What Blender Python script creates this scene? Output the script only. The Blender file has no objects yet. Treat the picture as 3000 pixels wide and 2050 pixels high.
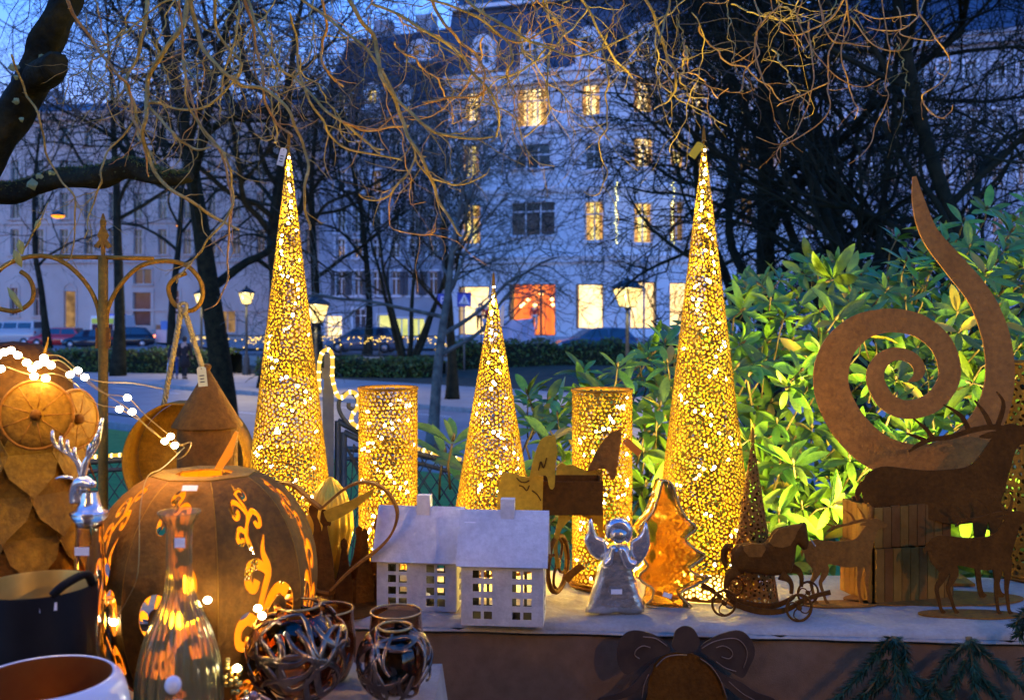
import bpy, math, random
import numpy as np
from mathutils import Vector, Matrix
from mathutils.geometry import delaunay_2d_cdt

SC = bpy.context.scene
COL = SC.collection
R = math.radians
# ---------------------------------------------------------------- camera
F, HX, HY, CZ = 2917.0, 1500.0, 930.0, 1.6
cam = bpy.data.cameras.new('camera')
cam.lens = 35.0
cam.sensor_width = 36.0
cam.shift_y = -95.0 / 3000.0
cam.clip_start = 0.05
cam.clip_end = 2000.0
cam.dof.use_dof = True
cam.dof.focus_distance = 2.35
cam.dof.aperture_fstop = 6.3
camo = bpy.data.objects.new('camera', cam)
camo.location = (0, 0, CZ)
camo.rotation_euler = (R(90), 0, 0)
COL.objects.link(camo)
SC.camera = camo
# ---------------------------------------------------------------- sky at dusk: the sun is below the horizon behind the camera
W = bpy.data.worlds.new('World')
SC.world = W
W.use_nodes = True
wn = W.node_tree.nodes
wl = W.node_tree.links
sky = wn.new('ShaderNodeTexSky')
sky.sky_type = 'NISHITA'
sky.sun_disc = False
sky.sun_elevation = R(-1.0)
sky.sun_rotation = R(190)
sky.ozone_density = 3.3
sky.air_density = 1.0
hs = wn.new('ShaderNodeHueSaturation')
hs.inputs['Saturation'].default_value = 1.14
hs.inputs['Hue'].default_value = 0.503
wl.new(sky.outputs[0], hs.inputs['Color'])
bg = wn['Background']
bg.inputs['Strength'].default_value = 0.15
wl.new(hs.outputs[0], bg.inputs['Color'])
SC.view_settings.view_transform = 'Standard'
SC.view_settings.look = 'None'
SC.view_settings.exposure = 5.5
G = 2.0 ** (3.0 - 5.5)          # lamp and window brightness, set against that exposure
SC.view_settings.gamma = 1.0
cy = SC.cycles
cy.use_denoising = True
cy.max_bounces = 8
cy.diffuse_bounces = 3
cy.glossy_bounces = 3
cy.transmission_bounces = 8
cy.transparent_max_bounces = 8
cy.sample_clamp_indirect = 4.0
cy.caustics_reflective = False
cy.caustics_refractive = False
cy.blur_glossy = 0.5

# ---------------------------------------------------------------- helpers
def P(px, py, d):
    return Vector(((px - HX) * d / F, d, CZ - (py - HY) * d / F))

def S(px, d):
    return px * d / F

ORG = {}

def thing(name, label, cat, loc, group=None):
    o = bpy.data.objects.new(name, None)
    o.empty_display_size = 0.05
    COL.objects.link(o)
    o.location = loc
    o['label'] = label
    o['category'] = cat
    if group:
        o['group'] = group
    ORG[o.name] = Vector(loc)
    return o

def tag(o, label, cat, group=None):
    o['label'] = label
    o['category'] = cat
    if group:
        o['group'] = group
    return o

def copy_tree(o, parent=None):
    c = o.copy()
    COL.objects.link(c)
    if parent is not None:
        c.parent = parent
    for ch in list(o.children):
        copy_tree(ch, c)
    return c

def frames(pts):
    n = len(pts)
    t = np.zeros_like(pts)
    t[1:-1] = pts[2:] - pts[:-2]
    t[0] = pts[1] - pts[0]
    t[-1] = pts[-1] - pts[-2]
    t /= np.maximum(np.linalg.norm(t, axis=1), 1e-9)[:, None]
    a = np.array([0, 0, 1.0]) if abs(t[0][2]) < 0.9 else np.array([1.0, 0, 0])
    U = np.zeros_like(pts)
    u = np.cross(t[0], a)
    u /= max(np.linalg.norm(u), 1e-9)
    for i in range(n):
        u = u - t[i] * np.dot(u, t[i])
        m = np.linalg.norm(u)
        u = u / m if m > 1e-6 else np.array([1.0, 0, 0])
        U[i] = u
    V = np.cross(t, U)
    return t, U, V

def crom(pts, k=6):
    """smooth curve through control points (any dimension)"""
    p = np.array([np.array(q, float) for q in pts])
    n = len(p)
    out = []
    for i in range(n - 1):
        p0 = p[max(i - 1, 0)]; p1 = p[i]; p2 = p[i + 1]; p3 = p[min(i + 2, n - 1)]
        for j in range(k):
            t = j / k
            out.append(0.5 * ((2 * p1) + (-p0 + p2) * t + (2 * p0 - 5 * p1 + 4 * p2 - p3) * t * t + (-p0 + 3 * p1 - 3 * p2 + p3) * t ** 3))
    out.append(p[-1])
    return np.array(out)

class MB:
    def __init__(s):
        s.v = []; s.f = []; s.sm = []; s.n = 0
    def add(s, vs, fs, smooth=False):
        b = s.n
        vs = [tuple(q) for q in vs]
        s.v.extend(vs)
        s.n += len(vs)
        for f in fs:
            s.f.append(tuple(i + b for i in f))
        s.sm.extend([smooth] * len(fs))
        return s
    def box(s, c, size, rz=0.0, rx=0.0, ry=0.0):
        hx, hy, hz = size[0] / 2, size[1] / 2, size[2] / 2
        m = Matrix.Rotation(rz, 3, 'Z') @ Matrix.Rotation(ry, 3, 'Y') @ Matrix.Rotation(rx, 3, 'X')
        c = Vector(c)
        vs = [c + m @ Vector((x, y, z)) for z in (-hz, hz) for y in (-hy, hy) for x in (-hx, hx)]
        return s.add(vs, [(0, 2, 3, 1), (4, 5, 7, 6), (0, 1, 5, 4), (2, 6, 7, 3), (0, 4, 6, 2), (1, 3, 7, 5)])
    def hexa(s, b4, t4):
        return s.add(list(b4) + list(t4), [(3, 2, 1, 0), (4, 5, 6, 7), (0, 1, 5, 4), (1, 2, 6, 5), (2, 3, 7, 6), (3, 0, 4, 7)])
    def tube(s, pts, rad, sides=6, cap=True, flat=None, closed=False):
        pts = np.array([tuple(q) for q in pts], float)
        n = len(pts)
        if n < 2:
            return s
        if np.isscalar(rad):
            rad = [rad] * n
        rad = np.array(rad, float)
        t, U, V = frames(pts)
        an = np.arange(sides) * 2 * math.pi / sides
        fu, fv = (1, 1) if flat is None else flat
        ring = (U[:, None, :] * (np.cos(an) * fu)[None, :, None] + V[:, None, :] * (np.sin(an) * fv)[None, :, None]) * rad[:, None, None] + pts[:, None, :]
        vs = ring.reshape(-1, 3)
        fs = []
        for i in range(n - 1):
            a = i * sides; b = a + sides
            for j in range(sides):
                k = (j + 1) % sides
                fs.append((a + j, a + k, b + k, b + j))
        s.add(vs, fs, True)
        if cap and sides > 2:
            b = s.n - n * sides
            s.f.append(tuple(b + j for j in range(sides - 1, -1, -1)))
            s.f.append(tuple(b + (n - 1) * sides + j for j in range(sides)))
            s.sm.extend([False, False])
        return s
    def lathe(s, prof, seg=24, c=(0, 0, 0), smooth=True, a0=0.0, wob=None, axis=None):
        """prof: list of (r, z)"""
        c = Vector(c)
        m = Matrix.Identity(3) if axis is None else Vector((0, 0, 1)).rotation_difference(Vector(axis)).to_matrix()
        vs = []; fs = []
        for i, (r, z) in enumerate(prof):
            for j in range(seg):
                a = a0 + 2 * math.pi * j / seg
                rr = r if wob is None else r * wob(a, z)
                vs.append(c + m @ Vector((rr * math.cos(a), rr * math.sin(a), z)))
        for i in range(len(prof) - 1):
            for j in range(seg):
                k = (j + 1) % seg
                fs.append((i * seg + j, i * seg + k, (i + 1) * seg + k, (i + 1) * seg + j))
        return s.add(vs, fs, smooth)
    def ball(s, c, r, seg=12, rings=8, sc=(1, 1, 1)):
        c = Vector(c)
        pr = [(math.sin(math.pi * i / rings), -math.cos(math.pi * i / rings)) for i in range(rings + 1)]
        b = s.n
        s.lathe([(max(a, 1e-4) * r, z * r) for a, z in pr], seg)
        for i in range(b, s.n):
            q = s.v[i]
            s.v[i] = (q[0] * sc[0] + c[0], q[1] * sc[1] + c[1], q[2] * sc[2] + c[2])
        return s
    def plate(s, polys, holes, thick, to3, grid=0.0, depth=None, smooth=False):
        """flat cut sheet: union of polys minus holes (2-D); to3(x, y, n) maps to space; n = +-thick/2 (+depth)"""
        v2, tris = cut2d(polys, holes, grid)
        nb = len(v2)
        dz = [0.0] * nb if depth is None else [depth(q) for q in v2]
        top = [to3(q[0], q[1], thick / 2 + dz[i]) for i, q in enumerate(v2)]
        bot = [to3(q[0], q[1], -thick / 2 + (dz[i] if depth is None else -dz[i])) for i, q in enumerate(v2)]
        fs = [tuple(t) for t in tris] + [tuple(nb + i for i in reversed(t)) for t in tris]
        if smooth:
            s.add(top + bot, fs, True)
            fs = []
        cnt = {}
        for t in tris:
            for a, b in ((t[0], t[1]), (t[1], t[2]), (t[2], t[0])):
                cnt[(a, b)] = cnt.get((a, b), 0) + 1
        for (a, b) in cnt:
            if (b, a) not in cnt:
                fs.append((b, a, nb + a, nb + b))
        return s.add(top + bot, fs, depth is not None and not smooth)
    def build(s, name, mat, parent=None, local=False, loc=None):
        me = bpy.data.meshes.new(name)
        o = None
        if parent is not None and not local:
            og = ORG[parent.name]
        elif loc is not None:
            og = Vector(loc)
        else:
            og = Vector((0, 0, 0))
        if og.length > 0:
            g = tuple(og)
            v = [(q[0] - g[0], q[1] - g[1], q[2] - g[2]) for q in s.v]
        else:
            v = s.v
        me.from_pydata(v, [], s.f)
        if any(s.sm):
            me.polygons.foreach_set('use_smooth', s.sm)
        for m in (mat if isinstance(mat, (list, tuple)) else [mat]):
            me.materials.append(m)
        me.update()
        o = bpy.data.objects.new(name, me)
        COL.objects.link(o)
        if parent is not None:
            o.parent = parent
            ORG[o.name] = ORG.get(parent.name, Vector((0, 0, 0)))
        else:
            o.location = og
            ORG[o.name] = og
        return o

def area2(p):
    return 0.5 * sum(p[i][0] * p[(i + 1) % len(p)][1] - p[(i + 1) % len(p)][0] * p[i][1] for i in range(len(p)))

def inpoly(x, y, p):
    c = False
    j = len(p) - 1
    for i in range(len(p)):
        if (p[i][1] > y) != (p[j][1] > y) and x < (p[j][0] - p[i][0]) * (y - p[i][1]) / (p[j][1] - p[i][1]) + p[i][0]:
            c = not c
        j = i
    return c

def inside_many(c, p):
    p = np.array(p, float)
    r = np.zeros(len(c), bool)
    q = np.roll(p, 1, axis=0)
    for (x1, y1), (x0, y0) in zip(p, q):
        if y1 == y0:
            continue
        k = ((y1 > c[:, 1]) != (y0 > c[:, 1])) & (c[:, 0] < (x0 - x1) * (c[:, 1] - y1) / (y0 - y1) + x1)
        r ^= k
    return r

def cut2d(polys, holes, grid=0.0):
    vs = []; edges = []
    for p in list(polys) + list(holes):
        b = len(vs)
        vs.extend([Vector((q[0], q[1])) for q in p])
        edges += [(b + i, b + (i + 1) % len(p)) for i in range(len(p))]
    if grid > 0:
        a = np.array([tuple(q) for q in vs])
        lo = a.min(0); hi = a.max(0)
        g = []
        for r, x in enumerate(np.arange(lo[0] + grid * 0.51, hi[0], grid)):
            for y in np.arange(lo[1] + grid * (0.5 if r % 2 else 0.98), hi[1], grid):
                g.append((x, y))
        if g:
            g = np.array(g)
            k = np.zeros(len(g), bool)
            for p in polys:
                k |= inside_many(g, p)
            vs.extend([Vector(q) for q in g[k]])
    ov, oe, of, a, b, orig = delaunay_2d_cdt(vs, edges, [], 0, 1e-7)
    V2 = np.array([tuple(q) for q in ov])
    T = np.array([list(t) for t in of])
    C = V2[T].mean(axis=1)
    keep = np.zeros(len(T), bool)
    for p in polys:
        keep |= inside_many(C, p)
    for p in holes:
        keep &= ~inside_many(C, p)
    tris = []
    for t in T[keep]:
        x = V2[t]
        ar = (x[1][0] - x[0][0]) * (x[2][1] - x[0][1]) - (x[2][0] - x[0][0]) * (x[1][1] - x[0][1])
        tris.append([int(t[0]), int(t[1]), int(t[2])] if ar > 0 else [int(t[0]), int(t[2]), int(t[1])])
    used = sorted({i for t in tris for i in t})
    mp = {u: i for i, u in enumerate(used)}
    return [(ov[u].x, ov[u].y) for u in used], [[mp[i] for i in t] for t in tris]

def stroke(pts, k=5, smooth=True):
    """outline polygon of a stroke; pts (x, y, width)"""
    c = crom(pts, k) if smooth else np.array(pts, float)
    d = np.gradient(c[:, :2], axis=0)
    d /= np.maximum(np.linalg.norm(d, axis=1), 1e-9)[:, None]
    n = np.stack([-d[:, 1], d[:, 0]], 1)
    w = np.maximum(c[:, 2], 1e-4)[:, None] / 2
    L = c[:, :2] + n * w
    Rr = c[:, :2] - n * w
    return [tuple(q) for q in L] + [tuple(q) for q in Rr[::-1]]

def edge_dist(q, polys):
    best = 1e9
    for p in polys:
        a = np.array(p, float)
        b = np.roll(a, -1, axis=0)
        ab = b - a
        t = np.clip(((q[0] - a[:, 0]) * ab[:, 0] + (q[1] - a[:, 1]) * ab[:, 1]) / np.maximum((ab ** 2).sum(1), 1e-12), 0, 1)
        dx = a[:, 0] + t * ab[:, 0] - q[0]
        dy = a[:, 1] + t * ab[:, 1] - q[1]
        best = min(best, float(np.sqrt((dx * dx + dy * dy).min())))
    return best

def pillow(w, h, poly):
    def f(q):
        d = min(edge_dist(q, [poly]) / w, 1.0)
        return h * math.sqrt(max(0.0, 1 - (1 - d) ** 2))
    return f

# ---------------------------------------------------------------- materials
MATS = {}
def mat(name, c1, c2=None, rough=0.6, metal=0.0, scale=8.0, detail=5.0, bump=0.0, bscale=None, trans=0.0, ior=1.45, emit=None, estr=0.0, spec=0.5, rand=0.0, lo=0.35, hi=0.65, coat=0.0, alpha=1.0, speck=0.0, sscale=180.0):
    if name in MATS:
        return MATS[name]
    m = bpy.data.materials.new(name)
    m.use_nodes = True
    nt = m.node_tree
    N = nt.nodes; L = nt.links
    b = N['Principled BSDF']
    b.inputs['Roughness'].default_value = rough
    b.inputs['Metallic'].default_value = metal
    b.inputs['IOR'].default_value = ior
    b.inputs['Specular IOR Level'].default_value = spec
    b.inputs['Transmission Weight'].default_value = trans
    b.inputs['Coat Weight'].default_value = coat
    b.inputs['Alpha'].default_value = alpha
    b.inputs['Base Color'].default_value = (*c1, 1)
    col = None
    if c2 is not None or bump > 0:
        tc = N.new('ShaderNodeTexCoord')
    if c2 is not None:
        nz = N.new('ShaderNodeTexNoise')
        nz.inputs['Scale'].default_value = scale
        nz.inputs['Detail'].default_value = detail
        nz.inputs['Roughness'].default_value = 0.62
        L.new(tc.outputs['Object'], nz.inputs['Vector'])
        rp = N.new('ShaderNodeValToRGB')
        rp.color_ramp.elements[0].position = lo
        rp.color_ramp.elements[0].color = (*c1, 1)
        rp.color_ramp.elements[1].position = hi
        rp.color_ramp.elements[1].color = (*c2, 1)
        L.new(nz.outputs['Fac'], rp.inputs['Fac'])
        col = rp.outputs['Color']
    if speck > 0 and col is not None:
        n3 = N.new('ShaderNodeTexNoise'); n3.inputs['Scale'].default_value = sscale; n3.inputs['Detail'].default_value = 4; n3.inputs['Roughness'].default_value = 0.7
        L.new(tc.outputs['Object'], n3.inputs['Vector'])
        m3 = N.new('ShaderNodeMapRange'); m3.inputs['From Min'].default_value = 0.3; m3.inputs['From Max'].default_value = 0.7
        m3.inputs['To Min'].default_value = 1 - speck; m3.inputs['To Max'].default_value = 1 + speck
        L.new(n3.outputs['Fac'], m3.inputs['Value'])
        h3 = N.new('ShaderNodeHueSaturation'); L.new(col, h3.inputs['Color']); L.new(m3.outputs[0], h3.inputs['Value'])
        col = h3.outputs['Color']
        r3 = N.new('ShaderNodeMapRange'); r3.inputs['To Min'].default_value = max(rough - 0.18, 0.05); r3.inputs['To Max'].default_value = min(rough + 0.18, 1.0)
        L.new(n3.outputs['Fac'], r3.inputs['Value']); L.new(r3.outputs[0], b.inputs['Roughness'])
    if rand > 0:
        oi = N.new('ShaderNodeObjectInfo')
        ge = N.new('ShaderNodeNewGeometry')
        ad = N.new('ShaderNodeMath'); ad.operation = 'ADD'
        L.new(oi.outputs['Random'], ad.inputs[0]); L.new(ge.outputs['Random Per Island'], ad.inputs[1])
        fr = N.new('ShaderNodeMath'); fr.operation = 'FRACT'
        L.new(ad.outputs[0], fr.inputs[0])
        mr = N.new('ShaderNodeMapRange')
        mr.inputs['To Min'].default_value = 1 - rand
        mr.inputs['To Max'].default_value = 1 + rand
        L.new(fr.outputs[0], mr.inputs['Value'])
        h2 = N.new('ShaderNodeHueSaturation')
        if col is not None:
            L.new(col, h2.inputs['Color'])
        else:
            h2.inputs['Color'].default_value = (*c1, 1)
        L.new(mr.outputs[0], h2.inputs['Value'])
        mh = N.new('ShaderNodeMapRange')
        mh.inputs['To Min'].default_value = 0.5 - rand * 0.06
        mh.inputs['To Max'].default_value = 0.5 + rand * 0.05
        L.new(fr.outputs[0], mh.inputs['Value'])
        L.new(mh.outputs[0], h2.inputs['Hue'])
        col = h2.outputs['Color']
    if col is not None:
        L.new(col, b.inputs['Base Color'])
    if bump > 0:
        n2 = N.new('ShaderNodeTexNoise')
        n2.inputs['Scale'].default_value = bscale or scale * 4
        n2.inputs['Detail'].default_value = 6
        L.new(tc.outputs['Object'], n2.inputs['Vector'])
        bp = N.new('ShaderNodeBump')
        bp.inputs['Strength'].default_value = bump
        bp.inputs['Distance'].default_value = 0.02
        L.new(n2.outputs['Fac'], bp.inputs['Height'])
        L.new(bp.outputs['Normal'], b.inputs['Normal'])
    if emit is not None:
        b.inputs['Emission Color'].default_value = (*emit, 1)
        b.inputs['Emission Strength'].default_value = estr
    MATS[name] = m
    return m

def glow(name, col, strength, sampling='AUTO', c2=None, scale=3.0, stripes=None):
    """an emissive surface"""
    if name in MATS:
        return MATS[name]
    m = bpy.data.materials.new(name)
    m.use_nodes = True
    N = m.node_tree.nodes; L = m.node_tree.links
    N.remove(N['Principled BSDF'])
    e = N.new('ShaderNodeEmission')
    e.inputs['Color'].default_value = (*col, 1)
    e.inputs['Strength'].default_value = strength * G
    L.new(e.outputs[0], N['Material Output'].inputs['Surface'])
    if c2 is not None:
        tc = N.new('ShaderNodeTexCoord')
        mp = N.new('ShaderNodeMapping')
        if stripes:
            mp.inputs['Scale'].default_value = stripes
        nz = N.new('ShaderNodeTexNoise')
        nz.inputs['Scale'].default_value = scale
        nz.inputs['Detail'].default_value = 3
        rp = N.new('ShaderNodeValToRGB')
        rp.color_ramp.elements[0].position = 0.35; rp.color_ramp.elements[0].color = (*col, 1)
        rp.color_ramp.elements[1].position = 0.65; rp.color_ramp.elements[1].color = (*c2, 1)
        L.new(tc.outputs['Object'], mp.inputs[0]); L.new(mp.outputs[0], nz.inputs['Vector']); L.new(nz.outputs['Fac'], rp.inputs[0]); L.new(rp.outputs[0], e.inputs['Color'])
    m.cycles.emission_sampling = sampling
    MATS[name] = m
    return m

def point_lamp(name, loc, power, col, radius, parent):
    l = bpy.data.lights.new(name, 'POINT')
    l.energy = power * G
    l.color = col
    l.shadow_soft_size = radius
    o = bpy.data.objects.new(name, l)
    COL.objects.link(o)
    if parent is not None:
        o.parent = parent
        o.location = Vector(loc) - ORG[parent.name]
    else:
        o.location = loc
    return o

WARM = (1.0, 0.62, 0.20)
rust = mat('rust_plate', (0.19, 0.072, 0.008), (0.31, 0.125, 0.018), rough=0.75, scale=9, detail=10, bump=0.2, bscale=140, spec=0.18, speck=0.28, sscale=80, lo=.3, hi=.7)
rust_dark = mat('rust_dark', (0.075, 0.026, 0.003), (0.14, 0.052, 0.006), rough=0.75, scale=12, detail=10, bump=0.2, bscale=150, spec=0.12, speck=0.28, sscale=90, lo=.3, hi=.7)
rust_orange = mat('rust_orange', (0.22, 0.10, 0.008), (0.36, 0.17, 0.014), rough=0.7, scale=14, detail=9, bump=0.18, bscale=150, speck=0.3, sscale=120, spec=0.2)
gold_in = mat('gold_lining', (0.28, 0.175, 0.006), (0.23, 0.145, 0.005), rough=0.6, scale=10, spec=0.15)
shell = mat('pierced_metal', (0.22, 0.105, 0.006), (0.34, 0.17, 0.010), rough=0.6, metal=0.15, scale=22, bump=0.1, bscale=160, spec=0.2, speck=.25, sscale=150)
bulb_m = glow('fairy_bulb', (1.0, 0.86, 0.52), 9.0, 'NONE')
bulb2_m = glow('fairy_bulb_soft', (1.0, 0.62, 0.12), 0.4, 'NONE')
wire_m = mat('thin_wire', (0.45, 0.33, 0.12), rough=0.35, metal=0.8)
bark = mat('bark', (0.008, 0.008, 0.0035), (0.030, 0.026, 0.010), rough=0.9, scale=9, detail=9, bump=0.6, bscale=36, spec=0.15, speck=.4, sscale=40)
bark_far = mat('bark_far', (0.010, 0.012, 0.008), (0.028, 0.030, 0.018), rough=0.9, scale=4, spec=0.1)
twig_m = mat('twig_bark', (0.26, 0.165, 0.03), (0.46, 0.31, 0.085), rough=0.65, scale=25, bump=0.3, bscale=150, spec=.25, speck=.3, sscale=90)  # bark colour lightened, with warm light put into it
twig_o = mat('twig_orange', (0.34, 0.15, 0.03), (0.48, 0.26, 0.075), rough=0.6, scale=30, bump=.3, bscale=150, spec=.25, speck=.3, sscale=90)  # twig colour with orange lamplight put into it
moss_m = mat('moss', (0.035, 0.07, 0.015), (0.12, 0.16, 0.05), rough=0.95, scale=40, bump=0.6, bscale=200)
lichen_m = mat('lichen', (0.28, 0.30, 0.12), (0.16, 0.24, 0.14), rough=0.95, scale=60, bump=0.4, bscale=200)
iron = mat('painted_iron', (0.035, 0.04, 0.035), (0.07, 0.075, 0.06), rough=0.5, scale=20)
cloth_w = mat('table_sheet', (0.31, 0.265, 0.205), (0.44, 0.385, 0.31), rough=0.9, scale=7, detail=8, bump=0.35, bscale=28, speck=.12, sscale=120)
cloth_b = mat('burlap', (0.16, 0.095, 0.05), (0.21, 0.125, 0.07), rough=0.95, scale=30, detail=8, bump=0.25, bscale=500)
house_wall = mat('house_wall_shaded', (0.42, 0.42, 0.41), (0.54, 0.54, 0.53), rough=0.7, scale=16, detail=9, bump=0.1, bscale=160, speck=.16, sscale=90)  # same white metal as the roofs, darkened for shade on the walls
dark_inside = mat('shaded_inside', (0.03, 0.028, 0.02), rough=0.9)  # shade inside the little houses put into the colour
white_wood = mat('white_painted_metal', (0.50, 0.51, 0.52), (0.62, 0.63, 0.64), rough=0.55, scale=13, detail=9, bump=0.08, bscale=160, speck=.14, sscale=80)
paper = mat('paper_tag', (0.75, 0.72, 0.62), (0.68, 0.64, 0.52), rough=0.8, scale=20)
sticker = mat('white_sticker', (0.82, 0.82, 0.84), rough=0.6)
# ================================================================ ground, street
rng = random.Random(7)
nr = np.random.default_rng(11)
K0 = Vector((-13.6, 37.9, 0)); KU = Vector((0.777, -0.629, 0)); KN = Vector((0.629, 0.777, 0))
def SN(u, n, z):
    q = K0 + KU * u + KN * n
    return Vector((q.x, q.y, z))
def gz(n):
    pts = [(-60, 0), (-17.5, 0), (-8.7, -1.02), (-8.2, -1.2), (0.1, -1.2), (0.2, -0.98), (9, -0.95), (15, -0.55), (900, -0.5)]
    for (a, za), (b, zb) in zip(pts, pts[1:]):
        if n <= b:
            return za + (zb - za) * (n - a) / (b - a)
    return -0.5
asphalt = mat('asphalt', (0.19, 0.19, 0.20), (0.26, 0.26, 0.265), rough=0.55, scale=1.2, bump=0.15, bscale=30)
pave = mat('paving', (0.30, 0.28, 0.265), (0.38, 0.36, 0.34), rough=0.7, scale=1.0, bump=0.15, bscale=12)
stone = mat('kerb_stone', (0.26, 0.25, 0.24), (0.36, 0.34, 0.32), rough=0.75, scale=6, bump=0.2, bscale=30)
grass_m = mat('lawn_grass', (0.03, 0.21, 0.025), (0.06, 0.30, 0.04), rough=0.9, scale=3, bump=0.6, bscale=60)
soil = mat('soil', (0.03, 0.032, 0.02), (0.06, 0.06, 0.035), rough=0.95, scale=2, bump=0.4, bscale=20)
paint = mat('road_paint', (0.72, 0.72, 0.72), (0.55, 0.55, 0.55), rough=0.6, scale=5)

def structure(o):
    o['kind'] = 'structure'
    return o

ns = [-700, -60, -17.5, -15, -12, -8.7, -8.2, 0.1, 0.2, 9, 15, 30, 900]
us = [-900, -200, -80, -40, -20, 0, 20, 40, 60, 100, 200, 900]
m = MB()
m.add([SN(u, n, gz(n)) for n in ns for u in us], [(i * len(us) + j, i * len(us) + j + 1, (i + 1) * len(us) + j + 1, (i + 1) * len(us) + j) for i in range(len(ns) - 1) for j in range(len(us) - 1)])
structure(m.build('ground', soil))
def strip(name, n0, n1, u0, u1, dz, mt, k=1):
    m = MB()
    for i in range(k):
        a = n0 + (n1 - n0) * i / k; b = n0 + (n1 - n0) * (i + 1) / k
        za = dz(a) if callable(dz) else dz; zb = dz(b) if callable(dz) else dz
        m.add([SN(u0, a, za), SN(u1, a, za), SN(u1, b, zb), SN(u0, b, zb)], [(0, 1, 2, 3)])
    return structure(m.build(name, mt))
strip('lawn', -17.4, -8.71, -60, 60, lambda n: gz(n) + 0.012, grass_m, 6)
road = strip('road', -8.1, -0.01, -90, 90, -1.055, asphalt)
strip('pavement', 0.16, 6.5, -90, 90, -0.93, pave)
# kerb stones, each its own piece
def kerb(name, n, zt):
    par = thing(name, 'long row of kerb stones along the ' + ('far' if n > -4 else 'near') + ' side of the street', 'kerb', SN(0, n, -1.2))
    par['kind'] = 'structure'
    del par['category']
    del par['label']
    for i in range(46):
        u = -22 + i * 1.0
        a, b = u + 0.012, u + 0.988
        j = rng.uniform(-0.006, 0.006)
        mm = MB()
        mm.hexa([SN(a, n, -1.25), SN(b, n, -1.25), SN(b, n + 0.15, -1.25), SN(a, n + 0.15, -1.25)],
                [SN(a, n, zt + j), SN(b, n, zt + j), SN(b, n + 0.15, zt + j), SN(a, n + 0.15, zt + j)])
        mm.build('kerb_stone', stone, par)
kerb('kerb', 0.0, -0.925)
kerb('kerb', -8.26, -0.93)
for nn, off in ((-4.1, 0.0), (-1.3, 1.5)):
    for i in range(14):
        u = -12 + i * 3.2 + off
        m = MB()
        m.add([SN(u, nn, -1.051), SN(u + 1.3, nn, -1.051), SN(u + 1.3, nn + 0.13, -1.051), SN(u, nn + 0.13, -1.051)], [(0, 1, 2, 3)])
        o = m.build('lane_dash', paint, road, local=True)
m = MB()
m.add([(-110, 53.6, -0.44), (70, 53.6, -0.44), (70, 60.3, -0.44), (-18, 61, -0.44), (-28, 78, -0.44), (-110, 80, -0.44)], [(0, 1, 2, 3, 4, 5)])
structure(m.build('far_road', asphalt))
m = MB()
m.add([(-110, 80.2, -0.3), (-28, 78.2, -0.3), (-18, 61.2, -0.3), (80, 60.5, -0.3), (80, 75, -0.3), (-110, 95, -0.3)], [(0, 1, 2, 3, 4, 5)])
structure(m.build('far_pavement', pave))

# ---------------------------------------------------------------- hedges
leaf_dark = mat('hedge_leaf', (0.035, 0.075, 0.012), (0.08, 0.13, 0.03), rough=0.6, scale=3, rand=0.5)
core_dark = mat('hedge_core', (0.008, 0.014, 0.006), rough=1)
def hedge(label, p0, p1, w, h, zb, n=3500, ls=0.10):
    p0 = Vector(p0); p1 = Vector(p1)
    t = thing('hedge', label, 'hedge', (p0.x, p0.y, zb))
    u = (p1 - p0); L = u.length; u.normalize(); v = Vector((-u.y, u.x, 0))
    m = MB()
    k = max(4, int(L / 0.6))
    prof = [(-0.42, 0), (-0.45, 0.5), (-0.38, 0.86), (-0.1, 0.93), (0.2, 0.92), (0.42, 0.8), (0.42, 0)]
    vs = []
    for i in range(k + 1):
        s = 0.92 + 0.12 * math.sin(i * 1.7) * math.sin(i * 0.6)
        for a, b in prof:
            q = p0 + u * (L * i / k) + v * (a * w * s)
            vs.append((q.x, q.y, zb + b * h * s))
    c = len(prof)
    m.add(vs, [(i * c + j, i * c + j + 1, (i + 1) * c + j + 1, (i + 1) * c + j) for i in range(k) for j in range(c - 1)], True)
    m.build('hedge_core', core_dark, t)
    g = nr
    m = MB()
    for i in range(n):
        s = g.uniform(0, L)
        e = 0.92 + 0.12 * math.sin(s / 0.6 * 1.7) * math.sin(s / 0.6 * 0.6)
        a = g.uniform(0, 1)
        if a < 0.55:
            c0 = p0 + u * s + v * (-0.47 * w * e * g.uniform(0.9, 1.06)); z = zb + g.uniform(0, 0.95) * h * e
        else:
            c0 = p0 + u * s + v * g.uniform(-0.45, 0.45) * w; z = zb + h * e * g.uniform(0.88, 1.05)
        c0 = Vector((c0.x, c0.y, z))
        d = Vector(g.normal(size=3)).normalized(); e2 = d.cross(Vector(g.normal(size=3))).normalized()
        q = ls * g.uniform(0.6, 1.3)
        m.add([c0 - d * q, c0 + e2 * q * 0.45, c0 + d * q, c0 - e2 * q * 0.45], [(0, 1, 2, 3)])
    o = m.build('foliage', leaf_dark, t)
    o['kind'] = 'stuff'
    return t
hedge('long low clipped hedge beyond the street behind the two walkers', (-26.5, 48.5, 0), (-12.5, 45.0, 0), 1.6, 1.15, -0.98, 3500)
hedge('dark rounded hedge below the railing hung with small lights', (-11.0, 44.0, 0), (-3.0, 42.6, 0), 1.8, 0.86, -0.95, 2600)
hedge('clipped hedge in front of the parked car and white sheet', (-2.7, 45.2, 0), (9.5, 45.6, 0), 1.4, 1.55, -0.95, 3600)

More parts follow.
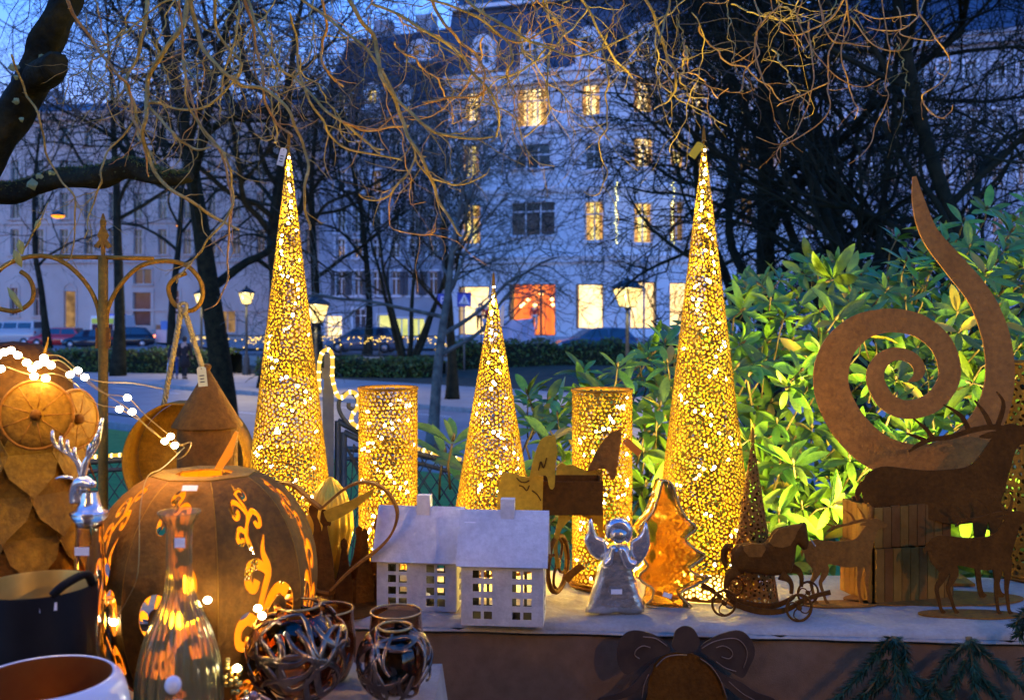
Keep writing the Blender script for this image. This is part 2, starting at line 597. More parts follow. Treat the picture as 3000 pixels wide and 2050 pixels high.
# ================================================================ buildings
class Facade:
    def __init__(s, px0, d0, px1, d1, zb):
        a = Vector(((px0 - HX) * d0 / F, d0, 0)); b = Vector(((px1 - HX) * d1 / F, d1, 0))
        s.o = Vector((a.x, a.y, zb)); s.zb = zb
        s.U = (b - a); s.L = s.U.length; s.U.normalize()
        s.N = Vector((s.U.y, -s.U.x, 0))
    def to3(s, u, v, n=0.0):
        return s.o + s.U * u + Vector((0, 0, v)) + s.N * n
    def uv(s, px, py):
        d = Vector(((px - HX) / F, 1, (HY - py) / F)); c = Vector((0, 0, CZ))
        t = (s.o - c).dot(s.N) / d.dot(s.N)
        q = c + d * t - s.o
        return q.dot(s.U), q.z
    def rect(s, x0, x1, y0, y1):
        ym = (y0 + y1) / 2; xm = (x0 + x1) / 2
        return (s.uv(x0, ym)[0], s.uv(x1, ym)[0], s.uv(xm, y1)[1], s.uv(xm, y0)[1])
    def fbox(s, m, u0, u1, v0, v1, n0, n1):
        m.hexa([s.to3(u0, v0, n1), s.to3(u1, v0, n1), s.to3(u1, v0, n0), s.to3(u0, v0, n0)],
               [s.to3(u0, v1, n1), s.to3(u1, v1, n1), s.to3(u1, v1, n0), s.to3(u0, v1, n0)])
    def wall(s, name, H, rects, mt, parent, depth=0.22, u0=0.0, u1=None):
        u1 = s.L if u1 is None else u1
        U = sorted({u0, u1} | {r[0] for r in rects} | {r[1] for r in rects})
        V = sorted({0.0, H} | {r[2] for r in rects} | {r[3] for r in rects})
        U = [x for x in U if u0 <= x <= u1]; V = [x for x in V if 0 <= x <= H]
        m = MB()
        for a, b in zip(U, U[1:]):
            for c, d in zip(V, V[1:]):
                x, y = (a + b) / 2, (c + d) / 2
                if any(r[0] < x < r[1] and r[2] < y < r[3] for r in rects):
                    continue
                m.add([s.to3(a, c), s.to3(b, c), s.to3(b, d), s.to3(a, d)], [(0, 1, 2, 3)])
        for r in rects:
            q = [(r[0], r[2]), (r[1], r[2]), (r[1], r[3]), (r[0], r[3])]
            for i in range(4):
                a, b = q[i], q[(i + 1) % 4]
                m.add([s.to3(*a), s.to3(*b), s.to3(b[0], b[1], -depth), s.to3(a[0], a[1], -depth)], [(0, 1, 2, 3)])
        # back and top so that the wall is a solid block
        m.add([s.to3(u0, 0, -9), s.to3(u1, 0, -9), s.to3(u1, H, -9), s.to3(u0, H, -9)], [(3, 2, 1, 0)])
        m.add([s.to3(u0, H), s.to3(u1, H), s.to3(u1, H, -9), s.to3(u0, H, -9)], [(0, 1, 2, 3)])
        m.add([s.to3(u0, 0), s.to3(u0, H), s.to3(u0, H, -9), s.to3(u0, 0, -9)], [(0, 1, 2, 3)])
        m.add([s.to3(u1, 0), s.to3(u1, 0, -9), s.to3(u1, H, -9), s.to3(u1, H)], [(0, 1, 2, 3)])
        return m.build(name, mt, parent)
    def window(s, parent, r, pane_mat, frame_mat, cols=2, transom=0.68, casing=0.14, arch=0.0, sill=True, depth=0.2, bars=0):
        u0, u1, v0, v1 = r
        m = MB()
        t = 0.055
        s.fbox(m, u0, u0 + t, v0, v1, -depth, -depth + 0.08); s.fbox(m, u1 - t, u1, v0, v1, -depth, -depth + 0.08)
        s.fbox(m, u0 + t, u1 - t, v0, v0 + t, -depth, -depth + 0.078); s.fbox(m, u0 + t, u1 - t, v1 - t, v1, -depth, -depth + 0.078)
        for i in range(1, cols):
            u = u0 + (u1 - u0) * i / cols
            s.fbox(m, u - 0.04, u + 0.04, v0 + t, v1 - t, -depth, -depth + 0.07)
        if transom:
            v = v0 + (v1 - v0) * transom
            s.fbox(m, u0 + t, u1 - t, v - 0.045, v + 0.045, -depth, -depth + 0.074)
        for i in range(bars):
            v = v0 + (v1 - v0) * (transom or 1) * (i + 1) / (bars + 1)
            s.fbox(m, u0 + t, u1 - t, v - 0.018, v + 0.018, -depth, -depth + 0.06)
        if casing:
            c = casing
            s.fbox(m, u0 - c, u0 - 0.004, v0 - 0.02, v1 + 0.0, -0.02, 0.07); s.fbox(m, u1 + 0.004, u1 + c, v0 - 0.02, v1 + 0.0, -0.02, 0.07)
            if arch > 0:
                n = 10; w = (u1 - u0) / 2; uc = (u0 + u1) / 2
                for i in range(n):
                    a0 = math.pi * (1 - i / n); a1 = math.pi * (1 - (i + 1) / n)
                    pts = []
                    for (a, k) in ((a0, 0), (a1, 0), (a1, c), (a0, c)):
                        pts.append((uc + (w + k) * math.cos(a), v1 + (arch + k) * math.sin(a)))
                    m.hexa([s.to3(p[0], p[1], 0.075) for p in pts], [s.to3(p[0], p[1], -0.02) for p in pts])
                    # tympanum below the arch
                    m.add([s.to3(uc, v1, 0.01), s.to3(uc + w * math.cos(a0), v1 + arch * math.sin(a0), 0.01), s.to3(uc + w * math.cos(a1), v1 + arch * math.sin(a1), 0.01)], [(0, 2, 1)])
                s.fbox(m, u0 - c, u1 + c, v1 - 0.02, v1 + 0.06, -0.02, 0.062)
            else:
                s.fbox(m, u0 - c, u1 + c, v1 + 0.004, v1 + c, -0.02, 0.08)
            if sill:
                s.fbox(m, u0 - c - 0.06, u1 + c + 0.06, v0 - 0.14, v0 - 0.024, -0.02, 0.16)
        w = m.build('window', frame_mat, parent)
        m = MB()
        m.add([s.to3(u0, v0, -depth + 0.02), s.to3(u1, v0, -depth + 0.02), s.to3(u1, v1, -depth + 0.02), s.to3(u0, v1, -depth + 0.02)], [(0, 1, 2, 3)])
        m.build('pane', pane_mat, w)
        if pane_mat in (lit_a, lit_b) and (u1 - u0) > 0.7:
            q = (u1 - u0) * 0.2
            for (a, b_) in ((u0 + 0.06, u0 + 0.06 + q), (u1 - 0.06 - q, u1 - 0.06)):
                m = MB(); k = 6
                m.add([s.to3(a + (b_ - a) * i / k, vv, -depth + 0.032 + 0.012 * (i % 2)) for vv in (v0 + 0.06, v1 - 0.06) for i in range(k + 1)], [(i, i + 1, i + k + 2, i + k + 1) for i in range(k)])
                m.build('curtain', curtain_m, w)
        return w
    def band(s, name, v0, v1, n, mt, parent, u0=0.0, u1=None):
        u1 = s.L if u1 is None else u1
        m = MB()
        s.fbox(m, u0 - 0.02, u1 + 0.02, v0, v1, -0.1, n)
        s.fbox(m, u0 - 0.04, u1 + 0.04, v1 + 0.003, v1 + (v1 - v0) * 0.4, -0.1, n * 1.5)
        return m.build(name, mt, parent)

stucco = mat('pale_stucco', (0.66, 0.67, 0.69), (0.74, 0.75, 0.77), rough=0.9, scale=0.6, bump=0.1, bscale=8)
trim = mat('white_trim', (0.68, 0.68, 0.70), (0.78, 0.78, 0.79), rough=0.8, scale=2)
slate = mat('slate', (0.035, 0.05, 0.085), (0.07, 0.085, 0.12), rough=0.5, scale=3, bump=0.2, bscale=12)
beige = mat('beige_stucco', (0.46, 0.36, 0.30), (0.56, 0.46, 0.39), rough=0.9, scale=0.4, bump=0.1, bscale=6)
grey_st = mat('grey_stucco', (0.30, 0.32, 0.36), (0.38, 0.40, 0.44), rough=0.9, scale=0.5)
glass_d = mat('dark_glass', (0.02, 0.025, 0.035), (0.045, 0.05, 0.07), rough=0.12, scale=1, spec=0.7)
curtain_m = glow('curtain_lit', (0.9, 0.5, 0.16), 0.15, 'NONE', c2=(0.7, 0.30, 0.08), scale=2)  # cloth given its own glow in place of room light behind it
lit_a = glow('lit_window_warm', (1.0, 0.74, 0.33), 0.38, 'NONE', c2=(1.0, 0.55, 0.17), scale=0.9, stripes=(2.2, 2.2, 0.5))
lit_b = glow('lit_window_yellow', (0.95, 0.78, 0.24), 0.27, 'NONE', c2=(0.75, 0.42, 0.10), scale=1.2, stripes=(2.6, 2.6, 0.8))
lit_c = glow('lit_window_dim', (0.9, 0.5, 0.2), 0.06, 'NONE', c2=(0.35, 0.2, 0.10), scale=1.5)
shop_w = glow('shop_light', (1.0, 0.74, 0.36), 0.32, 'NONE', c2=(0.95, 0.55, 0.22), scale=0.6)
shop_r = glow('shop_red', (1.0, 0.12, 0.03), 0.20, 'NONE', c2=(1.0, 0.28, 0.05), scale=0.5, stripes=(2, 2, 0.15))
shop_y = glow('shop_yellow', (0.9, 0.85, 0.30), 0.15, 'NONE', c2=(0.5, 0.55, 0.16), scale=0.9)
star_m = glow('shop_star', (1.0, 0.6, 0.2), 1.2, 'NONE')
dark_frame = mat('dark_frame', (0.03, 0.03, 0.035), rough=0.5)

# ---- white corner house
B = thing('apartment_house', 'pale blue-white corner house with slate mansard roof, dormers and lit windows', 'house', (3, 63, -0.45))
zb = -0.45
f1 = Facade(1310, 64.8, 1785, 61.6, zb); f2 = Facade(1785, 61.6, 2130, 62.4, zb); f3 = Facade(2130, 62.4, 2345, 66.0, zb)
# (px rect, style, kwargs)
W1 = [(1361, 1408, 273, 355, 'a', {}), (1513, 1604, 260, 370, 'a', {'cols': 3}), (1703, 1758, 249, 337, 'a', {}),
      (1355, 1403, 425, 518, 'b', {'bars': 2}), (1507, 1612, 422, 492, 'd', {'cols': 3, 'arch': 0.35, 'transom': 0.55}), (1714, 1765, 418, 496, 'd', {'arch': 0.3}),
      (1354, 1407, 600, 715, 'b', {'bars': 1}), (1496, 1626, 592, 690, 'd', {'cols': 3, 'arch': 0.5, 'transom': 0.72}), (1714, 1767, 590, 705, 'b', {})]
W2 = [(1857, 1912, 240, 330, 'a', {'arch': 0.25}), (1857, 1914, 405, 489, 'a', {}), (1857, 1910, 595, 712, 'b', {}), (1964, 2003, 412, 492, 'b', {}), (1962, 2003, 590, 708, 'c', {}),
      (2022, 2062, 250, 322, 'a', {}), (2040, 2085, 410, 495, 'b', {}), (2050, 2100, 590, 705, 'c', {}), (1950, 1985, 250, 325, 'd', {})]
W3 = [(2170, 2200, 262, 335, 'b', {}), (2165, 2205, 420, 500, 'c', {}), (2240, 2275, 265, 340, 'd', {}), (2235, 2275, 425, 505, 'b', {}), (2170, 2210, 580, 655, 'c', {})]
shops1 = [(1343, 1433, 839, 981, shop_w), (1491, 1627, 832, 983, shop_r), (1687, 1768, 832, 962, shop_w)]
shops2 = [(1846, 1924, 826, 962, shop_w), (1962, 2020, 828, 962, shop_w)]
PM = {'a': lit_a, 'b': lit_b, 'c': lit_c, 'd': glass_d}
ve = f1.uv(1550, 224)[1]
for f, ws, sh in ((f1, W1, shops1), (f2, W2, shops2), (f3, W3, [])):
    rs = [f.rect(*w[:4]) for w in ws]; sr = [f.rect(*w[:4]) for w in sh]
    f.wall('wall', ve, rs + sr, stucco, B)
    for w, r in zip(ws, rs):
        f.window(B, r, PM[w[4]], trim, **w[5])
    for w, r in zip(sh, sr):
        # a lit display: glowing back wall, side walls, frame and mullion
        m = MB()
        u0, u1, v0, v1 = r
        f.fbox(m, u0, u0 + 0.06, v0, v1, -0.2, -0.1); f.fbox(m, u1 - 0.06, u1, v0, v1, -0.2, -0.1)
        f.fbox(m, u0 + .06, u1 - .06, v1 - 0.06, v1, -0.2, -0.103); f.fbox(m, u0 + .06, u1 - .06, v0, v0 + 0.06, -0.2, -0.103)
        if w[4] is shop_r:
            f.fbox(m, u0 + (u1 - u0) * 0.66, u0 + (u1 - u0) * 0.66 + 0.12, v0 + .06, v1 - .06, -0.2, -0.11)
        s = m.build('shop_window', dark_frame, B)
        m = MB()
        f.fbox(m, u0 - 0.3, u1 + 0.3, v0 - 0.1, v1 + 0.1, -2.2, -2.1)
        m.build('lit_back_wall', w[4], s)
    for py in (368, 545):
        v = f1.uv(1550, py + 22)[1]
        f.band('string_course', v, v + 0.22, 0.14, trim, B)
    f.band('cornice', ve - 0.55, ve + 0.02, 0.42, trim, B)
    v = f1.uv(1550, 770)[1]
    f.band('shop_cornice', v, v + 0.3, 0.2, trim, B)
    m = MB(); f.fbox(m, -0.05, f.L + 0.05, 0, 0.85, -0.1, 0.1); m.build('plinth', grey_st, B)
    # mansard roof
    m = MB()
    prof = [(0.35, ve + 0.24), (-0.3, ve + 1.6), (-0.9, ve + 4.2), (-1.2, ve + 5.0), (-4.5, ve + 7.8), (-8.0, ve + 7.8), (-8.5, ve)]
    k = len(prof)
    m.add([f.to3(-0.1, v, n) for n, v in prof] + [f.to3(f.L + 0.1, v, n) for n, v in prof], [(i, i + k, (i + 1) % k + k, (i + 1) % k) for i in range(k)] + [tuple(range(k)), tuple(range(2 * k - 1, k - 1, -1))])
    m.build('mansard_roof', slate, B)
    m = MB(); f.fbox(m, -0.05, f.L + 0.05, ve + 4.9, ve + 5.15, -1.6, -0.75); m.build('roof_edge', trim, B)

def dormer(f, px, py0, py1, wpx, pm, parent):
    u, vt = f.uv(px, py0); vb = f.uv(px, py1)[1]
    hw = f.uv(px + wpx / 2, py1)[0] - u
    m = MB()
    n = 12
    out = [(u - hw, vb), (u - hw, vb + (vt - vb) * 0.55)] + [(u - hw * math.cos(math.pi * i / n), vb + (vt - vb) * (0.55 + 0.45 * math.sin(math.pi * i / n))) for i in range(1, n)] + [(u + hw, vb + (vt - vb) * 0.55), (u + hw, vb)]
    iw = hw * 0.52
    holes = [[(u - iw, vb + 0.3), (u + iw, vb + 0.3), (u + iw, vb + (vt - vb) * 0.62), (u, vb + (vt - vb) * 0.74), (u - iw, vb + (vt - vb) * 0.62)]]
    m.plate([out], holes, 0.2, lambda x, y, z: f.to3(x, y, 0.32 + z))
    k = len(out)
    vs = [f.to3(x, y, 0.24) for x, y in out] + [f.to3(x, y, -1.6) for x, y in out]
    m.add(vs, [(i, i + 1, i + 1 + k, i + k) for i in range(k - 1)])
    f.fbox(m, u - hw * 1.25, u + hw * 1.25, vb - 0.18, vb - 0.004, -0.4, 0.5)
    d = m.build('dormer', trim, parent)
    m = MB(); f.fbox(m, u - iw, u + iw, vb + 0.3, vb + (vt - vb) * 0.76, 0.12, 0.16); m.build('pane', pm, d)
    m = MB(); f.fbox(m, u - 0.05, u + 0.05, vb + 0.3, vb + (vt - vb) * 0.72, 0.165, 0.25); f.fbox(m, u - iw, u + iw, vb + (vt - vb) * 0.5, vb + (vt - vb) * 0.5 + 0.07, 0.165, 0.245); m.build('mullion', trim, d)
for f, px, y0, y1, w, pm in ((f1, 1420, 105, 205, 66, glass_d), (f1, 1562, 100, 200, 70, glass_d), (f1, 1727, 82, 190, 72, glass_d), (f2, 1880, 70, 190, 84, glass_d), (f2, 2005, 105, 195, 48, lit_c), (f2, 2090, 120, 200, 44, lit_c)):
    dormer(f, px, y0, y1, w, pm, B)
garland_m = glow('garland_bulb', (0.95, 0.9, 0.35), 0.6, 'NONE')
# garland of lights on the second-floor pilasters
for px in (1806, 1972):
    t = thing('light_garland', 'vertical strip of yellow lights on the white house, ' + ('left' if px < 1900 else 'right') + ' of the pair', 'garland', P(px, 720, 61.2))
    m = MB(); m.tube([P(px, 530, 61.0), P(px, 720, 61.0)], 0.03, 5); m.build('cable', dark_frame, t)
    for i in range(22):
        m = MB(); m.ball(P(px + rng.uniform(-4, 4), 535 + i * 8.4, 60.9), 0.055, 6, 4); m.build('bulb', garland_m, t)

# ---- houses to the left
def house(label, px0, d0, px1, d1, eave_py, ridge_py, wallm, wins, zb=-0.45, roofm=slate, extra=None, dorm=()):
    f = Facade(px0, d0, px1, d1, zb)
    b = thing('town_house', label, 'house', f.to3(f.L / 2, 0, -4))
    H = f.uv((px0 + px1) / 2, eave_py)[1]
    Hr = f.uv((px0 + px1) / 2, ridge_py)[1]
    rs = [f.rect(*w[:4]) for w in wins]
    f.wall('wall', H, rs, wallm, b)
    for w, r in zip(wins, rs):
        f.window(b, r, PM.get(w[4], glass_d) if isinstance(w[4], str) else w[4], trim if wallm is not beige else beige, **w[5])
    f.band('cornice', H - 0.5, H, 0.35, wallm, b)
    m = MB()
    prof = [(0.5, H + 0.25), (-4.2, Hr), (-5, Hr), (-9.3, H)]
    k = 4
    m.add([f.to3(-0.1, v, n) for n, v in prof] + [f.to3(f.L + 0.1, v, n) for n, v in prof], [(i, i + k, (i + 1) % k + k, (i + 1) % k) for i in range(k)] + [(3, 2, 1, 0), (4, 5, 6, 7)])
    rf = m.build('roof', roofm, b)
    for u in (0.2, 0.55, 0.85):
        m = MB(); f.fbox(m, f.L * u, f.L * u + 1.3, Hr - 1.2, Hr + 1.3, -5.2, -4.2); m.build('chimney', grey_st, rf)
    for d in dorm:
        dormer(f, *d, b)
    return f, b

cream_sh = mat('shutter', (0.05, 0.05, 0.06), (0.08, 0.08, 0.09), rough=0.6, scale=4)
# long beige building
wl = []
for i, px in enumerate(range(-40, 900, 72)):
    for j, (y0, y1) in enumerate(((372, 425), (470, 530), (565, 640), (672, 745))):
        wl.append((px, px + 24, y0, y1, 'd', {'transom': 0.7, 'casing': 0.25}))
wl += [(100, 122, 842, 925, 'd', {'arch': 0.35, 'transom': 0.6, 'casing': 0.2}), (188, 222, 852, 960, lit_c, {'arch': 0.6, 'cols': 1, 'transom': 0, 'sill': False}),
       (392, 444, 788, 832, 'd', {'transom': 0}), (390, 442, 856, 955, 'd', {'cols': 1, 'transom': 0, 'sill': False, 'casing': 0.3}),
       (30, 52, 842, 925, 'd', {'arch': 0.35, 'casing': 0.2}), (495, 525, 850, 920, 'd', {'casing': 0.2}), (640, 690, 905, 975, lit_c, {'transom': 0}), (800, 840, 850, 930, 'd', {})]
fL, bL = house('long beige town house with an arched doorway behind the parked red car', -160, 88, 940, 84, 332, 268, beige, wl, extra=True)
m = MB()
v = fL.uv(300, 770)[1]
fL.fbox(m, 0, fL.L, v, v + 0.35, -0.1, 0.2); fL.fbox(m, 0, fL.L, v + 3.4, v + 3.6, -0.1, 0.15); m.build('string_course', beige, bL)
m = MB()
v = fL.uv(300, 905)[1]
fL.fbox(m, fL.uv(300, 900)[0], fL.L, v - 0.2, v, -0.1, 0.12); m.build('plinth_band', beige, bL)
# stone steps in front of the portal
st = thing('entrance_steps', 'flight of pale stone steps leading to the grey portal', 'steps', fL.to3(fL.uv(450, 950)[0], 0, 2))
for i in range(8):
    u = fL.uv(430, 950)[0]
    m = MB(); fL.fbox(m, u - 0.6 + i * 0.30, u + 3.0 + i * 0.05, i * 0.17 + 0.02, (i + 1) * 0.17 + 0.016, 0.25, 2.6 - i * 0.28); m.build('step', stone, st)
# grey-blue house between
wm = []
for px in (985, 1035, 1090, 1145, 1200, 1255):
    for (y0, y1) in ((395, 455), (500, 565), (610, 680), (700, 755), (795, 865)):
        s = 'd'
        if (px, y0) == (1090, 500): s = 'c'
        wm.append((px, px + 26, y0, y1, s, {'transom': 0.7, 'casing': 0.16}))
wm += [(955, 1002, 925, 990, shop_w, {'casing': 0.1, 'cols': 1, 'transom': 0.5}), (1107, 1147, 922, 982, shop_y, {'casing': 0.1, 'cols': 1, 'transom': 0}), (1152, 1196, 932, 985, shop_y, {'casing': 0.1, 'transom': 0, 'cols': 2}), (1204, 1244, 932, 985, shop_y, {'casing': 0.1, 'transom': 0}), (1035, 1072, 905, 965, 'd', {})]
fM, bM = house('grey-blue house with shuttered windows and yellow-lit shops left of the corner house', 935, 73, 1312, 69, 335, 52, grey_st, wm,
               dorm=((1098, 245, 318, 48, lit_b), (1235, 118, 178, 66, lit_c), (1010, 262, 325, 40, lit_b), (1190, 250, 322, 44, glass_d)))
for px in (985, 1035, 1090, 1145, 1200, 1255):
    for q in (px - 14, px + 27):
        r = fM.rect(q, q + 12, 795, 865)
        m = MB(); fM.fbox(m, r[0], r[1], r[2], r[3], 0.05, 0.1); m.build('shutter', cream_sh, bM)
# far house behind, left of the mansard and one at the right
wr = []
for px in range(2360, 3100, 78):
    for (y0, y1) in ((180, 245), (320, 395), (465, 545), (610, 690)):
        wr.append((px, px + 34, y0, y1, 'd', {'casing': 0.16}))
house('blue-grey house at the right behind the tangled trees', 2310, 66, 3150, 60, 118, -90, grey_st, wr)
# mannequins and stars in the shop windows come with the people below
# ================================================================ bare trees
def rand_perp(d, rg):
    a = np.cross(d, rg.normal(size=3))
    return a / max(np.linalg.norm(a), 1e-6)

def grow(lines, p, d, L, r, lev, prm, rg):
    n = (8, 7, 6, 4, 3, 3)[min(lev, 5)]
    pts = [p.copy()]; rad = [r]
    st = L / n
    for i in range(n):
        d = d + rg.normal(size=3) * prm['wig'][min(lev, 4)] + np.array([0, 0, prm['up'][min(lev, 4)]])
        d = d / np.linalg.norm(d)
        p = p + d * st
        pts.append(p.copy())
        rad.append(max(r * (1 - (0.62 if lev else 0.86) * (i + 1) / n), prm['rmin']))
    lines.append((np.array(pts), rad, lev))
    if lev >= prm['max']:
        return
    k = prm['k'][lev]
    for i in range(k):
        t = (0.30 + 0.70 * (i + rg.uniform(0.1, 0.95)) / k) if lev else prm['fork'] + (1 - prm['fork']) * (i + rg.uniform(0, .9)) / k
        j = min(int(t * n), n - 1)
        q = pts[j] + (pts[j + 1] - pts[j]) * (t * n - j)
        dd = pts[j + 1] - pts[j]
        dd = dd / np.linalg.norm(dd)
        a = rg.uniform(*prm['ang'])
        nd = dd * math.cos(a) + rand_perp(dd, rg) * math.sin(a)
        if prm.get('bias') is not None and lev == 0:
            nd = nd + np.array(prm['bias']) * 0.5
            nd /= np.linalg.norm(nd)
        grow(lines, q, nd, L * prm['ratio'][lev] * rg.uniform(0.7, 1.2), max(rad[j] * (0.60 if lev else 0.52), prm['rmin']), lev + 1, prm, rg)

def tree(label, base, h, r, seed, k=(8, 6, 5, 4), fork=0.35, lean=(0, 0, 1), ang=(0.5, 1.15), rmin=0.006, mx=4, ratio=(0.62, 0.6, 0.55, 0.5), up=(0.02, 0.03, 0.02, 0.0, -0.02), wig=(0.06, 0.19, 0.25, 0.30, 0.32), bark_m=None, name='bare_tree', bias=None, group='bare trees along the street'):
    rg = np.random.default_rng(seed)
    base = Vector(base)
    t = thing(name, label, 'tree', base, group)
    prm = dict(k=k, fork=fork, ang=ang, rmin=rmin, max=mx, ratio=ratio, up=up, wig=wig, bias=bias)
    lines = []
    d = np.array(lean, float); d /= np.linalg.norm(d)
    grow(lines, np.array(base, float), d, h, r, 0, prm, rg)
    tm = MB(); cm = MB()
    pts, rad, _ = lines[0]
    fl = list(rad); fl[0] = r * 1.45
    pp = crom(pts, 3)
    rr = np.interp(np.linspace(0, len(fl) - 1, len(pp)), range(len(fl)), fl)
    tm.tube(pp, rr, 12)
    for pts, rad, lev in lines[1:]:
        if lev == 1:
            pp = crom(pts, 2)
            cm.tube(pp, np.interp(np.linspace(0, len(rad) - 1, len(pp)), range(len(rad)), rad), 7, cap=False)
        else:
            cm.tube(pts, rad, 5 if lev == 2 else 3, cap=False)
    tm.build('trunk', bark_m or bark_far, t)
    cm.build('crown', bark_m or bark_far, t)
    return t

bark_grey = mat('bark_lichen_grey', (0.05, 0.055, 0.05), (0.15, 0.16, 0.13), rough=.9, scale=5, detail=8, bump=.5, bscale=30)
def gp(px, d, z=-0.95):
    return Vector(((px - HX) * d / F, d, z))
tree('straight dark bare tree beyond the street left of the two walkers', gp(345, 43.3), 17, 0.26, 1, k=(10, 6, 6, 7), ratio=(0.5, 0.6, 0.55, 0.5))
tree('thick dark tree trunk on the near street edge left of the tall left cone', gp(655, 21, -1.0), 12, 0.27, 2, bark_m=bark, k=(12, 6, 6, 6), lean=(-0.04, 0, 1), fork=0.25, ratio=(0.42, 0.6, 0.55, 0.5))
tree('bare tree just behind the tall left cone', gp(785, 36, -0.95), 15, 0.30, 3, k=(12, 6, 6, 6), fork=0.25, lean=(0.02, 0, 1), ratio=(0.45, 0.6, 0.55, 0.5))
tree('bare tree behind the railing of lights in front of the shuttered windows', gp(930, 50, -0.7), 15, 0.27, 4, k=(10, 6, 6, 7), fork=0.25, ratio=(0.5, 0.6, 0.55, 0.5))
tree('slim bare tree on the near side left of the short cone, its bark lichen grey', gp(1262, 18.2, -1.0), 6.3, 0.115, 6, bark_m=bark_grey, k=(12, 6, 6, 5), fork=0.3, rmin=0.005, ratio=(0.42, 0.6, 0.55, 0.5))
tree('slim bare tree on the far pavement beside the crossing sign', gp(1325, 31, -0.95), 8.0, 0.17, 7, k=(12, 6, 6, 5), fork=0.3, ratio=(0.42, 0.6, 0.55, 0.5))
# several stems from one stool
ms = thing('multi_stem_tree', 'bare tree of several stems spreading from one base behind the railing', 'tree', gp(1195, 48, -0.6), 'bare trees along the street')
cm = MB()
for i, (lx, sd) in enumerate(((-0.32, 21), (-0.12, 22), (0.1, 23), (0.3, 24), (0.45, 25))):
    ln = []
    rg = np.random.default_rng(sd)
    d = np.array([lx, 0.05, 1.0]); d /= np.linalg.norm(d)
    grow(ln, np.array(gp(1195 + (i - 2) * 7, 48, -0.6), float), d, 9.5, 0.13, 0, dict(k=(7, 5, 5, 3), fork=0.35, ang=(0.4, 1.0), rmin=0.007, max=4, ratio=(0.5, 0.55, 0.5, 0.5), up=(0.0, 0.03, 0.01, 0, 0), wig=(0.06, 0.13, 0.2, 0.25, 0.28)), rg)
    m = MB(); m.tube(crom(ln[0][0], 3), np.interp(np.linspace(0, 8, 25), range(9), ln[0][1]), 8); m.build('stem', bark_far, ms)
    for pts, rad, lev in ln[1:]:
        cm.tube(pts, rad, 5 if lev < 3 else 3, cap=False)
cm.build('crown', bark_far, ms)
tree('bare tree with low sweeping boughs in front of the lit corner house', gp(2095, 20, -0.9), 6.6, 0.15, 9, k=(12, 6, 6, 4), fork=0.2, ang=(0.8, 1.45), ratio=(0.42, 0.55, 0.55, 0.5), bias=(-0.35, 0, 0), rmin=0.006)
RT = (0.36, 0.58, 0.55, 0.5)
tree('tall dark bare tree standing above the rhododendron', gp(2270, 14, -0.6), 11, 0.17, 10, k=(16, 6, 6, 5), fork=0.1, ang=(0.4, 1.0), rmin=0.005, ratio=RT)
tree('bare leaning tree behind the spiral sculpture', gp(2800, 10, -0.3), 7.5, 0.085, 12, k=(15, 6, 6, 5), fork=0.1, ang=(0.35, 0.9), lean=(-0.45, 0, 1), rmin=0.004, ratio=RT)
tree('bare leaning tree at the right edge above the bush', gp(3150, 9.0, -0.2), 7.5, 0.10, 33, k=(15, 6, 6, 5), fork=0.1, ang=(0.35, 0.9), lean=(-0.5, 0.12, 1), rmin=0.004, ratio=RT)
tree('thin bare stem rising left of the spiral horn', gp(2460, 11.5, -0.4), 7, 0.07, 34, k=(14, 6, 6, 5), fork=0.1, ang=(0.4, 1.0), lean=(0.18, 0.05, 1), rmin=0.004, ratio=RT)
tree('slanting bare stem crossing behind the spiral horn', gp(3050, 12.5, -0.4), 9, 0.10, 35, k=(15, 6, 6, 5), fork=0.1, ang=(0.35, 0.95), lean=(-0.62, 0.05, 1), rmin=0.005, ratio=RT)
tree('bare stem leaning left out of the bush', gp(2600, 13, -0.5), 8.5, 0.09, 36, k=(15, 6, 6, 5), fork=0.1, ang=(0.35, 0.95), lean=(-0.3, 0.05, 1), rmin=0.005, ratio=RT)
tree('fine-twigged bare tree right of the lit corner house', gp(2480, 24, -0.8), 12, 0.18, 14, k=(14, 6, 6, 5), fork=0.15, ang=(0.5, 1.25), ratio=(0.42, 0.58, 0.55, 0.5))
tree('far bare tree in front of the long beige house', gp(140, 66, -0.5), 17, 0.24, 15, k=(10, 6, 6, 6), fork=0.3, ratio=(0.45, 0.6, 0.55, 0.5))
tree('bare tree between the beige house and the lamp posts', gp(505, 58, -0.6), 17, 0.25, 16, k=(12, 6, 6, 6), fork=0.25, ratio=(0.45, 0.6, 0.55, 0.5))
tree('bare tree behind the railing beside the shop fronts', gp(1075, 55, -0.6), 15, 0.22, 17, k=(11, 6, 6, 6), fork=0.3, ratio=(0.45, 0.6, 0.55, 0.5))

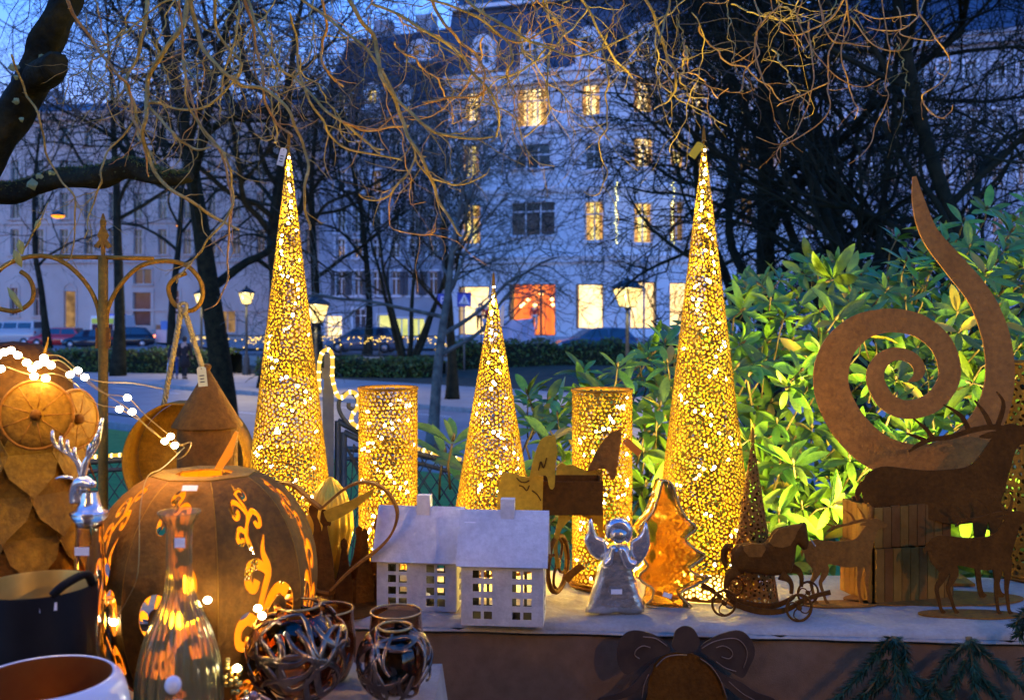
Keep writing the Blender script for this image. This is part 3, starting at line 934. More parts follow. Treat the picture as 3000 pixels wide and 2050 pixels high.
# ================================================================ street furniture
lamp_glass = glow('lamp_glass', (1.0, 0.66, 0.22), 0.30, 'NONE')
lamp_iron = mat('lamp_iron', (0.02, 0.025, 0.025), (0.04, 0.045, 0.045), rough=0.5, scale=8)
def street_lamp(label, px, d, py_head, lant_h, zb, power):
    base = gp(px, d, zb)
    t = thing('street_lamp', label, 'street lamp', base, 'old-fashioned street lamps')
    zc = CZ - (py_head - HY) * d / F
    hgt = lant_h; z0 = zc - hgt * 0.35
    m = MB()
    m.lathe([(0.19, 0), (0.2, 0.25), (0.15, 0.32), (0.14, 0.75), (0.09, 0.85), (0.06, 1.0), (0.055, (z0 - zb) * 0.8), (0.075, (z0 - zb) * 0.82), (0.05, (z0 - zb) * 0.85), (0.045, z0 - zb - 0.12), (0.09, z0 - zb - 0.06), (0.1, z0 - zb)], 12, base)
    m.build('post', lamp_iron, t)
    # four-sided lantern, wider at the top
    w0 = hgt * 0.19; w1 = hgt * 0.36; h = hgt * 0.62
    c = Vector((base.x, base.y, z0))
    rot = Matrix.Rotation(0.5, 3, 'Z')
    q = [rot @ Vector(v) for v in ((-1, -1, 0), (1, -1, 0), (1, 1, 0), (-1, 1, 0))]
    m = MB()
    for i in range(4):
        a = c + q[i] * w0; b = c + q[i] * w1 + Vector((0, 0, h))
        m.tube([a, b], hgt * 0.022, 5)
        m.tube([c + q[i] * w1 + Vector((0, 0, h)), c + q[(i + 1) % 4] * w1 + Vector((0, 0, h))], hgt * 0.026, 5)
        m.tube([c + q[i] * w0, c + q[(i + 1) % 4] * w0], hgt * 0.024, 5)
    fr = m.build('lantern_frame', lamp_iron, t)
    for i in range(4):
        m = MB(); k = (i + 1) % 4
        m.add([c + q[i] * w0 * 0.98, c + q[k] * w0 * 0.98, c + q[k] * w1 * 0.98 + Vector((0, 0, h)), c + q[i] * w1 * 0.98 + Vector((0, 0, h))], [(0, 1, 2, 3)])
        m.build('glass_pane', lamp_glass, fr)
    m = MB()
    tb = [c + v * w1 * 1.18 + Vector((0, 0, h + hgt * 0.02)) for v in q]; tt = [c + v * w1 * 0.35 + Vector((0, 0, h + hgt * 0.27)) for v in q]
    m.hexa(tb, tt)
    m.lathe([(w1 * 0.3, 0), (w1 * 0.32, 0.05 * hgt), (w1 * 0.1, 0.08 * hgt), (w1 * 0.14, 0.12 * hgt), (0.002, 0.18 * hgt)], 8, c + Vector((0, 0, h + hgt * 0.27)))
    m.build('lantern_roof', lamp_iron, t)
    point_lamp('lamp_light', c + Vector((0, -w1 * 1.6, h * 0.5)), power, (1.0, 0.72, 0.32), 0.12, t)
street_lamp('lit street lamp behind the curled ring of the rusty hook', 590, 46, 875, 0.78, -0.95, 45)
street_lamp('lit street lamp beside the dark trunk, left of the tall left cone', 722, 44, 872, 0.78, -0.95, 45)
street_lamp('large lit street lamp peeking out behind the tall left cone', 925, 33, 915, 0.95, -0.95, 60)
street_lamp('large lit street lamp between the short cone and the tall right cone', 1838, 30, 868, 0.90, -0.95, 60)

sod = glow('sodium_lamp', (1.0, 0.30, 0.015), 0.30, 'NONE')
for px, py, d, w, lab in ((170, 632, 60, 0.75, 'orange hanging street light above the parked cars at far left'), (525, 661, 66, 0.4, 'small orange hanging light among the dark branches')):
    c = P(px, py, d)
    t = thing('hanging_light', lab, 'street light', c)
    m = MB(); m.lathe([(0.05, 0.30), (0.12, 0.26), (w * 0.5, 0.12), (w * 0.62, 0.02), (w * 0.6, 0.0)], 14, c); m.build('shade', lamp_iron, t)
    m = MB(); m.ball(c + Vector((0, 0, -0.01)), w * 0.5, 12, 8, (1, 1, 0.42)); m.build('lens', sod, t)
    m = MB(); m.tube([c + Vector((-14, 2, 2.4)), c + Vector((0, 0, 0.3)), c + Vector((14, -2, 2.6))], 0.012, 4); m.build('span_wire', lamp_iron, t)
    point_lamp('lamp_light', c + Vector((0, 0, -0.5)), 14, (1.0, 0.5, 0.12), 0.2, t)

# railing with small lights
rl = thing('railing', 'iron railing hung with a row of tiny yellow lights across the street', 'railing', P(1020, 1045, 51))
ra, rb = P(560, 1040, 52), P(1345, 1045, 49)
def rp(t, z):
    q = ra.lerp(rb, t); return Vector((q.x, q.y, q.z + z))
m = MB()
for z in (0.06, 1.02):
    m.tube([rp(0, z), rp(1, z)], 0.03, 6)
m.build('rail', iron, rl)
for i in range(8):
    m = MB(); m.tube([rp(i / 7, -0.3), rp(i / 7, 1.12)], 0.045, 6); m.build('post', iron, rl)
m = MB()
for i in range(140):
    m.tube([rp(i / 140, 0.06), rp(i / 140, 1.02)], 0.011, 4, cap=False)
o = m.build('bars', iron, rl); o['kind'] = 'stuff'
m = MB()
m.hexa([rp(0, -0.5) + Vector((0, -0.25, 0)), rp(1, -0.5) + Vector((0, -0.25, 0)), rp(1, -0.5) + Vector((0, 0.25, 0)), rp(0, -0.5) + Vector((0, 0.25, 0))],
       [rp(0, -0.02) + Vector((0, -0.25, 0)), rp(1, -0.02) + Vector((0, -0.25, 0)), rp(1, -0.02) + Vector((0, 0.25, 0)), rp(0, -0.02) + Vector((0, 0.25, 0))])
m.build('stone_coping', stone, rl)
gl = thing('light_curtain', 'curtain of tiny yellow fairy lights draped on the railing across the street', 'fairy lights', P(1020, 990, 50.5))
bm0 = None
wire = MB()
wire.tube([rp(t / 60, 1.0 - 0.05 * math.sin(t * 1.1)) + Vector((0, -0.06, 0)) for t in range(61)], 0.006, 3)
wire.build('cable', iron, gl)
me0 = None
for i in range(210):
    t = rng.uniform(0.0, 0.98)
    if 0.08 < t < 0.2 and rng.random() < 0.6:
        continue
    z = 0.98 - abs(rng.gauss(0, 0.24))
    if t > 0.93: z = 0.98 - rng.random() * 0.9
    q = rp(t, z) + Vector((0, -0.07, 0))
    if me0 is None:
        m = MB(); m.ball((0, 0, 0), 0.030, 6, 4); o = m.build('bulb', bulb2_m, gl, local=True); me0 = o.data
    else:
        o = bpy.data.objects.new('bulb', me0); COL.objects.link(o); o.parent = gl
    o.location = q - ORG[gl.name]

# signs
sign_b = mat('sign_blue', (0.02, 0.07, 0.42), rough=0.4)
sign_w = mat('sign_white', (0.8, 0.8, 0.82), rough=0.4)
pole_m = mat('galvanised', (0.25, 0.26, 0.27), (0.33, 0.34, 0.35), rough=0.5, metal=0.5, scale=6)
def sign_post(label, px, py, d, w, zb, kind):
    c = P(px, py, d)
    t = thing('road_sign', label, 'sign', (c.x, c.y, zb))
    m = MB(); m.tube([(c.x, c.y + 0.05, zb), (c.x, c.y + 0.05, c.z + w * 0.7)], 0.04, 8); m.build('pole', pole_m, t)
    m = MB()
    if kind == 'round':
        m.lathe([(0.01, -0.01), (w / 2, -0.01), (w / 2, 0.01), (0.01, 0.01)], 20, c, axis=(0, 1, 0)); m.build('panel', pole_m, t)
        return
    m.box(c, (w, 0.02, w * (1 if kind != 'P' else 1.2))); pn = m.build('panel', sign_b, t)
    if kind == 'cross':
        y = c.y - 0.013
        h = w * 0.42
        m = MB(); m.add([(c.x - h, y, c.z - h * 0.85), (c.x + h, y, c.z - h * 0.85), (c.x, y, c.z + h * 0.9)], [(0, 1, 2)]); tr = m.build('white_triangle', sign_w, pn)
        m = MB(); y -= 0.004
        for i in range(4):
            x = c.x - h * 0.55 + i * h * 0.32
            m.box((x, y, c.z - h * 0.68), (h * 0.14, 0.002, h * 0.22))
        m.ball((c.x, y, c.z + h * 0.28), h * 0.09, 8, 6)
        m.tube([(c.x, y, c.z + h * 0.2), (c.x - h * 0.02, y, c.z - h * 0.12)], h * 0.09, 6)
        m.tube([(c.x - h * 0.02, y, c.z - h * 0.1), (c.x - h * 0.2, y, c.z - h * 0.5)], h * 0.06, 6)
        m.tube([(c.x - h * 0.02, y, c.z - h * 0.1), (c.x + h * 0.2, y, c.z - h * 0.5)], h * 0.06, 6)
        m.tube([(c.x, y, c.z + h * 0.1), (c.x + h * 0.24, y, c.z - h * 0.08)], h * 0.045, 6)
        m.build('walking_figure', dark_frame, pn)
    else:
        m = MB(); q = w * .09
        m.plate([stroke([(-w * .16, -w * .36, q), (-w * .16, w * .36, q)], smooth=False), stroke([(-w * .16, w * .32, q), (w * .06, w * .31, q), (w * .17, w * .17, q), (w * .06, w * .02, q), (-w * .16, w * .01, q)], 5)], [], .004, lambda x, y, n: c + Vector((x, -.014 - n, y)))
        m.build('letter', sign_w, pn)
sign_post('blue square pedestrian crossing sign beside the pale shop window', 1360, 877, 44, 0.62, -0.9, 'cross')
sign_post('blue parking sign half hidden behind the slim tree', 1298, 880, 45, 0.5, -0.9, 'P')
sign_post('tall grey pole with a round sign seen from behind', 1887, 775, 36, 0.36, -0.95, 'round')

# white-blue sheet hung before the shop
tarp_m = mat('tarpaulin', (0.38, 0.40, 0.55), (0.48, 0.50, 0.64), rough=0.6, scale=2)
tp = thing('hanging_sheet', 'pale blue sheet stretched between posts in front of the red shop window', 'sheet', P(1480, 1010, 50))
m = MB()
nx, nz = 24, 10
vs = []
for j in range(nz + 1):
    for i in range(nx + 1):
        u = i / nx; v = j / nz
        px = 1412 + 150 * u + 5 * math.sin(v * 3); py = 932 + 74 * v + 6 * math.sin(u * math.pi) * (1 - v) + (4 if 0.25 < u < 0.3 else 0)
        q = P(px, py, 50 + 0.12 * math.sin(u * 14 + v * 3) + 0.1 * math.sin(u * 31) * v)
        vs.append(q)
m.add(vs, [(j * (nx + 1) + i, j * (nx + 1) + i + 1, (j + 1) * (nx + 1) + i + 1, (j + 1) * (nx + 1) + i) for j in range(nz) for i in range(nx)], True)
m.build('cloth', tarp_m, tp)
for px in (1410, 1563):
    m = MB(); m.tube([P(px, 1060, 50.1), P(px, 925, 50.1)], 0.035, 6); m.build('post', dark_frame, tp)

# ================================================================ cars
tyre_m = mat('tyre', (0.015, 0.015, 0.016), rough=0.8)
rim_m = mat('rim', (0.35, 0.36, 0.38), rough=0.35, metal=0.8)
cglass = mat('car_glass', (0.02, 0.03, 0.05), rough=0.06, spec=0.9)
tail_m = mat('tail_light', (0.35, 0.02, 0.02), rough=0.25)
head_m = mat('head_light', (0.6, 0.6, 0.62), rough=0.1)
def car(label, cat, px, d, zb, rz, col, length=4.1, height=1.45, name='parked_car', tail=None, van=False):
    c = gp(px, d, zb)
    t = thing(name, label, cat, c, 'vehicles parked across the street')
    t.rotation_euler = (0, 0, rz)
    pm = mat('car_paint_' + '%d_%d_%d' % tuple(int(x * 100) for x in col), col, rough=0.25, coat=0.6, spec=0.6)
    sx = length / 4.2; sz = height / 1.45
    low = [(-2.1, .32, .62, .74), (-2.02, .24, .92, .80), (-1.5, .22, .98, .83), (-0.6, .2, .95, .84), (0.6, .2, .93, .84), (1.2, .22, .90, .83), (1.8, .24, .76, .79), (2.05, .3, .62, .72), (2.12, .36, .5, .62)]
    if van:
        low = [(-2.1, .3, 1.0, .8), (-2.0, .24, 1.05, .83), (-0.6, .2, 1.05, .84), (0.9, .2, 1.03, .84), (1.5, .22, .98, .83), (1.95, .26, .82, .79), (2.1, .36, .6, .68)]
    m = MB()
    vs = []; k = 8
    for x, z0, z1, w in low:
        for (a, b) in ((-w * .9, z0), (-w, z0 + .15), (-w, (z0 + z1) / 2), (-w * .95, z1), (w * .95, z1), (w, (z0 + z1) / 2), (w, z0 + .15), (w * .9, z0)):
            vs.append((x * sx, a, b * sz))
    fs = []
    n = len(low)
    for i in range(n - 1):
        for j in range(k):
            fs.append((i * k + j, i * k + (j + 1) % k, (i + 1) * k + (j + 1) % k, (i + 1) * k + j))
    fs += [tuple(range(k - 1, -1, -1)), tuple(range((n - 1) * k, n * k))]
    m.add(vs, fs, True)
    body = m.build('body', pm, t, local=True)
    zr = 1.45 if not van else 1.46
    prof = [(-1.95, .93), (-1.5, zr - .04), (-0.9, zr), (0.0, zr), (0.35, zr - .05), (1.15, .90)] if not van else [(-2.05, 1.0), (-1.98, zr), (0, zr), (1.0, zr - .05), (1.55, 1.0)]
    m = MB(); vs = []
    for (x, z) in prof:
        w = .80 - (z - .9) * .32
        vs += [(x * sx, -w, z * sz), (x * sx, w, z * sz)]
    n = len(prof)
    fs = [(2 * i, 2 * i + 1, 2 * i + 3, 2 * i + 2) for i in range(n - 1)] + [tuple(2 * i for i in range(n - 1, -1, -1)), tuple(2 * i + 1 for i in range(n)), (0, 2 * n - 2, 2 * n - 1, 1)]
    m.add(vs, fs); m.build('cabin', pm, t, local=True)
    def wq(x0, x1, x2, x3, zl, zh, sgn):
        mm = MB(); o = 0.006
        f = lambda x, z: (x * sx, sgn * (.80 - (z - .9) * .32 + o), z * sz)
        mm.add([f(x0, zl), f(x1, zl), f(x2, zh), f(x3, zh)], [(0, 1, 2, 3) if sgn < 0 else (3, 2, 1, 0)])
        mm.build('side_window', cglass, t, local=True)
    for sg in (-1, 1):
        if van:
            wq(-1.85, -0.75, -0.75, -1.8, 1.04, 1.38, sg); wq(-0.65, 0.45, 0.4, -0.65, 1.04, 1.38, sg); wq(0.52, 1.38, 0.98, 0.5, 1.04, 1.36, sg)
        else:
            wq(-1.72, -0.55, -0.55, -1.42, .97, 1.37, sg); wq(-0.47, 0.92, 0.3, -0.47, .97, 1.37, sg)
    a, b = prof[-1], prof[-2]
    def slant(pa, pb, nm):
        mm = MB(); q = []
        for (x, z), f in ((pa, .08), (pb, .10)):
            x2 = pa[0] + (pb[0] - pa[0]) * (0.12 if f == .08 else .88); z2 = pa[1] + (pb[1] - pa[1]) * (0.12 if f == .08 else .88)
            w = .80 - (z2 - .9) * .32 - .07
            s = 0.012 if pa[0] > 0 else -0.012
            q += [((x2 + s) * sx, -w, (z2 + .012) * sz), ((x2 + s) * sx, w, (z2 + .012) * sz)]
        mm.add(q, [(0, 1, 3, 2)]); mm.build(nm, cglass, t, local=True)
    slant(a, b, 'windscreen'); slant(prof[0], prof[1], 'rear_window')
    for x in (-1.3, 1.3):
        for sg in (-1, 1):
            mm = MB(); mm.lathe([(0.20, -.1), (.30, -.1), (.325, -.06), (.325, .06), (.30, .1), (.2, .1)], 18, (x * sx, sg * .76, .325), axis=(0, 1, 0)); w = mm.build('wheel', tyre_m, t, local=True)
            mm = MB(); mm.lathe([(.002, .09 * sg), (.06, .1 * sg), (.19, .075 * sg), (.21, .04 * sg)], 14, (x * sx, sg * .76, .325), axis=(0, 1, 0)); mm.build('rim', rim_m, w, local=True)
    for sg in (-1, 1):
        mm = MB(); mm.box((2.06 * sx, sg * .55, .62 * sz), (.12, .3, .13)); mm.build('headlight', head_m, t, local=True)
        mm = MB(); mm.box((-2.07 * sx, sg * .62, .82 * sz), (.1, .2, .16)); mm.build('tail_light', tail or tail_m, t, local=True)
    return t
ZR = -0.44
car('red hatchback parked at far left in front of the beige house', 'car', 172, 73, -0.58, R(178), (0.45, 0.02, 0.015), 4.0, 1.45)
car('black car parked behind the left tree trunk, its tail light glowing', 'car', 362, 71, -0.58, R(197), (0.012, 0.012, 0.016), 4.2, 1.5, tail=glow('tail_glow', (1, 0.2, 0.1), 0.6, 'NONE'))
car('dark car half hidden behind the rusty post', 'car', 268, 69, -0.58, R(176), (0.02, 0.022, 0.03), 3.6, 1.35)
car('pale old van at the left edge beside the red car', 'van', 42, 75, -0.55, R(172), (0.42, 0.40, 0.38), 4.2, 1.85, name='parked_van', van=True)
car('silver-blue car behind the lit railing, seen from the side', 'car', 1068, 57, -0.42, R(175), (0.10, 0.13, 0.20), 4.3, 1.5)
car('dark blue car parked behind the hedge beside the large lamp', 'car', 1742, 52.5, -0.42, R(196), (0.05, 0.07, 0.13), 4.3, 1.5)
# emergency van: yellow, blue and white squares
ev = thing('emergency_van', 'white van with yellow and blue squares glimpsed behind the tree trunk', 'van', gp(335, 75, -0.55), 'vehicles parked across the street')
cw = gp(335, 75, -0.55)
sqy = mat('reflective_yellow', (0.75, 0.85, 0.08), rough=0.4, emit=(0.8, 0.9, 0.05), estr=0.0)
sqb = mat('reflective_blue', (0.02, 0.12, 0.6), rough=0.4)
m = MB(); m.hexa([cw + Vector(v) for v in ((-1, -2.2, .3), (1, -2.2, .3), (1, 2.2, .3), (-1, 2.2, .3))], [cw + Vector(v) for v in ((-.88, -2.1, 2.3), (.88, -2.1, 2.3), (.85, 1.6, 2.3), (-.85, 1.6, 2.3))]); m.build('body', mat('van_white', (.7, .72, .72), rough=.3), ev)
for i, (z, mt) in enumerate(((0.6, sqy), (1.0, sqb), (1.9, sqy))):
    m = MB(); m.box(cw + Vector((0, -2.2 + 0.02 * z, z)), (1.7 - z * .06, 0.1, 0.36)); m.build('stripe', mt, ev)
m = MB(); m.box(cw + Vector((0, -2.17, 1.45)), (1.5, 0.1, 0.42)); m.build('rear_window', cglass, ev)
for sx in (-.7, .7):
    m = MB(); m.lathe([(.02, -.1), (.32, -.1), (.32, .1), (.02, .1)], 16, cw + Vector((sx, -1.3, .32)), axis=(1, 0, 0)); m.build('wheel', tyre_m, ev)
m = MB(); m.box(cw + Vector((0, 0.6, 2.36)), (1.2, .3, .12)); m.build('light_bar', sqb, ev)

# pile of boxes and bags by the steps
pb = [(1108 - 640, 965, 0.6, (0.30, 0.16, 0.07), 'brown cardboard box leaning on the pile by the steps', 0.4), (490, 955, 0.7, (0.10, 0.22, 0.5), 'blue plastic crate on top of the pile by the steps', -0.2), (478, 985, 0.9, (0.55, 0.52, 0.52), 'white box at the foot of the pile by the steps', 0.1)]
for i, (px, py, s, cc, lab, a) in enumerate(pb):
    c = P(px, py, 72)
    t = thing('storage_box', lab, 'box', c - Vector((0, 0, s / 2)))
    zc = Vector((c.x, c.y, c.z))
    m = MB(); m.box(zc, (s, s * .8, s), rz=a, ry=a * .5); m.build('box_body', mat('box%d' % i, cc, rough=.7), t)
    m = MB(); m.box(zc + Vector((0, 0, s * .52)), (s * 1.04, s * .84, s * .04), rz=a); m.build('lid', mat('box%d' % i, cc), t)

# ================================================================ people
skin_m = mat('skin', (0.45, 0.28, 0.2), rough=0.6)
hair_m = mat('hair', (0.03, 0.02, 0.015), rough=0.7)
def skinmesh(name, verts, edges, radii, mt, parent, root=0, sub=1):
    me = bpy.data.meshes.new(name)
    me.from_pydata([tuple(v) for v in verts], edges, [])
    o = bpy.data.objects.new(name, me)
    COL.objects.link(o)
    o.parent = parent
    ORG[o.name] = ORG.get(parent.name, Vector((0, 0, 0)))
    sk = o.modifiers.new('Skin', 'SKIN')
    if not me.skin_vertices:
        me.attributes  # the modifier below adds the layer
    lay = me.skin_vertices[0].data if len(me.skin_vertices) else None
    if lay is None:
        bpy.context.view_layer.objects.active = o
        bpy.ops.mesh.customdata_skin_add()
        lay = me.skin_vertices[0].data
    for i, r in enumerate(radii):
        lay[i].radius = r if isinstance(r, tuple) else (r, r)
        lay[i].use_root = (i == root)
    sk.use_smooth_shade = True
    ss = o.modifiers.new('Sub', 'SUBSURF'); ss.levels = sub; ss.render_levels = sub
    me.materials.append(mt)
    return o

def person(label, loc, rz, h, coat, legs, stride=0.0, long_coat=False, hair=hair_m, name='person', cat='person', skin=None, arms=(0, 0), carry=None, hood=None):
    t = thing(name, label, cat, loc)
    t.rotation_euler = (0, 0, rz)
    s = h / 1.75
    sk = skin or skin_m
    a, b = stride, -stride
    J = dict(pel=(0, 0, .95), sp=(0, 0, 1.15), ch=(0, 0, 1.36), nk=(0, .0, 1.50), hd=(0, .01, 1.60), tp=(0, .0, 1.71),
             hL=(-.10, 0, .90), kL=(-.11, a * .5 + .02, .50), fL=(-.11, a * .6 - abs(a) * .1, .09), tL=(-.12, a * .6 + .15, .035),
             hR=(.10, 0, .90), kR=(.11, b * .5 + .02, .50), fR=(.11, b * .9, .10), tR=(.12, b * .9 + .15, .04),
             sL=(-.19, 0, 1.42), eL=(-.25, b * .3 - .02 + arms[0] * .1, 1.14), wL=(-.25, b * .5 + .06 + arms[0] * .3, .90 + abs(arms[0]) * .15), gL=(-.25, b * .5 + .09 + arms[0] * .3, .82 + abs(arms[0]) * .15),
             sR=(.19, 0, 1.42), eR=(.25, a * .3 - .02 + arms[1] * .1, 1.14), wR=(.25, a * .5 + .06 + arms[1] * .3, .90 + abs(arms[1]) * .15), gR=(.25, a * .5 + .09 + arms[1] * .3, .82 + abs(arms[1]) * .15))
    rad = dict(pel=(.14, .11), sp=(.125, .10), ch=(.15, .11), nk=.055, hd=(.078, .095), tp=(.06, .07), hL=.085, kL=.055, fL=.04, tL=.035, hR=.085, kR=.055, fR=.04, tR=.035, sL=.06, eL=.042, wL=.03, gL=.03, sR=.06, eR=.042, wR=.03, gR=.03)
    def mk(nm, keys, eds, mt, grow=0.0, over=None):
        vs = [Vector(J[k]) * s for k in keys]
        rr = []
        for k in keys:
            r = (over or {}).get(k, rad[k]); r = r if isinstance(r, tuple) else (r, r)
            rr.append(((r[0] + grow) * s, (r[1] + grow) * s))
        return skinmesh(nm, vs, [(keys.index(x), keys.index(y)) for x, y in eds], rr, mt, t)
    allk = list(J.keys())
    E = [('pel', 'sp'), ('sp', 'ch'), ('ch', 'nk'), ('nk', 'hd'), ('hd', 'tp'), ('pel', 'hL'), ('hL', 'kL'), ('kL', 'fL'), ('fL', 'tL'), ('pel', 'hR'), ('hR', 'kR'), ('kR', 'fR'), ('fR', 'tR'), ('ch', 'sL'), ('sL', 'eL'), ('eL', 'wL'), ('wL', 'gL'), ('ch', 'sR'), ('sR', 'eR'), ('eR', 'wR'), ('wR', 'gR')]
    mk('body', allk, E, sk)
    mk('jacket', ['sp', 'pel', 'ch', 'sL', 'eL', 'wL', 'sR', 'eR', 'wR'], [('pel', 'sp'), ('sp', 'ch'), ('ch', 'sL'), ('sL', 'eL'), ('eL', 'wL'), ('ch', 'sR'), ('sR', 'eR'), ('eR', 'wR')], coat, 0.028)
    mk('trousers', ['pel', 'hL', 'kL', 'fL', 'hR', 'kR', 'fR'], [('pel', 'hL'), ('hL', 'kL'), ('kL', 'fL'), ('pel', 'hR'), ('hR', 'kR'), ('kR', 'fR')], legs, 0.022)
    if long_coat:
        m = MB(); m.lathe([(.17 * s, 1.0 * s), (.2 * s, .8 * s), (.23 * s, .5 * s), (.215 * s, .5 * s), (.15 * s, 1.0 * s)], 16, (0, 0, 0)); m.build('coat_skirt', coat, t, local=True)
    m = MB(); m.ball((0, -.015 * s, 1.655 * s), .115 * s, 12, 8, (.92, 1.0, 1.05)); m.build('hair' if hood is None else 'hood', hood or hair, t, local=True)
    # face
    m = MB()
    m.ball((0, .105 * s, 1.60 * s), .016 * s, 6, 4); m.ball((-.032 * s, .095 * s, 1.63 * s), .011 * s, 6, 4); m.ball((.032 * s, .095 * s, 1.63 * s), .011 * s, 6, 4)
    m.build('face', sk, t, local=True)
    for sg in (-1, 1):
        m = MB(); k = 'fL' if sg < 0 else 'fR'; q = Vector(J[k]) * s
        m.ball((q.x, q.y + .06 * s, max(q.z - .04 * s, .045 * s)), .1 * s, 8, 6, (.5, 1.3, .5)); m.build('shoe', hair_m, t, local=True)
    if carry is not None:
        m = MB(); q = Vector(J['gL']) * s
        m.hexa([(q.x - .05, q.y - .2, q.z - .55), (q.x + .05, q.y - .2, q.z - .55), (q.x + .05, q.y + .2, q.z - .55), (q.x - .05, q.y + .2, q.z - .55)],
               [(q.x - .03, q.y - .15, q.z - .1), (q.x + .03, q.y - .15, q.z - .1), (q.x + .03, q.y + .15, q.z - .1), (q.x - .03, q.y + .15, q.z - .1)])
        m.tube([(q.x, q.y - .1, q.z - .1), (q.x, q.y - .05, q.z + .02), (q.x, q.y + .05, q.z + .02), (q.x, q.y + .1, q.z - .1)], .008, 5)
        m.build('shopping_bag', carry, t, local=True)
    return t
dk1 = mat('dark_coat', (0.02, 0.018, 0.03), rough=0.8); dk2 = mat('black_coat', (0.012, 0.010, 0.012), rough=0.8); jean = mat('jeans', (0.03, 0.06, 0.16), rough=0.8)
bagm = mat('bag_white', (0.6, 0.65, 0.75), rough=0.5)
person('person in a dark jacket and blue jeans walking away with a pale bag', gp(512, 41.3, -0.93), 0.2, 1.62, dk1, jean, 0.22, carry=bagm)
person('person in a long black coat walking beside the one with the bag', gp(541, 41.0, -0.93), -0.1, 1.74, dk2, dk2, 0.2, long_coat=True)
green_j = mat('green_jacket', (0.02, 0.42, 0.11), rough=0.6)
person('person in a bright green hooded jacket beyond the bush beside the lamp', gp(1920, 34, -0.93), 0.0, 1.72, green_j, dk1, 0.1, hood=green_j)
mq = mat('mannequin', (0.75, 0.7, 0.62), rough=0.4); mqc = mat('mannequin_top', (0.7, 0.72, 0.7), rough=0.7); mqr = mat('mannequin_red', (0.5, 0.05, 0.04), rough=0.7)
for px, cc, lg, lab, f, fz in ((1391, mqc, dk2, 'shop mannequin in a white top, left in the pale window', f1, 950), (1413, mqr, dk1, 'shop mannequin in a red top, right in the pale window', f1, 950), (1555, mqr, mqc, 'shop mannequin in the red-lit window', f1, 955)):
    u, v = f.uv(px, 970)
    q = f.to3(u, v + 0.05, -0.9)
    person(lab, q, math.pi, 1.78, cc, lg, 0.05, name='mannequin', cat='mannequin', skin=mq, hair=mq)
for i, (px, py) in enumerate(((1528, 890), (1540, 878), (1560, 893), (1578, 860), (1610, 876), (1612, 893), (1518, 896))):
    u, v = f1.uv(px, py); c = f1.to3(u, v, -0.6)
    t = thing('star_lamp', 'small glowing star lamp hanging in the red shop window', 'star lamp', c, 'star lamps in the red shop window')
    m = MB()
    for k in range(3):
        m.ball(c, 0.13, 4, 2, (1, .5, 1) if k == 0 else ((.35, .35, 1.4) if k == 1 else (1.4, .35, .35)))
    m.build('star', star_m, t)
    m = MB(); m.tube([c, c + Vector((0, 0, 0.7))], 0.008, 4); m.build('cord', dark_frame, t)
# ================================================================ the contorted tree overhead
nt_ = thing('weeping_tree', 'old mossy tree with bare twisted hanging twigs filling the top of the picture', 'tree', (-2.9, 3.4, 0.0))
def pl(pts, d0, d1=None):
    d1 = d0 if d1 is None else d1
    n = len(pts)
    return [P(q[0], q[1], d0 + (d1 - d0) * i / max(n - 1, 1)) for i, q in enumerate(pts)]
def knob_tube(m, pts, rads, sides=14, k=6, rough=0.06, seed=3):
    rg = np.random.default_rng(seed)
    c = crom([tuple(p) for p in pts], k)
    r = np.interp(np.linspace(0, len(rads) - 1, len(c)), range(len(rads)), rads)
    b = m.n
    m.tube(c, r, sides)
    nn = len(c)
    ph = rg.uniform(0, 6.28, 8)
    for i in range(nn):
        for j in range(sides):
            q = Vector(m.v[b + i * sides + j]); cc = Vector(c[i])
            w = 1 + rough * (math.sin(j * 1.3 + ph[0] + i * 0.35) + math.sin(j * 2.4 + ph[1] - i * 0.5) + 0.7 * math.sin(i * 0.9 + ph[2] + j))
            m.v[b + i * sides + j] = tuple(cc + (q - cc) * w)
    return c, r
# trunk out of the picture at the left, limb crossing the corner, lower mossy bough
m = MB()
knob_tube(m, [(-2.9, 3.4, -0.1), (-2.75, 3.35, 1.0), P(-420, 900, 3.3), P(-160, 600, 3.2)], [0.26, 0.22, 0.19, 0.15], seed=1)
m.build('trunk', bark, nt_)
m = MB()
knob_tube(m, [P(-170, 600, 3.2), P(-50, 470, 3.15), P(40, 330, 3.1), P(95, 230, 3.05), P(140, 120, 3.0), P(190, 10, 2.95), P(250, -120, 2.95), P(420, -330, 2.95)], [S(130, 3.1) / 2, S(122, 3.1) / 2, S(104, 3.1) / 2, S(96, 3.1) / 2, S(88, 3.1) / 2, S(82, 3) / 2, S(72, 3) / 2, S(62, 3) / 2], seed=2, rough=.09)
knob_tube(m, [P(70, 265, 3.08), P(115, 225, 3.02), P(158, 193, 2.93), P(166, 188, 2.91)], [S(46, 3), S(45, 3), S(39, 3), S(30, 3)], seed=5, k=4)
m.build('limb', bark, nt_)
m = MB()
cb, rb_ = knob_tube(m, [P(-260, 640, 3.25), P(-60, 575, 3.2), P(60, 560, 3.15), P(170, 525, 3.1), P(290, 518, 3.0), P(380, 492, 2.95), P(470, 520, 2.9), P(535, 522, 2.88), P(562, 516, 2.87)], [S(36, 3.1), S(31, 3.1), S(30, 3.1), S(28, 3), S(32, 3), S(30, 3), S(24, 3), S(18, 3), S(10, 3)], seed=4, rough=.09)
m.build('bough', bark, nt_)
m = MB()
rg = np.random.default_rng(5)
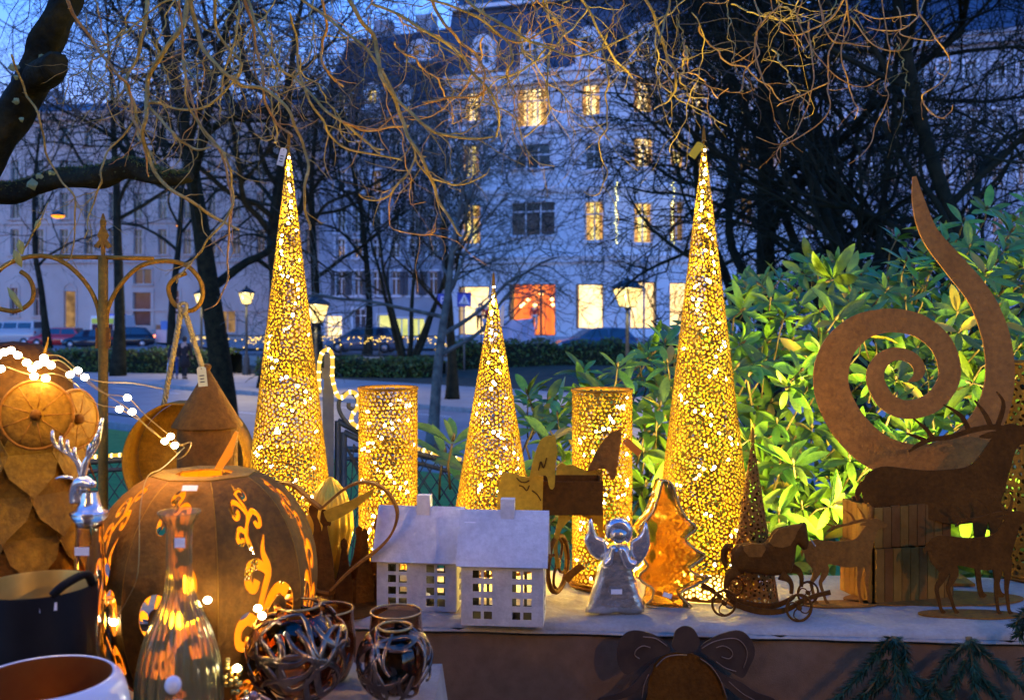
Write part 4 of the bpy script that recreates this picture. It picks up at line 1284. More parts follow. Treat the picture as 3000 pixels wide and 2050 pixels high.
for i in range(2600):
    k = rg.integers(8, len(cb) - 6)
    a = rg.normal(1.57, 0.75)
    c = Vector(cb[k]) + Vector((rg.uniform(-.02, .02), math.cos(a) * rb_[k] * 0.98, math.sin(a) * rb_[k] * 1.0))
    d = Vector((rg.normal() * .5, math.cos(a) + rg.normal() * .4, math.sin(a) + rg.normal() * .4)).normalized()
    e = d.cross(Vector(rg.normal(size=3))).normalized() * 0.002
    m.add([c - e, c + e, c + d * rg.uniform(.004, .013)], [(0, 1, 2)])
o = m.build('moss', moss_m, nt_); o['kind'] = 'stuff'
for px, py, s in ((35, 195, 14), (45, 225, 10), (120, 165, 12), (150, 160, 9), (155, 38, 8), (165, 55, 9), (45, 295, 12), (90, 540, 18), (110, 515, 12), (145, 505, 11), (255, 510, 13), (372, 495, 10), (60, 350, 8)):
    c = P(px, py, 2.97 if py < 400 else 3.0)
    m = MB()
    n = 9
    m.add([c + Vector((0, -.012, 0))] + [c + Vector((math.cos(i * 6.283 / n) * S(s, 3) * rng.uniform(.6, 1.15), rng.uniform(0, .02), math.sin(i * 6.283 / n) * S(s, 3) * rng.uniform(.6, 1.15))) for i in range(n)], [(0, i + 1, (i + 1) % n + 1) for i in range(n)], True)
    m.build('lichen', lichen_m, nt_)

def wiggle(ctrl, d0, d1, amp, rg, k=5):
    """control points in picture px (x, y, width px) -> smooth wiggling 3-D line with radii"""
    c = crom(ctrl, k)
    n = len(c)
    ph = rg.uniform(0, 6.28, 6)
    ds = np.linspace(d0, d1, n) + 0.02 * np.sin(np.arange(n) * 0.5 + ph[4])
    out = []; rad = []
    for i in range(n):
        s = i / n * len(ctrl)
        x = c[i][0] + amp * (math.sin(s * 2.7 + ph[0]) + 0.6 * math.sin(s * 5.9 + ph[1]))
        y = c[i][1] + amp * 0.6 * (math.sin(s * 3.1 + ph[2]))
        out.append(P(x, y, ds[i])); rad.append(max(c[i][2] * .74, 1.4) * ds[i] / F / 2)
    return out, rad

NT = 0
def twig(ctrl, d0, d1=None, amp=3.0, seed=0, mt=None, kids=3, kl=120, up=0.3):
    global NT
    d1 = d0 if d1 is None else d1
    rg = np.random.default_rng(1000 + seed)
    p, r = wiggle(ctrl, d0, d1, amp, rg)
    m = MB()
    m.tube(p, r, 6)
    n = len(p)
    # knobbly buds and spurs
    for i in range(2, n - 1):
        if rg.random() < 0.35:
            dr = Vector(rg.normal(size=3)); dr.normalize()
            q = Vector(p[i]); L = r[i] * rg.uniform(1.6, 3.2)
            m.tube([q, q + dr * L * .6, q + dr * L], [r[i] * .55, r[i] * .45, r[i] * .12], 4, cap=False)
    for kx in range(kids):
        i = int(rg.uniform(0.15, 0.95) * (n - 2))
        q = np.array(p[i]); dd = np.array(p[i + 1]) - q
        dd /= np.linalg.norm(dd)
        nd = dd * 0.7 + rand_perp(dd, rg) * 0.75
        nd[1] *= 0.4
        L = kl * rg.uniform(.4, 1.4) * d0 / F
        pts = [q]; st = L / 7
        cur = rg.normal(size=3) * 0.09
        for j in range(7):
            nd = nd + cur + rg.normal(size=3) * .24 + np.array([0, 0, -0.10 + up * .5 * (j / 7)])
            nd /= np.linalg.norm(nd)
            pts.append(pts[-1] + nd * st)
        r0 = min(r[i] * .5, S(4, d0) / 2)
        m.tube(pts, np.linspace(r0, r0 * .4, 8), 4)
    NT += 1
    return m.build('twig', mt or twig_m, nt_)

# prominent twigs traced from the picture: (x, y, width)
TW = [
 ([(190, -30, 16), (215, 40, 14), (290, 150, 12), (345, 215, 12), (380, 270, 11), (395, 350, 11), (420, 430, 10), (440, 515, 6)], 2.3),
 ([(560, -40, 22), (540, 60, 20), (480, 150, 18), (430, 255, 18), (428, 330, 16), (425, 430, 16), (470, 530, 14), (560, 590, 13), (650, 650, 12), (700, 672, 9)], 2.15),
 ([(440, -40, 18), (425, 80, 16), (390, 190, 14), (370, 240, 12), (395, 330, 12), (410, 400, 10), (455, 480, 9)], 2.5),
 ([(545, -40, 20), (580, 90, 18), (620, 180, 16), (700, 245, 15), (770, 262, 14), (850, 330, 13), (885, 420, 12), (900, 500, 12), (893, 600, 11), (905, 670, 8)], 2.1),
 ([(700, -40, 14), (740, 80, 12), (768, 200, 12), (770, 260, 12), (810, 360, 10), (855, 400, 9)], 2.2),
 ([(620, -30, 14), (640, 100, 12), (705, 190, 12), (610, 310, 10), (480, 310, 8), (470, 280, 6)], 2.4),
 ([(470, 300, 14), (440, 310, 12), (490, 375, 11), (530, 410, 11), (580, 440, 10), (620, 430, 6)], 2.1),
 ([(535, 180, 10), (550, 300, 10), (620, 410, 10), (670, 480, 10), (683, 560, 9), (660, 640, 9), (600, 720, 8), (555, 770, 7), (520, 830, 6)], 2.0),
 ([(520, 0, 10), (545, 210, 9), (590, 370, 8), (650, 450, 9), (676, 560, 9), (672, 660, 8), (668, 790, 7), (640, 880, 6), (600, 910, 4)], 2.05),
 ([(30, 160, 9), (70, 260, 9), (110, 330, 9), (130, 430, 8), (175, 520, 8), (220, 600, 7), (215, 730, 5), (190, 770, 4)], 2.2),
 ([(395, 350, 8), (330, 430, 8), (295, 500, 8), (290, 560, 7), (255, 650, 6), (250, 700, 4)], 2.3),
 ([(720, -20, 12), (750, 60, 11), (820, 200, 12), (880, 240, 11), (960, 330, 12), (1060, 400, 12), (1110, 450, 8)], 2.5),
 ([(930, -30, 12), (960, 60, 12), (940, 130, 11), (955, 200, 10), (1000, 255, 9)], 2.4),
 ([(850, 40, 10), (862, 100, 10), (890, 250, 10), (940, 350, 10), (990, 420, 9), (1080, 450, 8), (1180, 470, 6)], 2.3),
 ([(1010, -30, 20), (1060, 60, 18), (1100, 130, 18), (1120, 220, 18), (1165, 320, 17), (1200, 400, 16), (1250, 500, 15), (1290, 590, 13), (1340, 680, 9), (1350, 690, 5)], 2.2),
 ([(880, 0, 10), (1000, 80, 12), (1090, 170, 12), (1170, 290, 13), (1230, 360, 13), (1290, 390, 12), (1350, 405, 11), (1450, 400, 7)], 2.35),
 ([(1000, 355, 12), (1060, 380, 12), (1130, 375, 11), (1200, 370, 9)], 2.3),
 ([(1215, 430, 9), (1200, 500, 9), (1150, 560, 9), (1095, 590, 7), (1050, 565, 4)], 2.25),
 ([(1220, 460, 8), (1260, 520, 8), (1330, 540, 8), (1400, 525, 6), (1440, 490, 4)], 2.3),
 ([(1080, 10, 10), (1200, 60, 12), (1320, 140, 14), (1380, 200, 13), (1450, 300, 10), (1460, 400, 8)], 2.5),
 ([(1270, -20, 14), (1290, 60, 13), (1340, 110, 12), (1400, 170, 11), (1420, 240, 8), (1415, 300, 6)], 2.4),
 ([(1330, -30, 13), (1450, 60, 12), (1530, 110, 12), (1580, 130, 11), (1660, 160, 10), (1740, 155, 9), (1860, 90, 6)], 2.3),
 ([(1250, 0, 10), (1400, 50, 10), (1480, 120, 10), (1500, 180, 9), (1480, 220, 6)], 2.2),
 ([(1590, -20, 9), (1620, 90, 8), (1600, 200, 8), (1610, 330, 7), (1530, 400, 6)], 2.6),
 ([(1420, 80, 8), (1510, 125, 8), (1580, 95, 8), (1660, 60, 6), (1700, 20, 5)], 2.3),
 ([(1700, -20, 12), (1750, 90, 10), (1820, 190, 9), (1850, 230, 7)], 2.8),
 ([(1880, -20, 12), (1930, 80, 12), (1955, 170, 11), (1985, 240, 10), (1960, 290, 8), (1920, 320, 5)], 2.2),
 ([(1960, -20, 9), (1950, 60, 9), (1930, 130, 7)], 2.2),
 ([(1150, 570, 6), (1140, 660, 5), (1250, 690, 6), (1275, 650, 4)], 2.6),
 ([(700, -20, 8), (690, 100, 8), (650, 260, 7), (640, 330, 5)], 2.6),
 ([(800, 420, 8), (815, 390, 8), (790, 300, 7), (830, 200, 6)], 2.3),
 ([(240, 200, 5), (300, 260, 5), (330, 340, 4), (380, 390, 3)], 2.8),
 ([(1240, 300, 12), (1300, 290, 11), (1400, 280, 9), (1420, 250, 6)], 2.3),
 ([(1420, 300, 7), (1500, 340, 6), (1560, 460, 5), (1620, 490, 4)], 2.5),
]
for i, (c, d) in enumerate(TW):
    twig(c, d, d + rng.uniform(-.15, .2), 4.0, i, twig_m if i % 4 else twig_o, kids=5, kl=170)
# right-hand cluster, orange light put into its twig colour
TR = [
 [(2205, -20, 8), (2228, 60, 8), (2212, 120, 8), (2232, 230, 7), (2260, 275, 4)], [(2290, 10, 8), (2225, 80, 8), (2213, 110, 7), (2225, 160, 7), (2185, 200, 7), (2175, 260, 6), (2155, 272, 4)],
 [(2480, -20, 13), (2430, 60, 11), (2370, 88, 9), (2330, 105, 9), (2285, 92, 7)], [(2475, -10, 10), (2480, 40, 9), (2460, 90, 8), (2430, 150, 8), (2428, 220, 8), (2424, 260, 7), (2430, 330, 6), (2350, 395, 6), (2285, 425, 5), (2215, 400, 4)],
 [(2370, 60, 8), (2372, 130, 8), (2385, 230, 7), (2365, 310, 7), (2330, 390, 6), (2300, 410, 5), (2278, 440, 4), (2285, 478, 3)], [(2480, 0, 8), (2485, 80, 8), (2465, 150, 7), (2480, 230, 7), (2500, 290, 7), (2512, 320, 5), (2505, 350, 3)],
 [(2490, 50, 8), (2560, 130, 7), (2630, 150, 7), (2670, 105, 5)], [(2500, 30, 7), (2580, 55, 7), (2680, 42, 6)],
 [(2690, -20, 9), (2695, 40, 9), (2740, 110, 8), (2785, 175, 8), (2760, 235, 8), (2705, 280, 8), (2710, 310, 7), (2755, 347, 6), (2780, 330, 5), (2795, 308, 3)], [(2710, -10, 8), (2690, 50, 8), (2640, 85, 7), (2580, 90, 6), (2540, 80, 4)],
 [(2580, -20, 7), (2600, 100, 6), (2605, 160, 6), (2595, 240, 6), (2600, 290, 6), (2570, 360, 5), (2545, 430, 5), (2490, 480, 3)], [(2430, 240, 7), (2370, 270, 7), (2310, 295, 6), (2275, 312, 4)],
 [(2350, 0, 7), (2340, 60, 7), (2390, 160, 6), (2460, 230, 6), (2530, 255, 5), (2580, 230, 4)], [(2080, 10, 7), (2120, 8, 6), (2150, -10, 5)], [(2630, 20, 7), (2640, 70, 7), (2645, 105, 6), (2720, 118, 6), (2768, 106, 4)],
 [(2395, -20, 7), (2410, 60, 7), (2440, 120, 7), (2500, 130, 6), (2550, 137, 4)], [(2250, -20, 6), (2270, 40, 6), (2310, 90, 5), (2345, 140, 4)],
]
for i, c in enumerate(TR):
    c = [(q[0], q[1], q[2] * .78) for q in c]
    twig(c, 2.15 + (i % 5) * .07, 2.1 + (i % 3) * .06, 2.0, 200 + i, twig_o, kids=3, kl=70)
# random thinner hanging twigs in front of and behind these
for i in range(84):
    rg = np.random.default_rng(500 + i)
    x = rg.uniform(220, 2050) if i < 76 else rg.uniform(2100, 2750)
    y = rg.uniform(-60, 160)
    d = rg.uniform(2.3, 4.6)
    L = rg.uniform(150, 480) if i < 76 else rg.uniform(120, 300)
    a = rg.normal(0.15, 0.7)
    pts = [(x, y)]
    n = 7
    w0 = rg.uniform(5, 11) * 2.4 / d
    cur = rg.normal(0, .22)
    for j in range(n):
        a += cur * .5 + rg.normal(0, .22)
        a *= 0.95
        pts.append((pts[-1][0] + math.sin(a) * L / n, pts[-1][1] + math.cos(a) * L / n))
    if rg.random() < .5:
        pts.append((pts[-1][0] + rg.uniform(20, 60) * (1 if a > 0 else -1), pts[-1][1] - rg.uniform(-15, 30)))
    ctrl = [(q[0], q[1], w0 * (1 - .6 * j / len(pts))) for j, q in enumerate(pts)]
    twig(ctrl, d, d + rg.uniform(-.3, .3), 4.5, 700 + i, twig_m if rg.random() < .6 else twig_o, kids=5, kl=190)
# fine far twigs of the same crown, seen against the sky
m = MB()
for i in range(700):
    rg = np.random.default_rng(9000 + i)
    x = rg.uniform(60, 1250) if i < 560 else rg.uniform(1250, 2200); y = rg.uniform(-80, 300)
    d = rg.uniform(3.5, 6.0)
    a = rg.normal(0.1, .9)
    L = rg.uniform(80, 300)
    pts = [P(x, y, d)]
    dd = d
    cur = rg.normal(0, .15)
    for j in range(7):
        a += cur + rg.normal(0, .3)
        x += math.sin(a) * L / 7; y += math.cos(a) * L / 7 * (0.9); dd += rg.normal(0, .03)
        pts.append(P(x, y, dd))
    m.tube(pts, np.linspace(S(4.2, 3.5), S(1.5, 3.5), 8) / 2, 3, cap=False)
o = m.build('fine_twigs', mat('twig_far', (0.035, 0.028, 0.024), (0.08, 0.06, 0.045), rough=.8, scale=10), nt_); o['kind'] = 'stuff'
# a few leftover leaves
leaf_y = mat('yellow_leaf', (0.35, 0.30, 0.05), (0.25, 0.30, 0.08), rough=0.5, scale=30)
for c, d, l, w in (((40, 730), 2.0, 60, 12), ((20, 840), 2.0, 90, 10), ((118, 640), 2.05, 40, 9), ((55, 700), 2.0, 50, 12)):
    a = P(c[0], c[1], d)
    m = MB()
    dr = Vector((rng.uniform(-.5, .8), 0, -1)).normalized(); sd = Vector((dr.z, 0, -dr.x))
    L = S(l, d); w_ = S(w, d)
    m.add([a, a + dr * L * .3 + sd * w_, a + dr * L * .7 + sd * w_ * .8, a + dr * L, a + dr * L * .7 - sd * w_ * .8, a + dr * L * .3 - sd * w_, a + dr * L * .5 + Vector((0, -.006, 0))], [(0, 1, 6), (1, 2, 6), (2, 3, 6), (3, 4, 6), (4, 5, 6), (5, 0, 6)], True)
    m.build('leaf', leaf_y, nt_)
twig([(-20, 800, 8), (60, 740, 7), (110, 660, 6), (140, 590, 4)], 2.0, 2.0, 2, 991, twig_m, 2, 80)

# ================================================================ rhododendrons
leaf_m = mat('rhododendron_leaf', (0.08, 0.165, 0.012), (0.13, 0.24, 0.02), rough=0.36, scale=14, detail=6, rand=0.42, spec=0.5, speck=.22, sscale=60, bump=.12, bscale=60)
leaf_ym = mat('rhododendron_old_leaf', (0.30, 0.27, 0.03), (0.36, 0.24, 0.03), rough=0.45, scale=20)
stem_m = mat('rhododendron_stem', (0.10, 0.07, 0.025), (0.16, 0.11, 0.04), rough=0.6, scale=30)
bud_m = mat('rhododendron_bud', (0.30, 0.30, 0.06), (0.38, 0.32, 0.08), rough=0.5, scale=30)
def leaf_mesh(var):
    rg = np.random.default_rng(var)
    L = 1.0; w = rg.uniform(.13, .165); droop = rg.uniform(-.04, .34); fold = rg.uniform(.02, .10); bend = rg.uniform(-.10, .10)
    m = MB()
    xs = [0, .08, .22, .40, .58, .76, .90, 1.0]
    ws = [.10, .28, .72, .95, 1.0, .82, .45, .04]
    vs = []
    for x, q in zip(xs, ws):
        z = -droop * x * x
        yb = bend * x * x; vs += [(x, yb - w * q, z + fold * q + .012 * math.sin(x * 9 + var)), (x, yb, z), (x, yb + w * q, z + fold * q + .012 * math.sin(x * 8 + var * 2))]
    fs = []
    for i in range(len(xs) - 1):
        a = i * 3
        fs += [(a, a + 3, a + 4, a + 1), (a + 1, a + 4, a + 5, a + 2)]
    m.add(vs, fs, True)
    return m
LV = [leaf_mesh(40 + i) for i in range(10)]
LD = {}
def bush(label, whorls, name='rhododendron', limit=300, base=None):
    """whorls: list of (pos, axis, size, nleaf)"""
    t = thing(name, label, 'shrub', base)
    stuff = MB(); st = MB(); cnt = 0
    stuffy = MB()
    whorls = sorted(whorls, key=lambda w: w[0].y)
    for wi, (p, ax, sz, nl) in enumerate(whorls):
        rg = np.random.default_rng(5000 + wi)
        ax = ax.normalized()
        q = Vector((0, 0, 1)).rotation_difference(ax)
        # shoot
        low = p - ax * sz * 0.9 + Vector((rg.normal() * .02, .06, -.05))
        st.tube([low, p - ax * sz * .6, p + ax * sz * .12], [sz * .035, sz * .032, sz * .028], 5)
        st.tube([p + ax * sz * .1, p + ax * sz * .2, p + ax * sz * .32], [sz * .04, sz * .055, sz * .008], 6)
        a0 = rg.uniform(0, 6.28)
        for k in range(nl):
            a = a0 + k * 2.39996
            el = rg.uniform(-.15, .55) + (0.45 if k < 2 else 0)
            L = sz * rg.uniform(.60, 1.2)
            dr = q @ Vector((math.cos(a) * math.cos(el), math.sin(a) * math.cos(el), math.sin(el)))
            up = q @ Vector((-math.cos(a) * math.sin(el), -math.sin(a) * math.sin(el), math.cos(el)))
            sd = up.cross(dr)
            M3 = Matrix((dr * L, sd * L, up * L)).transposed()
            pos = p - ax * sz * .06 * k / nl + dr * sz * .05
            var = int(rg.integers(0, 10))
            old = rg.random() < 0.035
            if cnt < limit and not old:
                if var not in LD:
                    o = LV[var].build('leaf', leaf_m, t, local=True); LD[var] = o.data
                else:
                    o = bpy.data.objects.new('leaf', LD[var]); COL.objects.link(o); o.parent = t
                M4 = M3.to_4x4(); M4.translation = pos - ORG[t.name]
                o.matrix_local = M4
                cnt += 1
            else:
                tgt = stuffy if old else stuff
                tgt.add([M3 @ Vector(v) + pos for v in LV[var].v], LV[var].f, True)
    if stuff.n:
        o = stuff.build('foliage', leaf_m, t); o['kind'] = 'stuff'
    if stuffy.n:
        o = stuffy.build('old_foliage', leaf_ym, t); o['kind'] = 'stuff'
    o = st.build('shoots', [stem_m], t); o['kind'] = 'stuff'
    return t
wh = []
rg = np.random.default_rng(77)
# big bush: front surface given in picture space outline, several depth layers; real positions in space
def top_y(px):
    return float(np.interp(px, [2060, 2130, 2250, 2350, 2450, 2560, 2620, 2720, 2850, 3000, 3150], [1180, 860, 790, 720, 720, 770, 700, 650, 620, 600, 600]))
for lay, (dd, n) in enumerate(((2.80, 78), (2.96, 110), (3.15, 120), (3.4, 115), (3.7, 120))):
    k = 0
    while k < n:
        px = rg.uniform(2090, 3120); py = rg.uniform(560, 1700)
        if py < top_y(px) + (0 if lay > 1 else 60 * (2 - lay)) + rg.uniform(-20, 50):
            continue
        if lay == 0 and px < 2200 and py > 1400: continue
        d = dd + rg.uniform(-.12, .12) + (py - 1100) * -0.00012
        ax = Vector((rg.normal() * .45, -0.75 + rg.normal() * .35, 0.75 + rg.normal() * .3))
        wh.append((P(px, py, d), ax, rg.uniform(.068, .102), int(rg.integers(6, 10))))
        k += 1
bush('large rhododendron with glossy leaves lit from below, at the right', wh, base=Vector((1.9, 3.4, 0.0)))
wh = []
def top2(px):
    return float(np.interp(px, [1290, 1400, 1560, 1640, 1720, 1800, 1900, 1990, 2100], [1350, 1330, 1130, 1080, 1050, 1040, 1000, 960, 900]))
for lay, (dd, n) in enumerate(((2.88, 34), (3.08, 46), (3.3, 40))):
    k = 0
    while k < n:
        px = rg.uniform(1540, 2080); py = rg.uniform(960, 1620)
        if py < top2(px) + 40 - 20 * lay:
            continue
        d = dd + rg.uniform(-.1, .1)
        ax = Vector((rg.normal() * .4, -0.6 + rg.normal() * .35, 0.85 + rg.normal() * .25))
        wh.append((P(px, py, d), ax, rg.uniform(.075, .105), int(rg.integers(6, 9))))
        k += 1
for px, py, d in ((1325, 1300, 2.7), (1370, 1390, 2.8), (1300, 1340, 2.9), (1490, 1420, 2.9)):
    wh.append((P(px, py, d), Vector((.2, -.4, .9)), .11, 6))
bush('smaller rhododendron with darker leaves between the short cone and the tall right cone', wh, base=Vector((0.6, 3.1, 0.0)), limit=250)

# ================================================================ garden fence, gate and rope light
fd = 3.85
rope_m = glow('rope_light', (1.0, 0.52, 0.06), 0.17, 'NONE')
rope_b = glow('rope_light_node', (1.0, 0.72, 0.26), 0.9, 'NONE')
fn = thing('garden_fence', 'low iron garden fence with diamond wire mesh behind the stall', 'fence', P(700, 1500, fd))
def fz(px):
    return float(np.interp(px, [-200, 240, 560, 940, 1010, 1215, 1345, 1600], [1345, 1340, 1318, 1300, 1300, 1312, 1345, 1370]))
for name, x0, x1 in (('left_rail', -200, 945), ('right_rail', 1005, 1600)):
    for off, r in ((14, 0.016), (42, 0.011)):
        m = MB(); m.tube([P(x, fz(x) + off, fd) for x in np.linspace(x0, x1, 14)], r, 6, flat=(1, .8)); m.build('rail', iron, fn)
for x in (-150, 100, 560, 1420):
    m = MB(); m.tube([P(x, fz(x), fd + .01), P(x, 2300, fd + .01)], 0.018, 6); m.build('post', iron, fn)
m = MB()
for x in np.arange(-400, 1700, 42):
    for sg in (-1, 1):
        a = (x, 1335); b = (x + sg * 420, 1960)
        m.tube([P(a[0], a[1] + 14, fd + sg * .004), P(b[0], b[1], fd + sg * .004)], 0.0022, 4, cap=False)
o = m.build('wire_mesh', iron, fn); o['kind'] = 'stuff'
gt = thing('garden_gate', 'iron garden gate with a square post and scroll top wound with rope light', 'gate', P(990, 2100, 3.6))
m = MB(); m.hexa([P(945, 2300, 3.6), P(980, 2300, 3.6), P(980, 2300, 3.645), P(945, 2300, 3.645)], [P(945, 1138, 3.6), P(978, 1138, 3.6), P(978, 1138, 3.645), P(945, 1138, 3.645)])
m.hexa([P(948, 1138, 3.6), P(975, 1138, 3.6), P(975, 1138, 3.64), P(948, 1138, 3.64)], [P(950, 1036, 3.605), P(972, 1036, 3.605), P(972, 1036, 3.635), P(950, 1036, 3.635)])
m.hexa([P(943, 1110, 3.595), P(980, 1110, 3.595), P(980, 1110, 3.65), P(943, 1110, 3.65)], [P(943, 1078, 3.595), P(980, 1078, 3.595), P(980, 1078, 3.65), P(943, 1078, 3.65)])
m.build('gate_post', mat('grey_iron', (0.10, 0.10, 0.09), (0.15, 0.15, 0.13), rough=.6, scale=15), gt)
sp = [(1045, 1180), (1046, 1195), (1032, 1200), (1020, 1190), (1022, 1172), (1040, 1162), (1048, 1172), (1050, 1190)]
m = MB()
m.tube([P(x, y, 3.6) for x, y in crom([(1060, 1262), (1025, 1245), (1000, 1215), (992, 1185), (1002, 1160), (1025, 1150), (1044, 1162), (1048, 1185), (1036, 1198), (1022, 1192), (1022, 1180)], 5)], 0.008, 6)
m.build('scroll', iron, gt)
for pts in ([(990, 1232), (990, 2000)], [(1008, 1265), (1008, 2000)], [(990, 1232), (1060, 1270), (1200, 1300)], [(1008, 1265), (1060, 1290), (1200, 1320)]):
    m = MB(); m.tube([P(x, y, 3.62) for x, y in pts], 0.012, 5); m.build('bar', iron, gt)
m = MB()
for x in np.arange(900, 1330, 34):
    for sg in (-1, 1):
        a = [(x, 1300), (x + sg * 330, 1800)]
        if min(a[0][0], a[1][0]) < 1008: 
            t0 = 0
        m.tube([P(max(a[0][0], 1010), a[0][1], 3.63), P(max(a[1][0], 1010), a[1][1], 3.63)], .0022, 4, cap=False)
o = m.build('wire_mesh', iron, gt); o['kind'] = 'stuff'
rpz = thing('rope_light', 'glowing yellow rope light running along fence top and gate scroll', 'rope light', P(700, 1345, 3.6))
paths = [([(x, fz(x)) for x in np.linspace(-150, 930, 24)], fd - .03),
         ([(936, 1150), (934, 1105), (936, 1060), (945, 1032), (960, 1024), (972, 1036), (974, 1070), (973, 1100), (980, 1135), (990, 1160), (1005, 1163), (1020, 1150), (1038, 1150), (1050, 1170), (1046, 1195), (1032, 1215), (1030, 1235), (1045, 1248), (1062, 1256)], 3.57),
         ([(x, fz(x)) for x in np.linspace(1062, 1352, 12)], fd - .03)]
for pts, d in paths:
    c = crom([tuple(P(x, y, d)) for x, y in pts], 6)
    m = MB(); m.tube(c, 0.0075, 6); m.build('tube', rope_m, rpz)
    L = np.concatenate([[0], np.cumsum(np.linalg.norm(np.diff(c, axis=0), axis=1))])
    for s in np.arange(0.01, L[-1], 0.032):
        i = min(int(np.searchsorted(L, s)), len(c) - 1)
        if 'rope0' not in LD:
            mm = MB(); mm.ball((0, 0, 0), .0085, 6, 4); o = mm.build('bulb', rope_b, rpz, local=True); LD['rope0'] = o.data
        else:
            o = bpy.data.objects.new('bulb', LD['rope0']); COL.objects.link(o); o.parent = rpz
        o.location = Vector(c[i]) - ORG[rpz.name]
lf = thing('lawn_rail', 'thin low dark rail at the far edge of the lawn', 'rail', gp(300, 24.5, -1.0))
m = MB(); m.tube([SN(-12, -8.9, -0.62), SN(14, -8.9, -0.62)], .02, 5); m.build('rail', iron, lf)
for u in range(-12, 15, 3):
    m = MB(); m.tube([SN(u, -8.9, -1.1), SN(u, -8.9, -0.6)], .022, 5); m.build('post', iron, lf)
# ================================================================ stall tables
ZT = 1.0
def tf(X):            # front edge of the back table
    return 1.958 - 0.074 * X
def tdep(py):         # depth of a point on the table plane seen at picture row py
    return (CZ - ZT) * F / (py - HY)
board = mat('table_board', (0.12, 0.08, 0.05), (0.18, 0.12, 0.08), rough=.7, scale=6)
tb = thing('display_table', 'long stall table under the white sheet, carrying cones, houses and deer', 'table', (0, 2.15, 0))
m = MB(); m.hexa([(-1.6, tf(-1.6) + .02, ZT - .04), (1.35, tf(1.35) + .02, ZT - .04), (1.35, tf(1.35) + .42, ZT - .04), (-1.6, tf(-1.6) + .42, ZT - .04)], [(-1.6, tf(-1.6) + .02, ZT - .006), (1.35, tf(1.35) + .02, ZT - .006), (1.35, tf(1.35) + .42, ZT - .006), (-1.6, tf(-1.6) + .42, ZT - .006)])
m.build('table_top', board, tb)
for x in (-1.5, 1.25):
    for y in (.06, .38):
        m = MB(); m.box((x, tf(x) + y, .48), (.05, .05, .96)); m.build('leg', board, tb)
def sheet(name, label, x0, x1, yf, dep, z, drop, mt, seed):
    rg = np.random.default_rng(seed); ph = rg.uniform(0, 6.28, 8)
    nx = 90
    prof = [(dep, -drop), (dep, -.02), (dep - .006, -.004), (dep - .02, 0)] + [(dep * k / 10, 0) for k in range(9, 0, -1)] + [(.012, 0), (.004, -.003), (0, -.010), (-.002, -.022), (-.003, -drop * .6), (-.004, -drop)]
    m = MB(); vs = []
    k = len(prof)
    for i in range(nx + 1):
        X = x0 + (x1 - x0) * i / nx
        for (a, b) in prof:
            w = .0016 * math.sin(X * 21 + ph[0] + a * 9) + .0012 * math.sin(X * 47 + a * 30 + ph[1]) + .0012 * math.sin(a * 55 + ph[2])
            vs.append((X, yf(X) + a + (.002 * math.sin(X * 30 + ph[3]) if b < -.015 else 0), z + b + (w if b > -.004 else 0)))
    m.add(vs, [(i * k + j, (i + 1) * k + j, (i + 1) * k + j + 1, i * k + j + 1) for i in range(nx) for j in range(k - 1)], True)
    return tag(m.build(name, mt), label, 'tablecloth')
sheet('table_sheet', 'off-white sheet covering the back display table', -1.6, 1.35, tf, .43, ZT, .018, cloth_w, 3)
# burlap skirt with soft folds
m = MB(); vs = []
nx, nz = 160, 14
for i in range(nx + 1):
    X = -1.6 + 2.95 * i / nx
    for j in range(nz + 1):
        v = j / nz
        fold = (.005 + .028 * v) * (math.sin(X * 11 + 1.3) + .5 * math.sin(X * 27) + .3 * math.sin(X * 53 + 2))
        vs.append((X, tf(X) + .004 + fold * .6 * v, ZT - .012 - v * .95))
m.add(vs, [(i * (nz + 1) + j, (i + 1) * (nz + 1) + j, (i + 1) * (nz + 1) + j + 1, i * (nz + 1) + j + 1) for i in range(nx) for j in range(nz)], True)
tag(m.build('burlap_skirt', cloth_b), 'brown burlap cloth hanging down the front of the back table', 'cloth')
# left front table
tl = thing('front_table', 'nearer stall table at lower left under a grey cloth', 'table', (-.7, 1.3, 0))
XR = -.122
m = MB(); m.box((XR - .72 - .01, 1.24, ZT - .03), (1.42, .94, .04)); m.build('table_top', board, tl)
for x in (XR - .08, XR - 1.36):
    for y in (.85, 1.65):
        m = MB(); m.box((x, y, .47), (.05, .05, .94)); m.build('leg', board, tl)
m = MB(); vs = []
nx, ny = 40, 26
for i in range(nx + 1):
    for j in range(ny + 1):
        X = XR - 1.45 + 1.45 * i / nx; Y = .76 + .98 * j / ny
        vs.append((X, Y, ZT - .004 + .0015 * math.sin(X * 30 + Y * 9) + .001 * math.sin(Y * 40)))
m.add(vs, [(i * (ny + 1) + j, (i + 1) * (ny + 1) + j, (i + 1) * (ny + 1) + j + 1, i * (ny + 1) + j + 1) for i in range(nx) for j in range(ny)], True)
# overhang: right and back sides
for edge in ('R', 'B'):
    vs = []
    n = 40
    for i in range(n + 1):
        for j in range(9):
            v = j / 8
            t = i / n
            if edge == 'R':
                q = (XR + .012 * min(v * 4, 1) + .006 * v * math.sin(t * 40), .76 + .98 * t, ZT - .004 - v * .35)
            else:
                q = (XR - 1.45 + 1.45 * t, 1.74 + .012 * min(v * 4, 1) + .006 * v * math.sin(t * 50), ZT - .004 - v * .35)
            vs.append(q)
    m.add(vs, [(i * 9 + j, (i + 1) * 9 + j, (i + 1) * 9 + j + 1, i * 9 + j + 1) for i in range(n) for j in range(8)], True)
tag(m.build('grey_tablecloth', cloth_w), 'pale grey cloth on the front table, its corner beside the glass globes', 'tablecloth')

